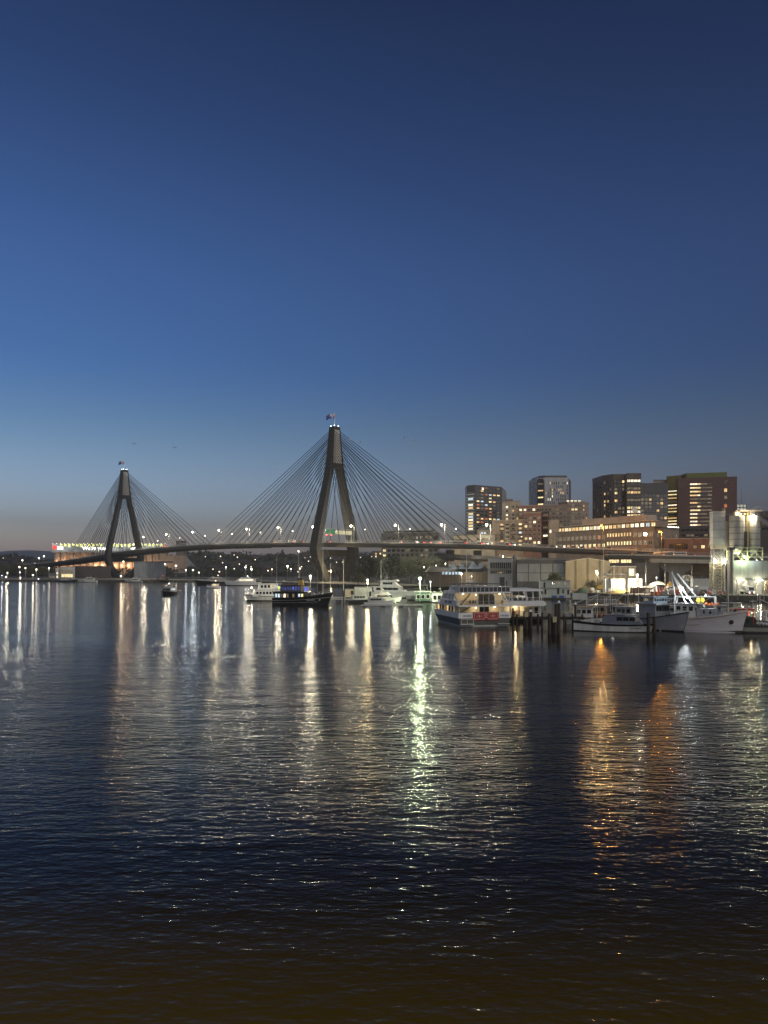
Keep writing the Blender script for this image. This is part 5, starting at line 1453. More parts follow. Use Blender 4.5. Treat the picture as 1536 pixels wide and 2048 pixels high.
    for i in range(13):
        x = lerp(0.1, Wd - 0.1, i / 12); k.tube((x, 0.0, 7.1), (x, 0.0, 8.2), 0.05, n=4)
    for i in range(8):
        for x in (0.12, Wd - 0.12): k.tube((x, i, 7.1), (x, i, 8.2), 0.04, n=4)
    for z in (8.2,): 
        k.tube((0.1, 0, z), (Wd - 0.1, 0, z), 0.07, n=4)
        for x in (0.12, Wd - 0.12): k.tube((x, 0, z), (x, 7.4, z), 0.06, n=4)
    k.build('rail', white_paint, o)
    MB().box(0.15, Wd - 0.15, 0.04, 0.07, 7.15, 8.1).build('wind_screen', mat('screen_dark', (0.04, 0.04, 0.05), 0.3), o)
    MB().rings([[(0.6, 0.5, 8.72), (Wd - 0.6, 0.5, 8.72), (Wd - 0.6, 0.5, 8.82), (cx, 0.5, 8.98), (0.6, 0.5, 8.82)], [(0.6, 8.2, 8.62), (Wd - 0.6, 8.2, 8.62), (Wd - 0.6, 8.2, 8.72), (cx, 8.2, 8.9), (0.6, 8.2, 8.72)]]).build('awning', mat('awning_grey', (0.12, 0.13, 0.15), 0.8), o)
    k = MB()
    for x in (0.8, cx, Wd - 0.8):
        for y in (0.7, 4.0, 8.0): k.tube((x, y, 7.1), (x, y, 8.72), 0.05, n=4)
    k.build('awning_pole', white_paint, o)
    # stern openings: cabin wall set back 3.2 m, stairs at the left, dark doors in the middle
    MB().box(0.5, Wd - 0.5, 3.95, 4.08, 4.33, 6.84).build('aft_wall', cream, o)
    stair = mat('stair_tread', (0.4, 0.34, 0.25), 0.7)
    for z0, z1 in ((4.35, 6.8), (2.78, 4.04)):
        k = MB()
        n = 9 if z0 > 4 else 6
        for i in range(n): t = i / (n - 1); k.box(lerp(0.9, 2.7, t), lerp(0.9, 2.7, t) + 0.35, 1.5, 3.0, lerp(z0, z1 - 0.15, t), lerp(z0, z1 - 0.15, t) + 0.07)
        k.build('stair', stair, o)
        MB().side([(0.75, z0), (1.05, z0), (3.1, z1 - 0.1), (2.8, z1 - 0.1)], 1.35, 1.45).build('stair_stringer', trim_dark, o)
    for z0, z1, xs in ((4.36, 6.5, ((5.6, 6.6), (6.85, 7.85), (8.1, 9.2))), (2.78, 3.98, ((5.6, 6.5), (6.75, 7.7)))):
        for a, b_ in xs: MB().box(a, b_, (3.86 if z0 > 4 else 3.08), (3.94 if z0 > 4 else 3.18), z0, z1).build('door', glass_dark, o)
    warm = lamp('deck_light', (1.0, 0.80, 0.50), 36)
    for x, y, z in ((4.6, 2.6, 6.45), (9.8, 2.4, 6.6), (4.5, 2.2, 3.75), (8.6, 2.2, 3.85), (1.8, 2.6, 6.7)): lampball(o, (x, y, z), 0.17, warm, 'deck_light')
    k = MB()
    for x in (0.15, 3.9, 7.0, Wd - 0.15): k.tube((x, 0.05, 2.75), (x, 0.05, 4.05), 0.07, n=6)
    for x in (0.15, 3.9, 8.0, Wd - 0.15): k.tube((x, 0.05, 4.32), (x, 0.05, 6.85), 0.07, n=6)
    for x in (0.15, Wd - 0.15): k.tube((x, 1.2, 5.0), (x, 3.9, 6.9), 0.12, n=6)
    k.build('stanchion', white_paint, o)
    k = MB()
    for i in range(25): x = lerp(0.3, Wd - 0.3, i / 24); k.tube((x, -0.05, 4.32), (x, -0.05, 5.2), 0.018, n=3)
    k.tube((0.2, -0.05, 5.2), (Wd - 0.2, -0.05, 5.2), 0.04, n=4)
    k.build('stern_rail', steel_grey, o)
    k = MB()
    for x in (3.6, 4.3, 4.9): k.ball((x, 3.4, 4.95), 0.28, 8, 5, (1, 1, 1.3))
    k.build('bench_seat', trim_dark, o)
    # red life raft signs and lettering on the stern bulwark
    for i, x in enumerate((3.05, 6.0)):
        sgn_ = MB().box(x, x + 2.75, -0.16, -0.05, 1.25, 2.95).build('raft_sign', red_paint, o)
        k = MB()
        for u in range(5):
            for z in (1.45, 2.72): k.box(x + 0.3 + u * 0.46, x + 0.58 + u * 0.46, -0.19, -0.161, z, z + 0.09)
        for z in (1.7, 2.1, 2.45):
            for xx in (x + 0.2, x + 2.47): k.box(xx, xx + 0.08, -0.19, -0.161, z, z + 0.22)
        k.box(x + 0.75, x + 2.0, -0.19, -0.161, 2.08, 2.14).box(x + 1.34, x + 1.41, -0.2, -0.191, 1.78, 2.44)
        k.build('sign_marking', white_paint, sgn_)
    lettering('CRUISES', 0.5, steel_dark, o, (1.75, -0.07, 2.0), (R(90), 0, 0), 'CENTER', 'stern_name')
    lettering('CRUISES', 0.5, steel_dark, o, (10.0, -0.07, 2.0), (R(90), 0, 0), 'CENTER', 'stern_name')
    k = MB()
    for x in (0.4, 1.7, 3.0): k.tube((x, -0.5, 0.55), (x, -0.5, 1.5), 0.05, n=5)
    k.tube((0.4, -0.5, 1.5), (3.0, -0.5, 1.5), 0.05, n=5).box(0.2, 3.1, -0.8, 0.02, 0.4, 0.55).build('swim_platform', white_worn, o)
    MB().box(8.4, Wd - 0.3, -0.7, 0.02, 0.4, 0.52).build('swim_platform', white_worn, o)
    k = MB().tube((cx, 9.5, 8.25), (cx - 0.3, 9.5, 10.4), 0.07, 0.04).box(cx - 0.9, cx + 0.7, 9.4, 9.6, 9.2, 9.35).ball((cx + 0.6, 9.2, 8.6), 0.35, 8, 6)
    k.build('radar_mast', white_paint, o)
cruise_ferry()

# ---- white charter boat with open upper deck, right of the ferry
def charter_deck():
    o = T('charter_ferry', 'white flat topped charter boat with an open pillared upper deck right of the cruise ferry', 'ferry', (X(1048, 168), 168, 0), R(4))
    hw = 4.6
    MB().rings([[(-hw, 0.6, -0.6), (hw - 0.8, 0.6, -0.6), (hw - 0.8, 14, -0.6), (-hw, 14, -0.6)], [(-hw, 0, 1.0), (hw, 0, 1.0), (hw, 15, 1.0), (-hw, 15, 1.0)]]).build('hull', black_paint, o)
    MB().box(-hw, hw, 2.2, 14, 1.003, 3.6).build('lower_cabin', white_worn, o)
    panes(o, [[(-2.6, 2.15, 1.1), (-0.4, 2.15, 1.1), (-0.4, 2.15, 3.4), (-2.6, 2.15, 3.4)]], trim_dark, 'doorway')
    panes(o, [[(3.0, 2.15, 1.9), (3.8, 2.15, 1.9), (3.8, 2.15, 3.2), (3.0, 2.15, 3.2)]], glass_dark)
    panes(o, [[(0.6, 2.15, 1.2), (2.4, 2.15, 1.2), (2.4, 2.15, 3.2), (0.6, 2.15, 3.2)]], concrete_dark, 'roller_door')
    MB().side([(-hw - 0.3, 3.603), (hw, 3.603), (hw + 0.35, 3.9), (hw + 0.3, 4.3), (hw - 0.1, 4.7), (-hw - 0.3, 4.7)], -0.4, 14.5).build('upper_deck', white_paint, o)
    k = MB()
    for x in (-4.4, -2.6, 0.4, 2.0, 3.9):
        for y in (0.4, 7, 13): k.tube((x + (0.25 if x > 0 else 0), y, 4.7), (x, y, 6.9), 0.09, n=5)
    k.build('pillar', white_paint, o)
    MB().box(-hw - 0.1, hw - 0.4, -0.2, 14, 6.903, 7.35).build('roof', white_paint, o)
    k = MB()
    for i in range(10): x = lerp(-hw, hw - 0.2, i / 9); k.tube((x, -0.2, 4.7), (x, -0.2, 5.5), 0.025, n=4)
    k.tube((-hw, -0.2, 5.5), (hw - 0.2, -0.2, 5.5), 0.035, n=4); k.build('rail', white_worn, o)
    k = MB()
    for i in range(7): k.box(-3.8 + i * 1.1, -3.1 + i * 1.1, 2.5, 3.1, 4.71, 5.3 + 0.2 * (i % 2))
    k.build('deck_seat', trim_dark, o)
    lampball(o, (-1.5, 1.4, 3.3), 0.15, lamp_warm, 'deck_light')
    MB().tube((-2.9, -0.1, 4.7), (-2.9, -0.1, 9.2), 0.06, 0.04).build('mast', pole_white, o)
charter_deck()

# ---- timber launch with a dark blue deckhouse, nearest of the fishing boats
def launch():
    o = T('fishing_launch', 'low white timber launch with blue grey cabin and dark strake, nearest of the fishing boats', 'fishing boat', (X(1224, 143), 143, 0), R(-22))
    h = Hull(14.0, 3.7, 1.75, 1.75, rake=0.5, stern=0.6, flare=0.72, bul=0.25, bp=2.6)
    h.zd = lambda t: 1.55 + 0.9 * (t - 0.62) ** 2 * 1.6
    h.build(o, white_worn, timber_pale)
    h.band(o, 'rubbing_strake', 0.74, 0.98, 0.05, black_paint); h.band(o, 'boot_stripe', 0.0, 0.09, 0.02, black_paint)
    h.text(o, 'Tara August', 0.45, black_paint, 0.80, 0.47)
    bg_ = mat('cabin_blue_grey', (0.13, 0.15, 0.19), 0.5, var=0.12)
    cabin(o, 'rear_cabin', [(-1.9, 1.3), (0.3, 1.3), (0.3, 3.0), (-1.2, 3.1), (-1.6, 2.7)], 2.6, bg_, 0.85)
    cabin(o, 'cabin', [(0.31, 1.3), (5.6, 1.45), (4.6, 3.0), (0.31, 3.15)], 2.6, bg_, 0.8)
    MB().prism([(-1.5, -1.2), (4.9, -1.1), (4.9, 1.1), (-1.5, 1.2)], 3.155, 3.26).build('roof', bg_, o)
    for s_ in (-1, 1): panes(o, strip(0.9, 4.3, 2.15, 2.85, s_ * 1.19, 3, 0.12), glass_dark); panes(o, strip(4.2, 4.9, 2.15, 2.75, s_ * 1.17, 1, 0.1, -0.15), lit_dim)
    MB().box(0.9, 1.5, -0.5, 0.5, 3.265, 3.6).tube((2.4, 0, 3.26), (2.4, 0, 6.4), 0.05, 0.03).build('roof_gear', steel_grey, o)
    MB().tube((-0.2, 0, 3.2), (-0.2, 0, 5.6), 0.04).ball((-0.2, 0, 3.6), 0.22, 8, 5).build('aerial', steel_dark, o)
    k = MB()
    for i in range(6): k.obox((-5.6 + i * 0.6, rng.uniform(-.7, .7), 1.65 + rng.uniform(0, .2)), (0.45, 0.5, rng.uniform(.4, .8)), rng.uniform(0, 2))
    k.build('fish_box', white_worn, o)
    k = MB().path([(-3.4, -1.2, 1.4), (-3.4, -1.2, 4.4), (-3.2, -1.0, 4.75), (-2.7, -0.6, 4.85)], 0.06).tube((-2.9, 0.9, 1.4), (-2.9, 0.9, 3.1), 0.05).tube((-3.9, 0.9, 1.4), (-3.9, 0.9, 2.7), 0.05)
    k.build('davit', pole_white, o)
    k = MB()
    for t in (0.18, 0.25, 0.31): k.ball(h.pt(t, 0.55, 0.02, -1), 0.09, 7, 4)
    k.build('porthole', white_paint, o)
launch()

# ---- trawlers
def gallows(o, pts, r, m, name): MB_ = MB(); [MB_.tube(a, b, r, n=6) for a, b in pts]; return MB_.build(name, m, o)
def trawler_blue():
    o = T('fishing_trawler', 'grey trawler with a pale blue railed wheelhouse and orange buoys, bow on between the piles', 'fishing boat', (X(1316, 147.5), 147.5, 0), R(-66))
    h = Hull(13.0, 5.4, 2.0, 3.9, rake=1.3, stern=0.85, flare=0.5, bul=0.35, bp=2.2)
    h.build(o, mat('hull_grey', (0.40, 0.40, 0.41), 0.45, var=0.12, sc=0.5), grey_paint)
    h.band(o, 'rubbing_strake', 0.93, 1.0, 0.06, steel_dark); h.band(o, 'boot_stripe', 0, 0.07, 0.02, black_paint)
    pb = mat('wheelhouse_blue', (0.45, 0.58, 0.68), 0.5, var=0.1)
    MB().rings([[(-3.2, -2.0, 2.0), (1.4, -2.0, 2.6), (1.4, 2.0, 2.6), (-3.2, 2.0, 2.0)], [(-3.2, -1.9, 4.9), (1.1, -1.9, 4.9), (1.1, 1.9, 4.9), (-3.2, 1.9, 4.9)]]).build('deckhouse', grey_paint, o)
    panes(o, [[(1.34, lerp(-1.7, 1.7, i / 5) + 0.08, 3.75), (1.34, lerp(-1.7, 1.7, (i + 1) / 5) - 0.08, 3.75), (1.2, lerp(-1.7, 1.7, (i + 1) / 5) - 0.08, 4.6), (1.2, lerp(-1.7, 1.7, i / 5) + 0.08, 4.6)] for i in range(5)], glass_dark)
    MB().box(-3.6, 1.9, -2.3, 2.3, 4.905, 5.2).build('upper_deck', grey_paint, o)
    MB().box(-2.2, 0.6, -1.7, 1.7, 5.205, 6.4).build('wheelhouse', pb, o)
    panes(o, [[(0.66, lerp(-1.6, 1.6, i / 5) + 0.08, 5.6), (0.66, lerp(-1.6, 1.6, (i + 1) / 5) - 0.08, 5.6), (0.66, lerp(-1.6, 1.6, (i + 1) / 5) - 0.08, 6.25), (0.66, lerp(-1.6, 1.6, i / 5) + 0.08, 6.25)] for i in range(5)], glass_dark)
    for s_ in (-1, 1): panes(o, strip(-2.0, 0.4, 5.6, 6.25, s_ * 1.74, 3, 0.2), glass_dark)
    MB().box(-2.5, 0.9, -1.9, 1.9, 6.405, 6.55).build('roof', pb, o)
    k = MB()
    for i in range(9): y = lerp(-2.2, 2.2, i / 8); k.tube((1.8, y, 5.2), (1.8, y, 6.2), 0.03, n=4)
    k.tube((1.8, -2.2, 6.2), (1.8, 2.2, 6.2), 0.04, n=4); k.build('rail', pb, o)
    k = MB()
    for p in ((-1.2, 0.9, 6.95), (-1.7, 0.5, 6.9), (-0.7, 0.4, 6.9), (-1.2, 0.4, 7.3), (-1.5, 1.2, 7.0)): k.ball(p, 0.36, 9, 6)
    k.build('buoy_pile', orange_paint, o)
    MB().ball((-0.4, -1.1, 6.9), 0.34, 9, 6).build('buoy', orange_paint, o)
    MB().tube((-1.0, 0, 6.5), (-1.0, 0, 8.2), 0.06).box(-1.1, -0.9, -0.6, 0.6, 7.5, 7.6).build('radar_mast', white_paint, o)
    h.rail(o, 0.7, 0.75, 0.99, 6)
trawler_blue()
def trawler_big():
    o = T('fishing_trawler', 'big white trawler with a high flared bow and floodlit booms, largest of the fishing fleet', 'fishing boat', (X(1401, 143), 143, 0), R(-28))
    h = Hull(14.2, 5.2, 2.6, 4.4, rake=1.0, stern=0.75, flare=0.62, bul=0.5, bp=2.3)
    hw_ = mat('hull_white_worn', (0.58, 0.56, 0.57), 0.5, var=0.12, sc=0.35, stretch=(0.4, 1, 1.5))
    h.build(o, hw_, grey_paint)
    h.band(o, 'rubbing_strake', 0.86, 0.90, 0.07, timber_pale); h.band(o, 'lower_strake', 0.46, 0.50, 0.06, timber_pale, 0, 0.5); h.band(o, 'boot_stripe', -0.05, 0.10, 0.02, mat('boot_brown', (0.05, 0.03, 0.025), 0.6))
    p = h.pt(0.86, 0.52, 0.06, -1)
    k = MB(); n = 14
    rs = [[p + Vector((math.cos(a) * r_, -0.0 + d, math.sin(a) * r_)) for a in [2 * math.pi * i / n for i in range(n)]] for r_, d in ((0.42, 0.05), (0.40, -0.12), (0.2, -0.14), (0.18, 0.0))]
    k.rings(rs); k.build('hawse_ring', rubber, o)
    MB().ball(p, 0.2, 8, 5, (1, .3, 1)).build('anchor_stock', red_paint, o)
    cabin(o, 'wheelhouse', [(-4.6, 2.4), (-0.6, 2.6), (-0.9, 5.2), (-4.6, 5.2)], 3.4, white_worn, 0.92)
    for s_ in (-1, 1): panes(o, strip(-4.3, -1.0, 4.0, 4.8, s_ * 1.66, 3, 0.4), glass_dark)
    panes(o, [[(-0.72, lerp(-1.5, 1.5, i / 4) + 0.08, 4.0), (-0.72, lerp(-1.5, 1.5, (i + 1) / 4) - 0.08, 4.0), (-0.82, lerp(-1.5, 1.5, (i + 1) / 4) - 0.08, 4.8), (-0.82, lerp(-1.5, 1.5, i / 4) + 0.08, 4.8)] for i in range(4)], glass_dark, 'windscreen')
    MB().box(-5.0, 0.2, -1.9, 1.9, 5.205, 5.4).build('roof', grey_paint, o)
    cabin(o, 'fore_cabin', [(-0.5, 2.8), (3.2, 3.2), (2.9, 4.5), (-0.6, 4.4)], 3.0, grey_paint, 0.92)
    for s_ in (-1, 1): panes(o, strip(0.2, 2.4, 3.5, 4.1, s_ * 1.47, 2, 0.7), glass_dark)
    # booms, mast and gallows, floodlit white
    gallows(o, [((-3.8, -1.6, 2.8), (-5.2, -0.5, 11.2)), ((-2.4, -1.4, 5.3), (-5.2, -0.5, 11.2)), ((-1.6, 1.4, 5.3), (-5.2, 0.5, 11.2)), ((-5.2, -0.6, 11.2), (-5.2, 0.6, 11.2))], 0.12, white_worn, 'mast')
    gallows(o, [((-0.6, -1.5, 4.6), (-5.0, -0.4, 10.6)), ((0.6, 1.4, 4.6), (-4.2, 0.6, 11.0))], 0.17, white_paint, 'boom')
    gallows(o, [((-4.4, -2.2, 3.0), (-4.4, -2.2, 6.6)), ((-4.4, 2.2, 3.0), (-4.4, 2.2, 6.6)), ((-4.4, -2.2, 6.6), (-4.4, 2.2, 6.6)), ((-4.4, -2.0, 6.6), (2.6, -1.4, 6.6)), ((-4.4, 2.0, 6.6), (2.6, 1.4, 6.6)), ((2.6, -1.4, 4.4), (2.6, -1.4, 6.6)), ((2.6, 1.4, 4.4), (2.6, 1.4, 6.6))], 0.10, white_paint, 'gallows_frame')
    for p_ in ((-3.0, -1.2, 8.3), (-1.6, 1.0, 7.9), (-2.2, -1.8, 6.4), (1.0, -1.2, 6.9)): lampball(o, p_, 0.15, lamp_cool, 'work_light')
    MB().ball((-0.4, -0.6, 5.9), 0.42, 9, 6, (1, 1, 1.5)).ball((0.3, 0.5, 5.9), 0.4, 9, 6, (1, 1, 1.5)).build('net_float', yellow_paint, o)
    k = MB()
    for i in range(5): k.ball((1.0 + i * 0.5, rng.uniform(-.8, .8), 5.0 + rng.uniform(0, .4)), 0.3, 8, 5)
    k.build('net_pile', orange_paint, o)
    gallows(o, [((5.5, 0, 4.2), (-4.8, 0, 11.0)), ((7.6, 0, 4.6), (-4.8, 0, 11.0)), ((-5.2, 0.4, 11.0), (-6.9, 1.6, 2.8)), ((-5.2, -0.4, 11.0), (-6.9, -1.6, 2.8))], 0.025, steel_grey, 'rigging')
    MB().tube((6.0, -0.7, 4.2), (6.0, 0.7, 4.2), 0.28, n=10).box(5.6, 6.4, -0.9, 0.9, 3.7, 4.0).build('anchor_winch', steel_dark, o)
    MB().box(3.6, 7.0, -1.6, 1.6, 5.5, 5.6).build('fore_awning', grey_paint, o)
    k = MB()
    for x in (3.8, 6.7):
        for y in (-1.4, 1.4): k.tube((x, y, 3.8), (x, y, 5.5), 0.04, n=4)
    k.build('awning_pole', steel_grey, o)
    h.rail(o, 0.8, 0.55, 0.99, 10)
trawler_big()
def workboat():
    o = T('workboat', 'dark stubby workboat with a red roof frame and net drums, right of the big trawler', 'fishing boat', (X(1497, 141), 141, 0), R(172))
    h = Hull(7.0, 3.6, 1.45, 1.7, rake=0.3, stern=0.95, flare=0.85, bul=0.3, bp=3.4)
    h.build(o, mat('hull_grey_green', (0.26, 0.26, 0.22), 0.6), steel_dark)
    h.band(o, 'rubbing_strake', 0.70, 1.0, 0.06, steel_dark); h.band(o, 'boot_stripe', 0.0, 0.2, 0.02, black_paint)
    gallows(o, [((x, y, 1.3), (x, y, 4.2)) for x in (-0.4, 2.6) for y in (-1.3, 1.3)], 0.09, red_paint, 'roof_frame')
    MB().box(-0.7, 2.9, -1.5, 1.5, 4.205, 4.5).build('roof', red_paint, o)
    for x in (-0.2, 1.2):
        k = MB().tube((x, -0.9, 2.1), (x, 0.9, 2.1), 0.75, n=14).tube((x, -1.0, 2.1), (x, -0.9, 2.1), 0.95, n=14).tube((x, 0.9, 2.1), (x, 1.0, 2.1), 0.95, n=14)
        k.build('net_drum', mat('net_dark_green', (0.05, 0.07, 0.055), 0.9), o)
    gallows(o, [((-2.4, -1.2, 1.3), (-1.0, 0, 4.1)), ((-2.4, 1.2, 1.3), (-1.0, 0, 4.1)), ((-3.0, 0, 3.0), (-0.6, 0, 3.0))], 0.07, white_worn, 'gantry')
    MB().tube((-0.8, 0, 4.5), (-0.8, 0, 6.2), 0.05).box(-1.4, -0.2, -0.08, 0.08, 5.8, 5.92).build('radar_mast', white_worn, o)
    for p_ in ((2.4, -1.2, 2.3), (-0.9, -1.0, 3.6)): lampball(o, p_, 0.09, lamp_warm, 'work_light')
workboat()
def old_trawler(label, px, D, rz, L_, cm, hm, mast_h, canopy=None):
    o = T('fishing_trawler', label, 'fishing boat', (X(px, D), D, 0), rz, 'boats rafted behind the fishing fleet')
    h = Hull(L_, L_ * 0.3, 1.3, 2.1, rake=0.7, stern=0.75, flare=0.75, bul=0.35)
    h.build(o, hm, timber_pale); h.band(o, 'rubbing_strake', 0.85, 1.0, 0.05, timber_dark)
    cabin(o, 'wheelhouse', [(-L_ * 0.3, 1.1), (L_ * 0.08, 1.2), (L_ * 0.05, 3.5), (-L_ * 0.3, 3.5)], L_ * 0.2, cm, 0.92)
    for s_ in (-1, 1): panes(o, strip(-L_ * 0.26, L_ * 0.04, 2.3, 3.1, s_ * L_ * 0.099, 3, 0.3), glass_dark)
    MB().box(-L_ * 0.34, L_ * 0.12, -L_ * 0.12, L_ * 0.12, 3.505, 3.65).build('roof', canopy or white_worn, o)
    gallows(o, [((L_ * 0.16, 0, 1.2), (L_ * 0.16, 0, mast_h)), ((L_ * 0.16, 0, mast_h * 0.9), (-L_ * 0.4, 0, 3.9)), ((-L_ * 0.36, -0.9, 1.2), (-L_ * 0.36, -0.9, 5.0)), ((-L_ * 0.36, 0.9, 1.2), (-L_ * 0.36, 0.9, 5.0)), ((-L_ * 0.36, -0.9, 5.0), (-L_ * 0.36, 0.9, 5.0))], 0.07, white_worn, 'mast')
    gallows(o, [((L_ * 0.5, 0, 2.0), (L_ * 0.16, 0, mast_h)), ((L_ * 0.1, -L_ * 0.14, 1.5), (L_ * 0.16, 0, mast_h)), ((L_ * 0.1, L_ * 0.14, 1.5), (L_ * 0.16, 0, mast_h))], 0.022, steel_grey, 'rigging')
    k = MB()
    for i in range(6): k.obox((rng.uniform(0.2, 0.42) * L_, rng.uniform(-.6, .6), 1.7), (0.5, 0.5, rng.uniform(.4, .9)), rng.uniform(0, 3))
    k.build('fish_box', orange_paint if L_ > 10 else white_worn, o)
    return o
old_trawler('white roofed fishing boat behind the launch, with a yellow edged canopy', 1178, 163, R(-8), 11, white_worn, white_worn, 7.0, timber_pale)
old_trawler('varnished timber fishing boat with an orange cabin front behind the launch', 1206, 172, R(-20), 10, timber_pale, timber_pale, 8.5, white_paint)
old_trawler('grey fishing boat with a leaning derrick behind the launch bow', 1262, 165, R(-45), 11, grey_paint, grey_paint, 10.5)
old_trawler('dark fishing boat with a tall mast, rafted left of the derrick boat', 1242, 176, R(-30), 10, trim_dark, black_paint, 11.5)
old_trawler('white fishing boat rafted behind the big trawler', 1370, 168, R(-35), 12, white_worn, white_worn, 9.0)
old_trawler('low pale blue fishing boat at the right edge behind the workboat', 1532, 150, R(185), 8, white_worn, mat('hull_pale_blue', (0.45, 0.52, 0.58), 0.5), 6.5)
old_trawler('grey fishing boat under the lattice tower, rightmost of the rafted boats', 1440, 172, R(-30), 11, grey_paint, grey_paint, 8.0)

# ------------------------------------------------------------------ sheds on the near right shore
rib_tan = ribbed('shed_tan', (0.34, 0.30, 0.22), 5.2, 0, 0.45, 0.7, 0.2)
rib_brown = ribbed('shed_brown', (0.22, 0.17, 0.12), 1.6, 0, 0.7)
panel_grey = mat('panel_pale_grey', (0.44, 0.45, 0.44), 0.6, var=0.12, sc=0.3, stretch=(1, 1, 0.4))
b = Bld('glass_roofed_hall', 'low brown hall with peaked glass skylights and a strip of cool lit windows', 'hall', [(856, 418), (934, 402), (976, 398)], 2, Z(1144, 402), rib_brown, 16)
p0, p1, p2 = b.at(0, 0, 0), b.at(0, 1, 0), b.at(1, 1, 0)
rk = MB()
rk.rings([[(p0.x - 1, p0.y - 1.2, b.h + 0.01), (p0.x - 1, p0.y + 17, b.h + 0.01), (p0.x + 2, p0.y + 8, b.h + 3.2)], [(p2.x + 0.6, p2.y - 1.2, b.h + 0.01), (p2.x + 0.6, p2.y + 17, b.h + 0.01), (p2.x - 0.4, p2.y + 8, b.h + 3.4)]])
rk.build('roof', mat('roof_dark', (0.06, 0.06, 0.06), 0.6), b.o)
b.grid(0, [Z(1149.5, 406)], frac(6, 0.36, 0.86), 1.75, 1.7, lambda r, c: 'cool', steel_dark, 0)
sky_m = mat('skylight_glass', (0.25, 0.30, 0.36), 0.15, var=0.3, sc=0.4)
for px, w_, hgt in ((906, 5.4, 3.6), (925, 4.4, 3.4), (947, 6.6, 4.4), (962, 4.6, 3.6)):
    x = X(px, 404) - b.o.location.x; y = 404 - b.o.location.y
    m = MB(); z_ = b.h + 1.6
    m.rings([[(x - w_ / 2, y, z_), (x + w_ / 2, y, z_), (x + w_ / 2, y + 8, z_), (x - w_ / 2, y + 8, z_)], [(x - 0.1, y + 3, z_ + hgt), (x + 0.1, y + 3, z_ + hgt), (x + 0.1, y + 5, z_ + hgt), (x - 0.1, y + 5, z_ + hgt)]])
    m.build('skylight', sky_m, b.o)
b = Bld('white_workshop', 'two storey white workshop with a barred upper window row, beside the round pier', 'workshop', [(975.5, 388), (1025, 384)], 2, Z(1116.5, 386), panel_grey, 12)
b.coping(concrete, 0.3, 0.3)
b.grid(0, [Z(1137.5, 386)], frac(11, 0.1, 0.95), 0.95, 3.3, lambda r, c: 'dark', white_worn, 0)
b.grid(0, [Z(1147.5, 386)], frac(11, 0.1, 0.95), 0.95, 1.7, lambda r, c: 'dark', white_worn, 0)
b.slab(0, Z(1139.3, 386), 0.35, 0.9, 'canopy', concrete, 0.02, 1)
b.slab(0, 2.01, 5.6, 0.12, 'door', trim_dark, 0.48, 0.68)
b.slab(0, 3.2, 2.6, 0.1, 'door', trim_dark, 0.74, 0.79)
MB().tube((X(1030, 384), 384, 1.5), (X(1030, 384), 384, 19.0), 1.05, n=16).build('pier', concrete, BR)
b = Bld('panelled_shed', 'wide grey shed faced with eight large white panels behind the bushy tree', 'shed', [(1034, 372), (1132, 358)], 2, Z(1120, 365), mat('frame_grey', (0.16, 0.16, 0.155), 0.7), 18)
b.coping(concrete, 0.4, 0.25)
for t in (0.115, 0.365, 0.615, 0.865):
    for y0, y1 in ((1145, 1127.5), (1163, 1146.3)):
        z0, z1 = Z(y0, 365), Z(y1, 365)
        b.slab(0, z0, z1 - z0, 0.12, 'panel', panel_grey, t - 0.112, t + 0.112)
b = Bld('gabled_shed', 'big tan ribbed shed with a shallow gable, lit by the yellow crane floodlight', 'shed', [(1131, 352), (1220, 346)], 2, Z(1124, 349), rib_tan, 30)
a_, c_ = b.at(0, 0, 0), b.at(0, 1, 0); mid = (a_ + c_) / 2
MB().rings([[(a_.x, a_.y, b.h + 0.004), (c_.x, c_.y, b.h + 0.004), (mid.x, mid.y, b.h + 1.7)], [(a_.x, a_.y + 30, b.h + 0.004), (c_.x, c_.y + 30, b.h + 0.004), (mid.x, mid.y + 30, b.h + 1.7)]]).build('gable', rib_tan, b.o)
MB().tube((a_.x - 0.2, a_.y - 0.15, b.h + 0.1), (mid.x, mid.y - 0.15, b.h + 1.85), 0.22, n=4).tube((mid.x, mid.y - 0.15, b.h + 1.85), (c_.x + 0.2, c_.y - 0.15, b.h + 0.1), 0.22, n=4).build('barge_board', trim_pale, b.o)
b = Bld('low_shed', 'low ribbed tan shed with a bright lit doorway right of the gabled one', 'shed', [(1220, 345), (1272, 340)], 2, Z(1133.5, 342), ribbed('shed_tan_low', (0.30, 0.25, 0.18), 2.0, 0, 0.6), 12)
b.coping(trim_pale, 0.35, 0.3)
b.grid(0, [Z(1152, 342)], [0.83], 2.6, 3.5, lambda r, c: 'white', trim_pale, 0)

# two storey white houseboat
b = Bld('houseboat', 'two storey white boxy houseboat moored below the panelled shed', 'houseboat', [(1080, 292), (1141, 288)], 0.7, Z(1162, 290), panel_grey, 7)
b.coping(roof_grey, 0.2, 0.3)
b.slab(0, Z(1176.5, 290), 0.16, 0.5, 'gallery', roof_grey)
for t, w_, h_, z_, k in ((0.15, 0.9, 2.3, 1176, 'dark'), (0.44, 1.2, 1.2, 1170, 'dark'), (0.62, 0.9, 1.3, 1170.5, 'dim'), (0.82, 1.1, 1.3, 1170.5, 'dim'), (0.06, 0.9, 2.2, 1189, 'dark'), (0.18, 0.9, 2.2, 1189, 'dark'), (0.60, 1.1, 2.3, 1188.5, 'dark'), (0.76, 0.8, 1.7, 1187, 'dark'), (0.93, 0.9, 2.0, 1189, 'dark')):
    b.grid(0, [Z(z_, 290)], [t], w_, h_, lambda r, c: k, white_worn, 0)
p0, p1 = b.at(0, -0.03, 0), b.at(0, 1.03, 0)
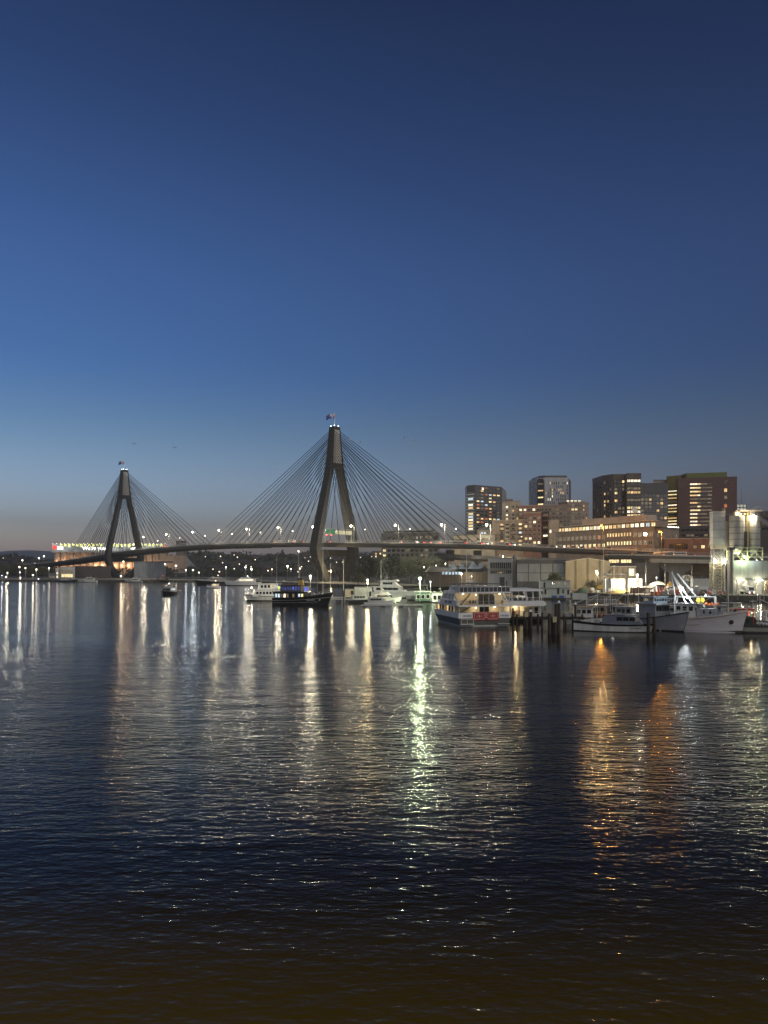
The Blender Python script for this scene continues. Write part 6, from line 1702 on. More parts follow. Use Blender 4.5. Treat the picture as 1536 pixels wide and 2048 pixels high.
MB().prism([(p0.x, p0.y - 0.9), (p1.x, p1.y - 0.9), (p1.x, p1.y + 7.5), (p0.x, p0.y + 7.5)], -1.0, 0.0).build('float', timber_dark, b.o)
blue_tarp = mat('tarp_blue', (0.04, 0.09, 0.35), 0.6)
for t in (0.47, 0.72):
    q = b.at(0, t, 0.72, 0.45)
    bx = MB().box(-0.9, 0.9, -0.3, 0.3, 0, 0.75).prism([(-0.95, -0.35), (0.95, -0.35), (0.95, 0.35), (-0.95, 0.35)], 0.752, 0.85).build('storage_box', blue_tarp, None)
    bx.location = (b.o.location.x + q.x, b.o.location.y + q.y, 0.72); tag(bx, ('larger' if t < .5 else 'right hand') + ' blue storage box on the deck of the white houseboat', 'storage box', 'blue boxes on the houseboat deck')

# ------------------------------------------------------------------ concrete batching plant at the right edge
sil_g = ribbed('silo_grey', (0.36, 0.35, 0.32), 2.4, 2, 0.6, 0.7, 0.2)
yl_steel = mat('plant_steel_lime', (0.50, 0.52, 0.30), 0.6)
bp = T('batching_plant', 'concrete batching plant with two round grey silos on a braced steel frame', 'silo plant', (X(1489, 300), 300, 2))
zt, zb = Z(1032, 300) - 2, Z(1094, 300) - 2
for sx_ in (-1, 1):
    x = sx_ * 3.15
    MB().tube((x, 0, zb), (x, 0, zt), 2.85, n=28).build('silo', sil_g, bp, False)
    MB().tube((x, 0, zb - 0.004), (x, 0, zb - 3.0), 2.8, 0.8, 24).build('hopper', sil_g, bp)
    k = MB()
    for i in range(14):
        a = 2 * math.pi * i / 14; k.tube((x + 2.7 * math.cos(a), 2.7 * math.sin(a), zt), (x + 2.7 * math.cos(a), 2.7 * math.sin(a), zt + 1.0), 0.04, n=4)
    for i in range(28):
        a, c = 2 * math.pi * i / 28, 2 * math.pi * (i + 1) / 28; k.tube((x + 2.7 * math.cos(a), 2.7 * math.sin(a), zt + 1.0), (x + 2.7 * math.cos(c), 2.7 * math.sin(c), zt + 1.0), 0.04, n=4)
    k.build('guard_rail', steel_grey, bp)
    MB().box(x - 0.8, x + 0.8, -0.6, 0.8, zt, zt + 1.7).tube((x, 0, zt + 1.7), (x, 0, zt + 2.3), 0.4).build('filter_unit', white_worn, bp)
k = MB()
zf = Z(1121, 300) - 2
for x in (-6.0, 0.0, 6.0):
    for y in (-2.4, 2.4): k.tube((x, y, zf), (x, y, zb - 0.2), 0.22, n=4)
for y in (-2.4, 2.4):
    for z in (zb - 1.7, zb - 0.4): k.tube((-6, y, z), (6, y, z), 0.25, n=4)
    for x in (-6, 0): k.tube((x, y, zf), (x + 3, y, zb - 1.7), 0.12, n=4).tube((x + 6, y, zf), (x + 3, y, zb - 1.7), 0.12, n=4)
k.build('frame', yl_steel, bp)
MB().box(-0.25, 0.25, -2.95, -2.7, zb, zt + 1.2).build('ladder', mat('ladder_ochre', (0.45, 0.38, 0.12), 0.6), bp)
MB().box(-0.9, 0.9, -2.2, 2.2, zb - 3.4, zb + 6).build('weigh_column', steel_dark, bp)
MB().box(-2.5, 6.6, -1, 1, zt + 1.75, zt + 2.4).build('conveyor_head', render_cream, bp)
k = MB()
for a in range(16):
    t0, t1 = math.pi * a / 16, math.pi * (a + 1) / 16
    k.tube((5.0 + 2.6 * math.cos(t0), -0.5, zt + 0.5 + 3.2 * math.sin(t0)), (5.0 + 2.6 * math.cos(t1), -0.5, zt + 0.5 + 3.2 * math.sin(t1)), 0.13, n=5)
k.build('pipe_bend', steel_grey, bp)
k = MB().tube((6.3, 0.5, zt - 0.8), (16, 1.5, zt - 8), 0.8, n=4).tube((6.3, -0.3, zt - 0.2), (16, 0.7, zt - 7.2), 0.1, n=4).tube((6.3, 1.3, zt - 0.2), (16, 2.3, zt - 7.2), 0.1, n=4)
k.build('conveyor', steel_grey, bp)
lampball(bp, (1.9, -3.2, zt + 0.0), 0.42, lamp_white, 'bulb', 0.6); lampball(bp, (-2.9, -2.9, zt + 0.6), 0.18, lamp_warm); lampball(bp, (-1.2, -2.9, zt + 0.6), 0.18, lamp_warm)
lampball(bp, (-1.5, -3.0, Z(1114, 297) - 2), 0.42, lamp_green, 'bulb', 0.4); lampball(bp, (3.4, -3.0, Z(1120, 297) - 2), 0.16, lamp_cool)
b = Bld('plant_building', 'grey loading hall under the concrete silos with an open lit truck bay', 'loading hall', [(1461, 299), (1560, 299)], 2, zf + 1.9, ribbed('plant_grey', (0.22, 0.24, 0.23), 3.0, 0, 0.8), 9)
q = b.at(0, 0.13, 0), b.at(0, 0.62, 0)
MB().box(q[0].x, q[1].x, q[0].y - 0.25, q[0].y - 0.02, 0.01, 5.4).build('truck_bay', glow('bay_light', (1.0, 0.92, 0.7), 0.55, vary=0.5, sc=0.5), b.o)
k = MB()
for t in (0.12, 0.28, 0.46, 0.63, 0.74): q_ = b.at(0, t, 0); k.tube((q_.x, q_.y - 1.6, 0), (q_.x + (0.8 if t > .4 else -0.0), q_.y - 1.6, 5.2), 0.22, n=5).tube((q_.x, q_.y - 1.6, 5.2), (q_.x, q_.y - 0.3, 5.6), 0.2, n=5)
k.build('bay_frame', yl_steel, b.o)
for t in (0.20, 0.56): q_ = b.at(0, t, 0); lampball(b.o, (q_.x, q_.y - 1.9, 5.5), 0.3, lamp_white, 'bulb', 0.35)
rb_ = b.at(0, 0.72, 0)
MB().box(rb_.x, rb_.x + 8, rb_.y - 0.6, rb_.y - 0.03, 0.01, 6.0).build('side_wall', brick, b.o)
def mixer_truck():
    o = T('mixer_truck', 'white fronted concrete mixer truck in the lit bay under the silos', 'truck', (X(1495, 293), 293, 2.0), R(-90))
    MB().box(-4, 1.2, -1.15, 1.15, 0.55, 0.9).build('chassis', steel_dark, o)
    cabin(o, 'cab', [(1.25, 0.5), (3.2, 0.5), (3.25, 1.5), (2.9, 2.9), (1.25, 3.0)], 2.4, white_paint, 0.94)
    panes(o, [[(3.27, -1.0, 1.6), (3.27, 1.0, 1.6), (2.96, 0.95, 2.7), (2.96, -0.95, 2.7)]], glass_dark, 'windscreen')
    k = MB(); rs = []
    for x, r_ in ((-4.0, 0.5), (-2.6, 1.15), (-1.2, 1.3), (0.2, 1.1), (1.0, 0.6)): rs.append([(x, r_ * math.cos(a), 2.35 + r_ * math.sin(a) - x * 0.1) for a in [2 * math.pi * i / 18 for i in range(18)]])
    k.rings(rs).build('mixer_drum', white_worn, o, True)
    for x in (-3.0, -1.8, 2.2):
        for y in (-1.0, 1.0): MB().tube((x, y - 0.18, 0.5), (x, y + 0.18, 0.5), 0.5, n=14).build('wheel', rubber, o)
    MB().box(3.26, 3.4, -1.15, 1.15, 0.45, 0.95).build('bumper', red_paint, o)
    for y in (-0.85, 0.85): MB().ball((3.4, y, 0.75), 0.16, 8, 5, (.5, 1, 1)).build('headlight', head_white, o)
mixer_truck()
# enclosed elevator tower on a lattice
et = T('elevator_tower', 'tall pale boxed elevator tower standing on a lattice left of the round silos', 'elevator tower', (X(1436, 302), 302, 2))
z1, z0_ = Z(1023, 302) - 2, Z(1089, 302) - 2
MB().box(-2.7, 2.2, -1.6, 1.6, z0_, z1).build('casing', ribbed('casing_grey', (0.46, 0.46, 0.43), 3.2, 2, 0.8), et)
MB().side([(-2.3, z0_ - 1.8), (2.0, z0_ - 1.8), (2.2, z0_ - 0.004), (-2.7, z0_ - 0.004)], -1.5, 1.5).build('hopper', render_cream, et)
MB().box(2.5, 3.9, -0.8, 0.8, Z(1100, 302) - 2, Z(1043, 302) - 2).build('duct', render_cream, et)
MB().box(2.21, 2.45, -1.0, 1.0, z0_ + 6, z1 + 1.2).build('ladder', mat('ladder_ochre2', (0.42, 0.38, 0.2), 0.6), et)
def lattice(m, x0, x1, y0, y1, za, zb_, bays, r):
    for i in range(bays + 1):
        z = lerp(za, zb_, i / bays)
        for p, q in (((x0, y0), (x1, y0)), ((x1, y0), (x1, y1)), ((x1, y1), (x0, y1)), ((x0, y1), (x0, y0))):
            m.tube((*p, z), (*q, z), r * 0.7, n=4)
            if i < bays:
                zn = lerp(za, zb_, (i + 1) / bays)
                m.tube((*p, z), (*q, zn), r * 0.6, n=4); m.tube((*q, z), (*p, zn), r * 0.6, n=4)
                m.tube((*p, z), (*p, zn), r, n=4)
    return m
lattice(MB(), -2.2, 1.9, -1.4, 1.4, Z(1125, 302) - 2, z0_ - 1.81, 2, 0.14).build('lattice', steel_grey, et)
lattice(MB(), -2.5, 2.1, -1.6, 1.6, 0, Z(1125, 302) - 2, 5, 0.2).build('lattice_base', mat('lattice_cream', (0.55, 0.53, 0.42), 0.6), et)
for x in (-2.4, 2.1): lampball(et, (x, -2.0, Z(1118.5, 300) - 2), 0.38, lamp_white, 'bulb', 0.55)
cl = T('service_column', 'thick dark round column between the lattice tower and the plant hall', 'column', (X(1462, 297), 297, 2))
MB().tube((0, 0, 0), (0, 0, Z(1096, 297) - 2), 0.95, n=14).build('shaft', concrete_dark, cl)
MB().tube((0, 0, Z(1100, 297) - 2), (0, 0, Z(1096, 297) - 1.7), 1.5, n=14).build('collar', steel_dark, cl)
pp = T('vertical_pipes', 'pair of bright white vertical pipes beside the dark column', 'pipes', (X(1453, 296), 296, 2))
for x in (-0.7, 0.5): MB().tube((x, 0, 0), (x, 0, Z(1124 if x > 0 else 1128, 296) - 2), 0.2, n=8).build('pipe', white_worn, pp)

# ------------------------------------------------------------------ lamps on the near shore
def quay_lamp(label, px, py, D, base, r, m, warm_pole=None):
    return mast(label, px, py, D, base, m, r, 'lamps on the near quays', 1, 'quay_lamp', 0.09, warm_pole or pole_white, 1.0 if px < 900 else (0.3 if px < 960 else 2.8))
quay_lamp('glaring greenish white quay lamp between the motor yachts and the cruise ferry', 840, 1157, 256, 0.6, 0.62, lamp_green)
quay_lamp('yellow quay lamp above the white pontoon shed', 735, 1160, 262, 0.6, 0.42, lamp_warm)
quay_lamp('small white lamp at the corner of the glass roofed hall', 923, 1147, 396, 2, 0.42, lamp_white)
quay_lamp('tiny white lamp right of the glaring greenish one', 861, 1163.5, 254, 0.6, 0.2, lamp_cool)
quay_lamp('tiny white lamp before the wall of the brown hall', 943, 1152.5, 390, 2, 0.25, lamp_small)
quay_lamp('small lamp high among the trees, left of the pair by the hall', 848, 1134, 440, 2, 0.3, lamp_small)
quay_lamp('small lamp high among the trees, right of the pair by the hall', 872, 1131, 450, 2, 0.3, lamp_small)
quay_lamp('small white lamp among the trees above the skylights', 891, 1127, 455, 2, 0.35, lamp_small)
quay_lamp('small lamp under the slip road above the white workshop', 1006, 1112, 430, 2, 0.3, lamp_warm)
quay_lamp('bright warm quay lamp on a pole in front of the low shed', 1274.5, 1150, 302, 2, 0.52, lamp_white, timber_dark)
quay_lamp('small lamp over the boats, left of the blue canopy cruiser', 1000, 1172.5, 236, 0.6, 0.22, lamp_white)
quay_lamp('small lamp behind the white containers of the wharf', 1313, 1155, 318, 2, 0.2, lamp_cool)
quay_lamp('tiny lamp at the quay edge right of the mixer truck', 1515, 1189, 268, 0.5, 0.12, lamp_small)
# floodlit crawler crane in front of the gabled shed
cr_ = T('crane', 'small dark crane with a glaring yellow floodlight in front of the gabled shed', 'crane', (X(1196, 328), 328, 2))
MB().box(-1.6, 1.6, -1.2, 1.2, 0, 1.0).build('tracks', steel_dark, cr_)
cabin(cr_, 'cab', [(-1.3, 1.01), (1.5, 1.01), (1.5, 2.6), (0.2, 3.0), (-1.3, 2.4)], 2.0, mat('crane_yellow', (0.4, 0.3, 0.06), 0.6), 0.9)
lattice(MB(), -0.35, 0.35, -0.35, 0.35, 0, 9.5, 9, 0.07).build('boom', steel_dark, cr_).location = (0, 0, 0)
bo = [c for c in bpy.data.objects if c.parent == cr_ and c.name.startswith('boom')][0]; bo.location = (0.2, 0, 2.2); bo.rotation_euler = (0, R(38), 0)
bo2 = lattice(MB(), -0.3, 0.3, -0.3, 0.3, 0, 8.4, 8, 0.07).build('jib', steel_dark, cr_); bo2.location = (0.2, -0.6, 2.0); bo2.rotation_euler = (0, R(-6), 0)
lampball(cr_, (-0.9, -0.9, Z(1142.5, 327) - 2), 0.55, lamp_warm, 'floodlight', 4.0)

# ------------------------------------------------------------------ working wharf clutter
def container(label, px0, px1, D, z1, m, rz=0):
    x0, x1 = X(px0, D), X(px1, D); hw = (x1 - x0) / 2
    o = T('shipping_container', label, 'container', ((x0 + x1) / 2, D, 2), rz, 'containers on the working wharf')
    h_ = z1 - 2
    MB().box(-hw, hw, 0, 2.4, 0.1, h_).build('shell', m, o)
    k = MB(); n = max(4, int(hw * 2 / 0.5))
    for i in range(n): x = lerp(-hw + 0.2, hw - 0.2, i / (n - 1)); k.box(x - 0.09, x + 0.09, -0.05, -0.002, 0.2, h_ - 0.15)
    k.build('corrugation', m, o)
    k = MB()
    for x in (-hw + 0.06, hw - 0.06): k.box(x - 0.08, x + 0.08, -0.08, -0.052, 0, h_ + 0.02)
    k.box(-hw, hw, -0.08, 2.45, h_ + 0.003, h_ + 0.1); k.build('corner_frame', white_worn, o)
container('bright white container below the crane floodlight', 1210, 1221, 314, Z(1158, 314), white_paint)
container('long pale container with a white top edge, right of the bright white one', 1222, 1254, 312, Z(1158, 312), panel_grey)
container('cream container under the bright warm quay lamp', 1255, 1284, 310, Z(1158, 310), render_cream)
container('pale container beside the arched frame', 1386, 1418, 300, Z(1158, 300), panel_grey)
container('dark brown flat container in front of the cream one', 1264, 1300, 300, 4.4, mat('rust_brown', (0.12, 0.07, 0.05), 0.8))
container('small white cabin standing left of the lattice tower', 1396, 1412, 294, Z(1172, 294), white_worn)
ta = T('arched_frame', 'white half round arched frame among the wharf clutter', 'frame', (X(1376, 306), 306, 2))
k = MB()
for y in (0, 1.5):
    for a in range(14):
        t0, t1 = math.pi * a / 14, math.pi * (a + 1) / 14
        k.tube((2.1 * math.cos(t0), y, 5.2 + 2.1 * math.sin(t0)), (2.1 * math.cos(t1), y, 5.2 + 2.1 * math.sin(t1)), 0.12, n=5)
    k.tube((-2.1, y, 0), (-2.1, y, 5.2), 0.1, n=5).tube((2.1, y, 0), (2.1, y, 5.2), 0.1, n=5).tube((-2.1, y, 5.2), (2.1, y, 5.2), 0.1, n=5).tube((0, y, 5.2), (0, y, 7.3), 0.06, n=4).tube((0, y, 5.2), (1.5, y, 6.7), 0.06, n=4).tube((0, y, 5.2), (-1.5, y, 6.7), 0.06, n=4)
k.build('frame', white_worn, ta)
for i, (px, D, m, lb) in enumerate([(1213, 318, white_worn, 'left'), (1240, 318, white_worn, 'right')]):
    o = T('market_umbrella', 'wide white umbrella on the wharf beside the crane, ' + lb + ' one of two', 'umbrella', (X(px, D), D, 2), 0, 'white umbrellas by the crane')
    z_ = Z(1146, D) - 2
    k = MB().rings([[(2.6 * math.cos(a), 2.6 * math.sin(a), z_ - 0.7) for a in [2 * math.pi * j / 10 for j in range(10)]], [(0.06 * math.cos(a), 0.06 * math.sin(a), z_) for a in [2 * math.pi * j / 10 for j in range(10)]]])
    k.build('canopy', m, o); MB().tube((0, 0, 0), (0, 0, z_ - 0.02), 0.06).build('pole', steel_grey, o)
# heaps of net, bins, drums
def heap(label, px, D, w_, h_, m):
    k = MB(); n = 14
    k.raw = True
    rs = []
    for j in range(5):
        f = j / 4; rr = w_ / 2 * (1 - f) ** 0.6 + 0.05
        rs.append([(rr * math.cos(2 * math.pi * i / n) * rng.uniform(.85, 1.15), rr * 0.6 * math.sin(2 * math.pi * i / n) * rng.uniform(.85, 1.15), h_ * f * rng.uniform(.9, 1.1)) for i in range(n)])
    k.rings(rs)
    o = k.build('net_heap', m, None); o.location = (X(px, D), D, 2.0)
    return tag(o, label, 'net heap', 'heaps of fishing net on the wharf')
net_y = mat('net_ochre', (0.42, 0.27, 0.08), 0.95, var=0.4, sc=2, bump=0.6); net_r = mat('net_rust', (0.36, 0.12, 0.05), 0.95, var=0.4, sc=2, bump=0.6); net_g = mat('net_green', (0.06, 0.10, 0.07), 0.95, var=0.4, sc=2, bump=0.6)
heap('ochre net heap below the long pale container', 1240, 305, 12, 1.3, net_y); heap('rust net heap left of the arched frame', 1356, 304, 4, 3.4, net_r)
heap('orange net heap under the hammerhead pier', 1340, 318, 5, 4.6, net_y); heap('dark green net heap below the crane', 1165, 312, 6, 2.2, net_g); heap('small rust net heap below the pale panelled container', 1395, 296, 3.5, 1.5, net_r)
heap('pale ochre net heap right of the cream container', 1300, 312, 5, 2.0, net_y)
bins = {}
def wharf_bin(kind, px, D, z, rz):
    nm = {0: ('fish_bin', 'white plastic fish bin among the clutter of the working wharf', 'fish bin', white_worn), 1: ('fish_bin', 'grey plastic fish bin among the clutter of the working wharf', 'fish bin', grey_paint), 2: ('oil_drum', 'dark oil drum standing among the clutter of the working wharf', 'drum', steel_dark), 3: ('fish_bin', 'orange plastic fish bin among the clutter of the working wharf', 'fish bin', orange_paint), 4: ('pallet_stack', 'pale pallet stack among the clutter of the working wharf', 'pallet stack', timber_pale), 5: ('oil_drum', 'red oil drum standing among the clutter of the working wharf', 'drum', red_paint)}[kind]
    if kind not in bins:
        m = MB()
        if nm[0] == 'fish_bin':
            m.rings([[(-.55, -.45, 0.08), (.55, -.45, 0.08), (.55, .45, 0.08), (-.55, .45, 0.08)], [(-.62, -.52, .95), (.62, -.52, .95), (.62, .52, .95), (-.62, .52, .95)], [(-.54, -.44, .95), (.54, -.44, .95), (.54, .44, .95), (-.54, .44, .95)], [(-.5, -.4, .3), (.5, -.4, .3), (.5, .4, .3), (-.5, .4, .3)]]).box(-.5, .5, -.4, -.3, 0, .08).box(-.5, .5, .3, .4, 0, .08)
        elif nm[0] == 'oil_drum':
            for z0, z1, r_ in ((0, .28, .29), (.28, .32, .31), (.32, .58, .29), (.58, .62, .31), (.62, .9, .29)): m.tube((0, 0, z0), (0, 0, z1), r_, n=14)
        else:
            for i in range(6):
                z = i * 0.17
                for y in (-.5, -.25, 0, .25, .5): m.box(-.6, .6, y - .06, y + .06, z + .1, z + .13)
                for x in (-.55, 0, .55): m.box(x - .05, x + .05, -.55, .55, z, z + .097)
        o = bins[kind] = m.build(nm[0], nm[3], None)
    else:
        o = bins[kind].copy(); COL.objects.link(o)
    o.location = (X(px, D), D, z); o.rotation_euler = (0, 0, rz)
    tag(o, nm[1], nm[2], nm[1].split(' among')[0] + 's on the wharf')
for i in range(76):
    px = rng.uniform(1150, 1450); D = lerp(312, 276, (px - 1140) / 300) + rng.uniform(1.5, 20)
    k_ = rng.choice([0, 0, 1, 1, 2, 3, 4, 5])
    wharf_bin(k_, px, D, 2.0, rng.uniform(0, 3))
    if k_ < 2 and rng.random() < 0.6: wharf_bin(k_, px, D, 2.96, rng.uniform(-.1, .1))
tent_m = mat('tent_white', (0.62, 0.62, 0.58), 0.8, var=0.12)
for i, (px, D, w_, lb) in enumerate([(1316, 306, 4.6, 'white domed tent right of the bright warm quay lamp'), (1226, 322, 3.4, 'small white tent behind the long pale container'), (1408, 305, 3.6, 'small white tent left of the lattice tower'), (1304, 322, 3.0, 'small white tent in front of the dark warehouse')]):
    o = T('tent', lb, 'tent', (X(px, D), D, 2), 0, 'white tents on the wharf')
    h0 = 2.4 if i else 3.4
    MB().rings([[(-w_ / 2, -w_ / 2, h0), (w_ / 2, -w_ / 2, h0), (w_ / 2, w_ / 2, h0), (-w_ / 2, w_ / 2, h0)], [(-w_ * .35, -w_ * .35, h0 + .8), (w_ * .35, -w_ * .35, h0 + .8), (w_ * .35, w_ * .35, h0 + .8), (-w_ * .35, w_ * .35, h0 + .8)], [(-.1, -.1, h0 + 1.5), (.1, -.1, h0 + 1.5), (.1, .1, h0 + 1.5), (-.1, .1, h0 + 1.5)]]).build('canopy', tent_m, o)
    k = MB()
    for x in (-w_ / 2 + .05, w_ / 2 - .05):
        for y in (-w_ / 2 + .05, w_ / 2 - .05): k.tube((x, y, 0), (x, y, h0 - 0.002), 0.06, n=5)
    k.build('leg', steel_grey, o)
for i, (px, py, D, lb) in enumerate([(1228, 1130, 304, 'thin dark pole left of the cream container'), (1292, 1118, 300, 'thin pale pole right of the bright warm quay lamp'), (1330, 1128, 296, 'thin pale pole before the hammerhead pier'), (1345, 1140, 290, 'short thin pole at the wharf edge below the hammerhead pier'), (1384, 1132, 292, 'thin pale pole beside the arched frame'), (1404, 1145, 286, 'short pole at the wharf edge left of the lattice tower'), (1456, 1150, 270, 'thin pale pole at the wharf edge before the dark column'), (1476, 1165, 262, 'short pale pole before the truck bay'), (1528, 1158, 258, 'thin pole at the right edge before the plant hall')]):
    bare_pole(lb, px, py, D, 1.0, 0.09, steel_grey if i % 2 else pole_white)
for i in range(46):
    px = rng.uniform(1290, 1425); D = lerp(292, 280, (px - 1290) / 135) + rng.uniform(0, 12)
    k_ = rng.choice([0, 0, 3, 4, 5, 1]); n_ = rng.choice([1, 2, 2, 3])
    for j in range(n_): wharf_bin(k_, px + rng.uniform(-.3, .3), D, 2.0 + j * (0.96 if k_ in (0, 1, 3) else (0.91 if k_ == 5 else 1.0)), rng.uniform(-.2, .2))
# parked vehicles on the wharf
for px, D, lb, kd, rz in ((1292, 308, 'white van parked on the wharf behind the quay lamp', 4, R(20)), (1330, 300, 'silver car parked on the wharf under the hammerhead pier', 1, R(170)), (1368, 296, 'white car parked on the wharf below the arched frame', 2, R(10)), (1346, 312, 'white van parked on the wharf in front of the hammerhead pier', 4, R(100))):
    dup(PROTO[kd], (X(px, D), D, 2.0), rz, lb, 'vehicles parked on the wharf')
# dark timber wharf edge along the shore
we = T('timber_wharf', 'dark timber wharf edge with piles and tyres below the clutter, behind the fishing boats', 'wharf', (X(1320, 283), 283, 0), R(-4))
MB().box(-18, 26, -1, 3, 1.7, 2.02).build('deck', timber_dark, we)
k = MB()
for i in range(23): x = -18 + i * 2.0; k.tube((x, -1.1, -2), (x, -1.1, 2.5), 0.2, n=7)
k.build('pile', timber_dark, we)
k = MB()
for i in range(12): k.tube((-17 + i * 3.7, -1.45, 1.0), (-17 + i * 3.7, -1.25, 1.0), 0.45, n=12)
k.build('tyre_fender', rubber, we)
fl = T('floating_barge', 'low pale barge with railings moored under the houseboat bank, left of the timber wharf', 'barge', (X(1185, 268), 268, 0), R(-6))
MB().box(-9, 9, 0, 4, -0.5, 0.9).build('hull', concrete_dark, fl)
k = MB()
for i in range(19): x = -9 + i; k.tube((x, 0.1, 0.9), (x, 0.1, 2.0), 0.04, n=4)
k.tube((-9, 0.1, 2.0), (9, 0.1, 2.0), 0.05, n=4).tube((-9, 0.1, 1.5), (9, 0.1, 1.5), 0.04, n=4); k.build('railing', white_worn, fl)
cabin(fl, 'cabin', [(-7, 0.91), (-2, 0.91), (-2, 3.0), (-7, 3.2)], 2.6, panel_grey, 0.95)
# grassy mud bank below the houseboat
# ------------------------------------------------------------------ piles and jetty in the foreground
jt = T('jetty', 'dark low timber jetty between the cruise ferry and the launch', 'jetty', (X(1085, 158), 158, 0), R(-3))
MB().box(-8.6, 8.8, 0, 2.2, 1.55, 1.8).build('deck', timber_dark, jt)
k = MB().box(-8.6, 8.8, -0.12, -0.003, 1.3, 1.75).box(-8.6, 8.8, 0.6, 0.8, 1.2, 1.545)
k.build('beam', timber_dark, jt)
for x in (-8.0, -5.4, -1.0, 1.6, 4.4, 6.2, 8.2): MB().tube((x, -0.3, -2), (x, -0.3, 2.4), 0.2, n=8).build('pile', timber_dark, jt)
k = MB()
for x in (-7, -4, 2, 5, 8): k.tube((x, 2.1, 1.8), (x, 2.1, 2.8), 0.05, n=4)
k.tube((-8.5, 2.1, 2.8), (8.7, 2.1, 2.8), 0.05, n=4); k.build('handrail', timber_pale, jt)
pile_m = timber_dark
def pile_cluster(label, poles, plate=None):
    px0, D0 = poles[0][0], poles[0][2]
    o = T('mooring_piles', label, 'mooring piles', (X(px0, D0), D0, 0), 0, 'mooring piles off the jetty')
    for px, py, D, r_, cap in poles:
        z_ = Z(py, D); x, y = X(px, D) - o.location.x, D - D0
        p = MB().tube((x, y, -2.5), (x + rng.uniform(-.05, .05), y, z_), r_, r_ * 0.93, 14).build('pile', pile_m, o)
        if cap: MB().tube((x, y, z_ + 0.003), (x, y, z_ + 0.55), r_ * 1.15, 0.03, 12).build('pile_cap', white_paint, p)
    if plate:
        px, py, D = plate; MB().box(X(px, D) - o.location.x - 0.34, X(px, D) - o.location.x + 0.34, D - D0 - 0.05, D - D0, Z(py, D) - 0.5, Z(py, D) + 0.5).build('plate', mat('plate_cream', (0.5, 0.44, 0.25), 0.6), o)
    return o
pile_cluster('close group of thick dark piles carrying a cream plate, right of the cruise ferry', [(1049.5, 1223, 148, 0.34, False), (1061.5, 1223.5, 148.6, 0.30, True), (1056, 1232, 149.2, 0.3, False), (1053, 1240, 147.6, 0.26, False)], (1052.5, 1229, 147.2))
pile_cluster('tallest group of thick dark piles with a pale plate, nearest the camera', [(1099, 1227, 136.5, 0.32, False), (1105.5, 1236, 137.6, 0.30, False), (1112, 1208, 139.0, 0.36, False), (1118, 1206, 141, 0.26, True), (1110.5, 1238, 136.6, 0.3, False), (1117, 1238, 137.2, 0.26, False)], (1109.5, 1239, 136))
pile_cluster('pair of dark piles standing between the launch and the grey trawler', [(1297, 1225, 139, 0.34, False), (1308.5, 1233, 139.6, 0.32, False)])
pile_cluster('single thin dark pile at the stern corner of the cruise ferry', [(1026, 1216, 151, 0.2, False)])
pile_cluster('single dark pile between the charter boat and the tallest pile group', [(1084, 1225, 150, 0.22, False)])
pile_cluster('single white capped pile at the launch stern', [(1151, 1209, 152, 0.24, True)])
pile_cluster('pair of thin piles at the landward end of the jetty', [(1132, 1240, 151, 0.16, False), (1146, 1238, 150, 0.18, False)])
dn = T('dinghy', 'small grey dinghy hauled up on the jetty left of the launch', 'dinghy', (X(1138, 160), 160, 1.85), R(80))
Hull(3.2, 1.5, 0.5, 0.65, draft=0.02, rake=0.3, bul=0.3).build(dn, grey_paint, white_worn)
ob = MB().ball((0, 0, 0.05), 0.3, 12, 8).tube((0, 0, 0.3), (0, 0, 0.5), 0.05).build('mooring_buoy', white_paint, None, True)
ob.location = (X(1225, 127), 127, 0); tag(ob, 'small white mooring buoy floating in front of the launch', 'buoy')
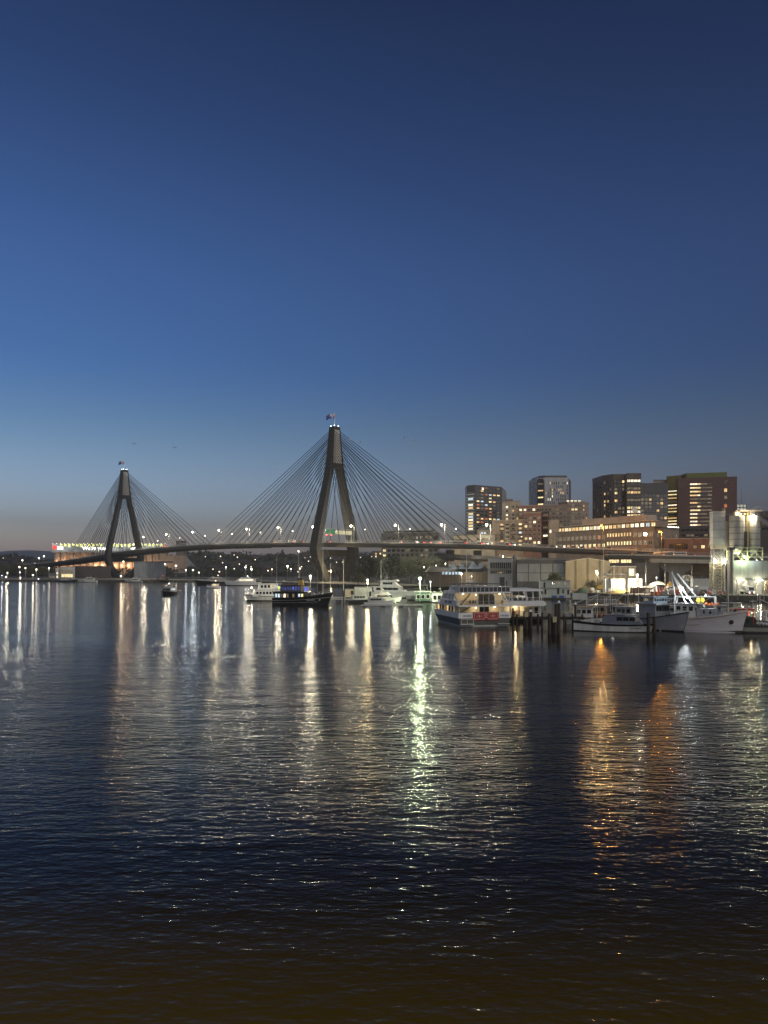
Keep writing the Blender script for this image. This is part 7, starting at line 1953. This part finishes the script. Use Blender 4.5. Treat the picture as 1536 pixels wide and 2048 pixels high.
def person(label, loc, rz, shirt, trousers):
    o = T('person', label, 'person', loc, rz, 'people on the boats and jetty')
    bm = MB(); me = None
    # one continuous skinned body
    V = [(0, 0, 0.95), (0, 0, 1.2), (0, 0, 1.42), (0, 0, 1.52), (0, 0.02, 1.66), (0.2, 0, 1.4), (0.25, 0.02, 1.13), (0.24, 0.12, 0.9), (-0.2, 0, 1.4), (-0.25, 0.02, 1.13), (-0.24, 0.1, 0.9), (0.1, 0, 0.9), (0.12, 0.03, 0.5), (0.12, -0.02, 0.06), (0.12, 0.16, 0.03), (-0.1, 0, 0.9), (-0.12, 0.0, 0.5), (-0.12, -0.03, 0.06), (-0.12, 0.14, 0.03)]
    E = [(0, 1), (1, 2), (2, 3), (3, 4), (2, 5), (5, 6), (6, 7), (2, 8), (8, 9), (9, 10), (0, 11), (11, 12), (12, 13), (13, 14), (0, 15), (15, 16), (16, 17), (17, 18)]
    RD = [.16, .15, .16, .06, .105, .065, .05, .04, .065, .05, .04, .09, .065, .045, .04, .09, .065, .045, .04]
    me = bpy.data.meshes.new('body'); me.from_pydata(V, E, [])
    ob = bpy.data.objects.new('body', me); COL.objects.link(ob)
    sk = ob.modifiers.new('skin', 'SKIN'); 
    for v, r_ in zip(me.skin_vertices[0].data, RD): v.radius = (r_, r_ * (0.75 if r_ > .13 else 1))
    me.skin_vertices[0].data[0].use_root = True
    ob.modifiers.new('sub', 'SUBSURF').levels = 1
    m2 = bpy.data.meshes.new_from_object(ob.evaluated_get(bpy.context.evaluated_depsgraph_get()))
    bpy.data.objects.remove(ob)
    skin = mat('skin', (0.45, 0.28, 0.2), 0.6)
    m2.materials.clear()
    for q in (shirt, trousers, skin, mat('hair', (0.03, 0.02, 0.015), 0.7)): m2.materials.append(q)
    for p in m2.polygons:
        c = p.center
        p.material_index = (3 if (c.z > 1.7 or (c.z > 1.6 and c.y < -0.03)) else 2) if c.z > 1.5 else (2 if abs(c.x) > 0.17 and c.z < 0.98 and c.z > 0.8 else (1 if c.z < 0.95 else 0))
        p.use_smooth = True
    bd = bpy.data.objects.new('body', m2); COL.objects.link(bd); bd.parent = o
    return o
person('person in dark clothes standing on the pontoon shed deck below the near pylon', (X(703, 270), 270, 1.4), R(180), black_paint, steel_dark)
person('person in red standing in the doorway of the charter boat', (X(1031, 166), 167.5, 1.05), R(170), red_paint, steel_dark)

# ------------------------------------------------------------------ thin evening haze over the harbour
hz = MB().box(-30000, 30000, -600, 9800, -4.5, 142).build('haze', None)
hz.data.materials.clear()
hm_ = bpy.data.materials.new('haze'); hm_.use_nodes = True
hn = hm_.node_tree.nodes; hn.clear()
ho = hn.new('ShaderNodeOutputMaterial'); hv = hn.new('ShaderNodeVolumePrincipled')
hv.inputs['Color'].default_value = (0.95, 0.96, 0.98, 1)
hv.inputs['Density'].default_value = 0.00013
hv.inputs['Anisotropy'].default_value = 0.4
hm_.node_tree.links.new(hv.outputs[0], ho.inputs['Volume'])
hz.data.materials.append(hm_)
tag(hz, None, None, None, 'stuff')
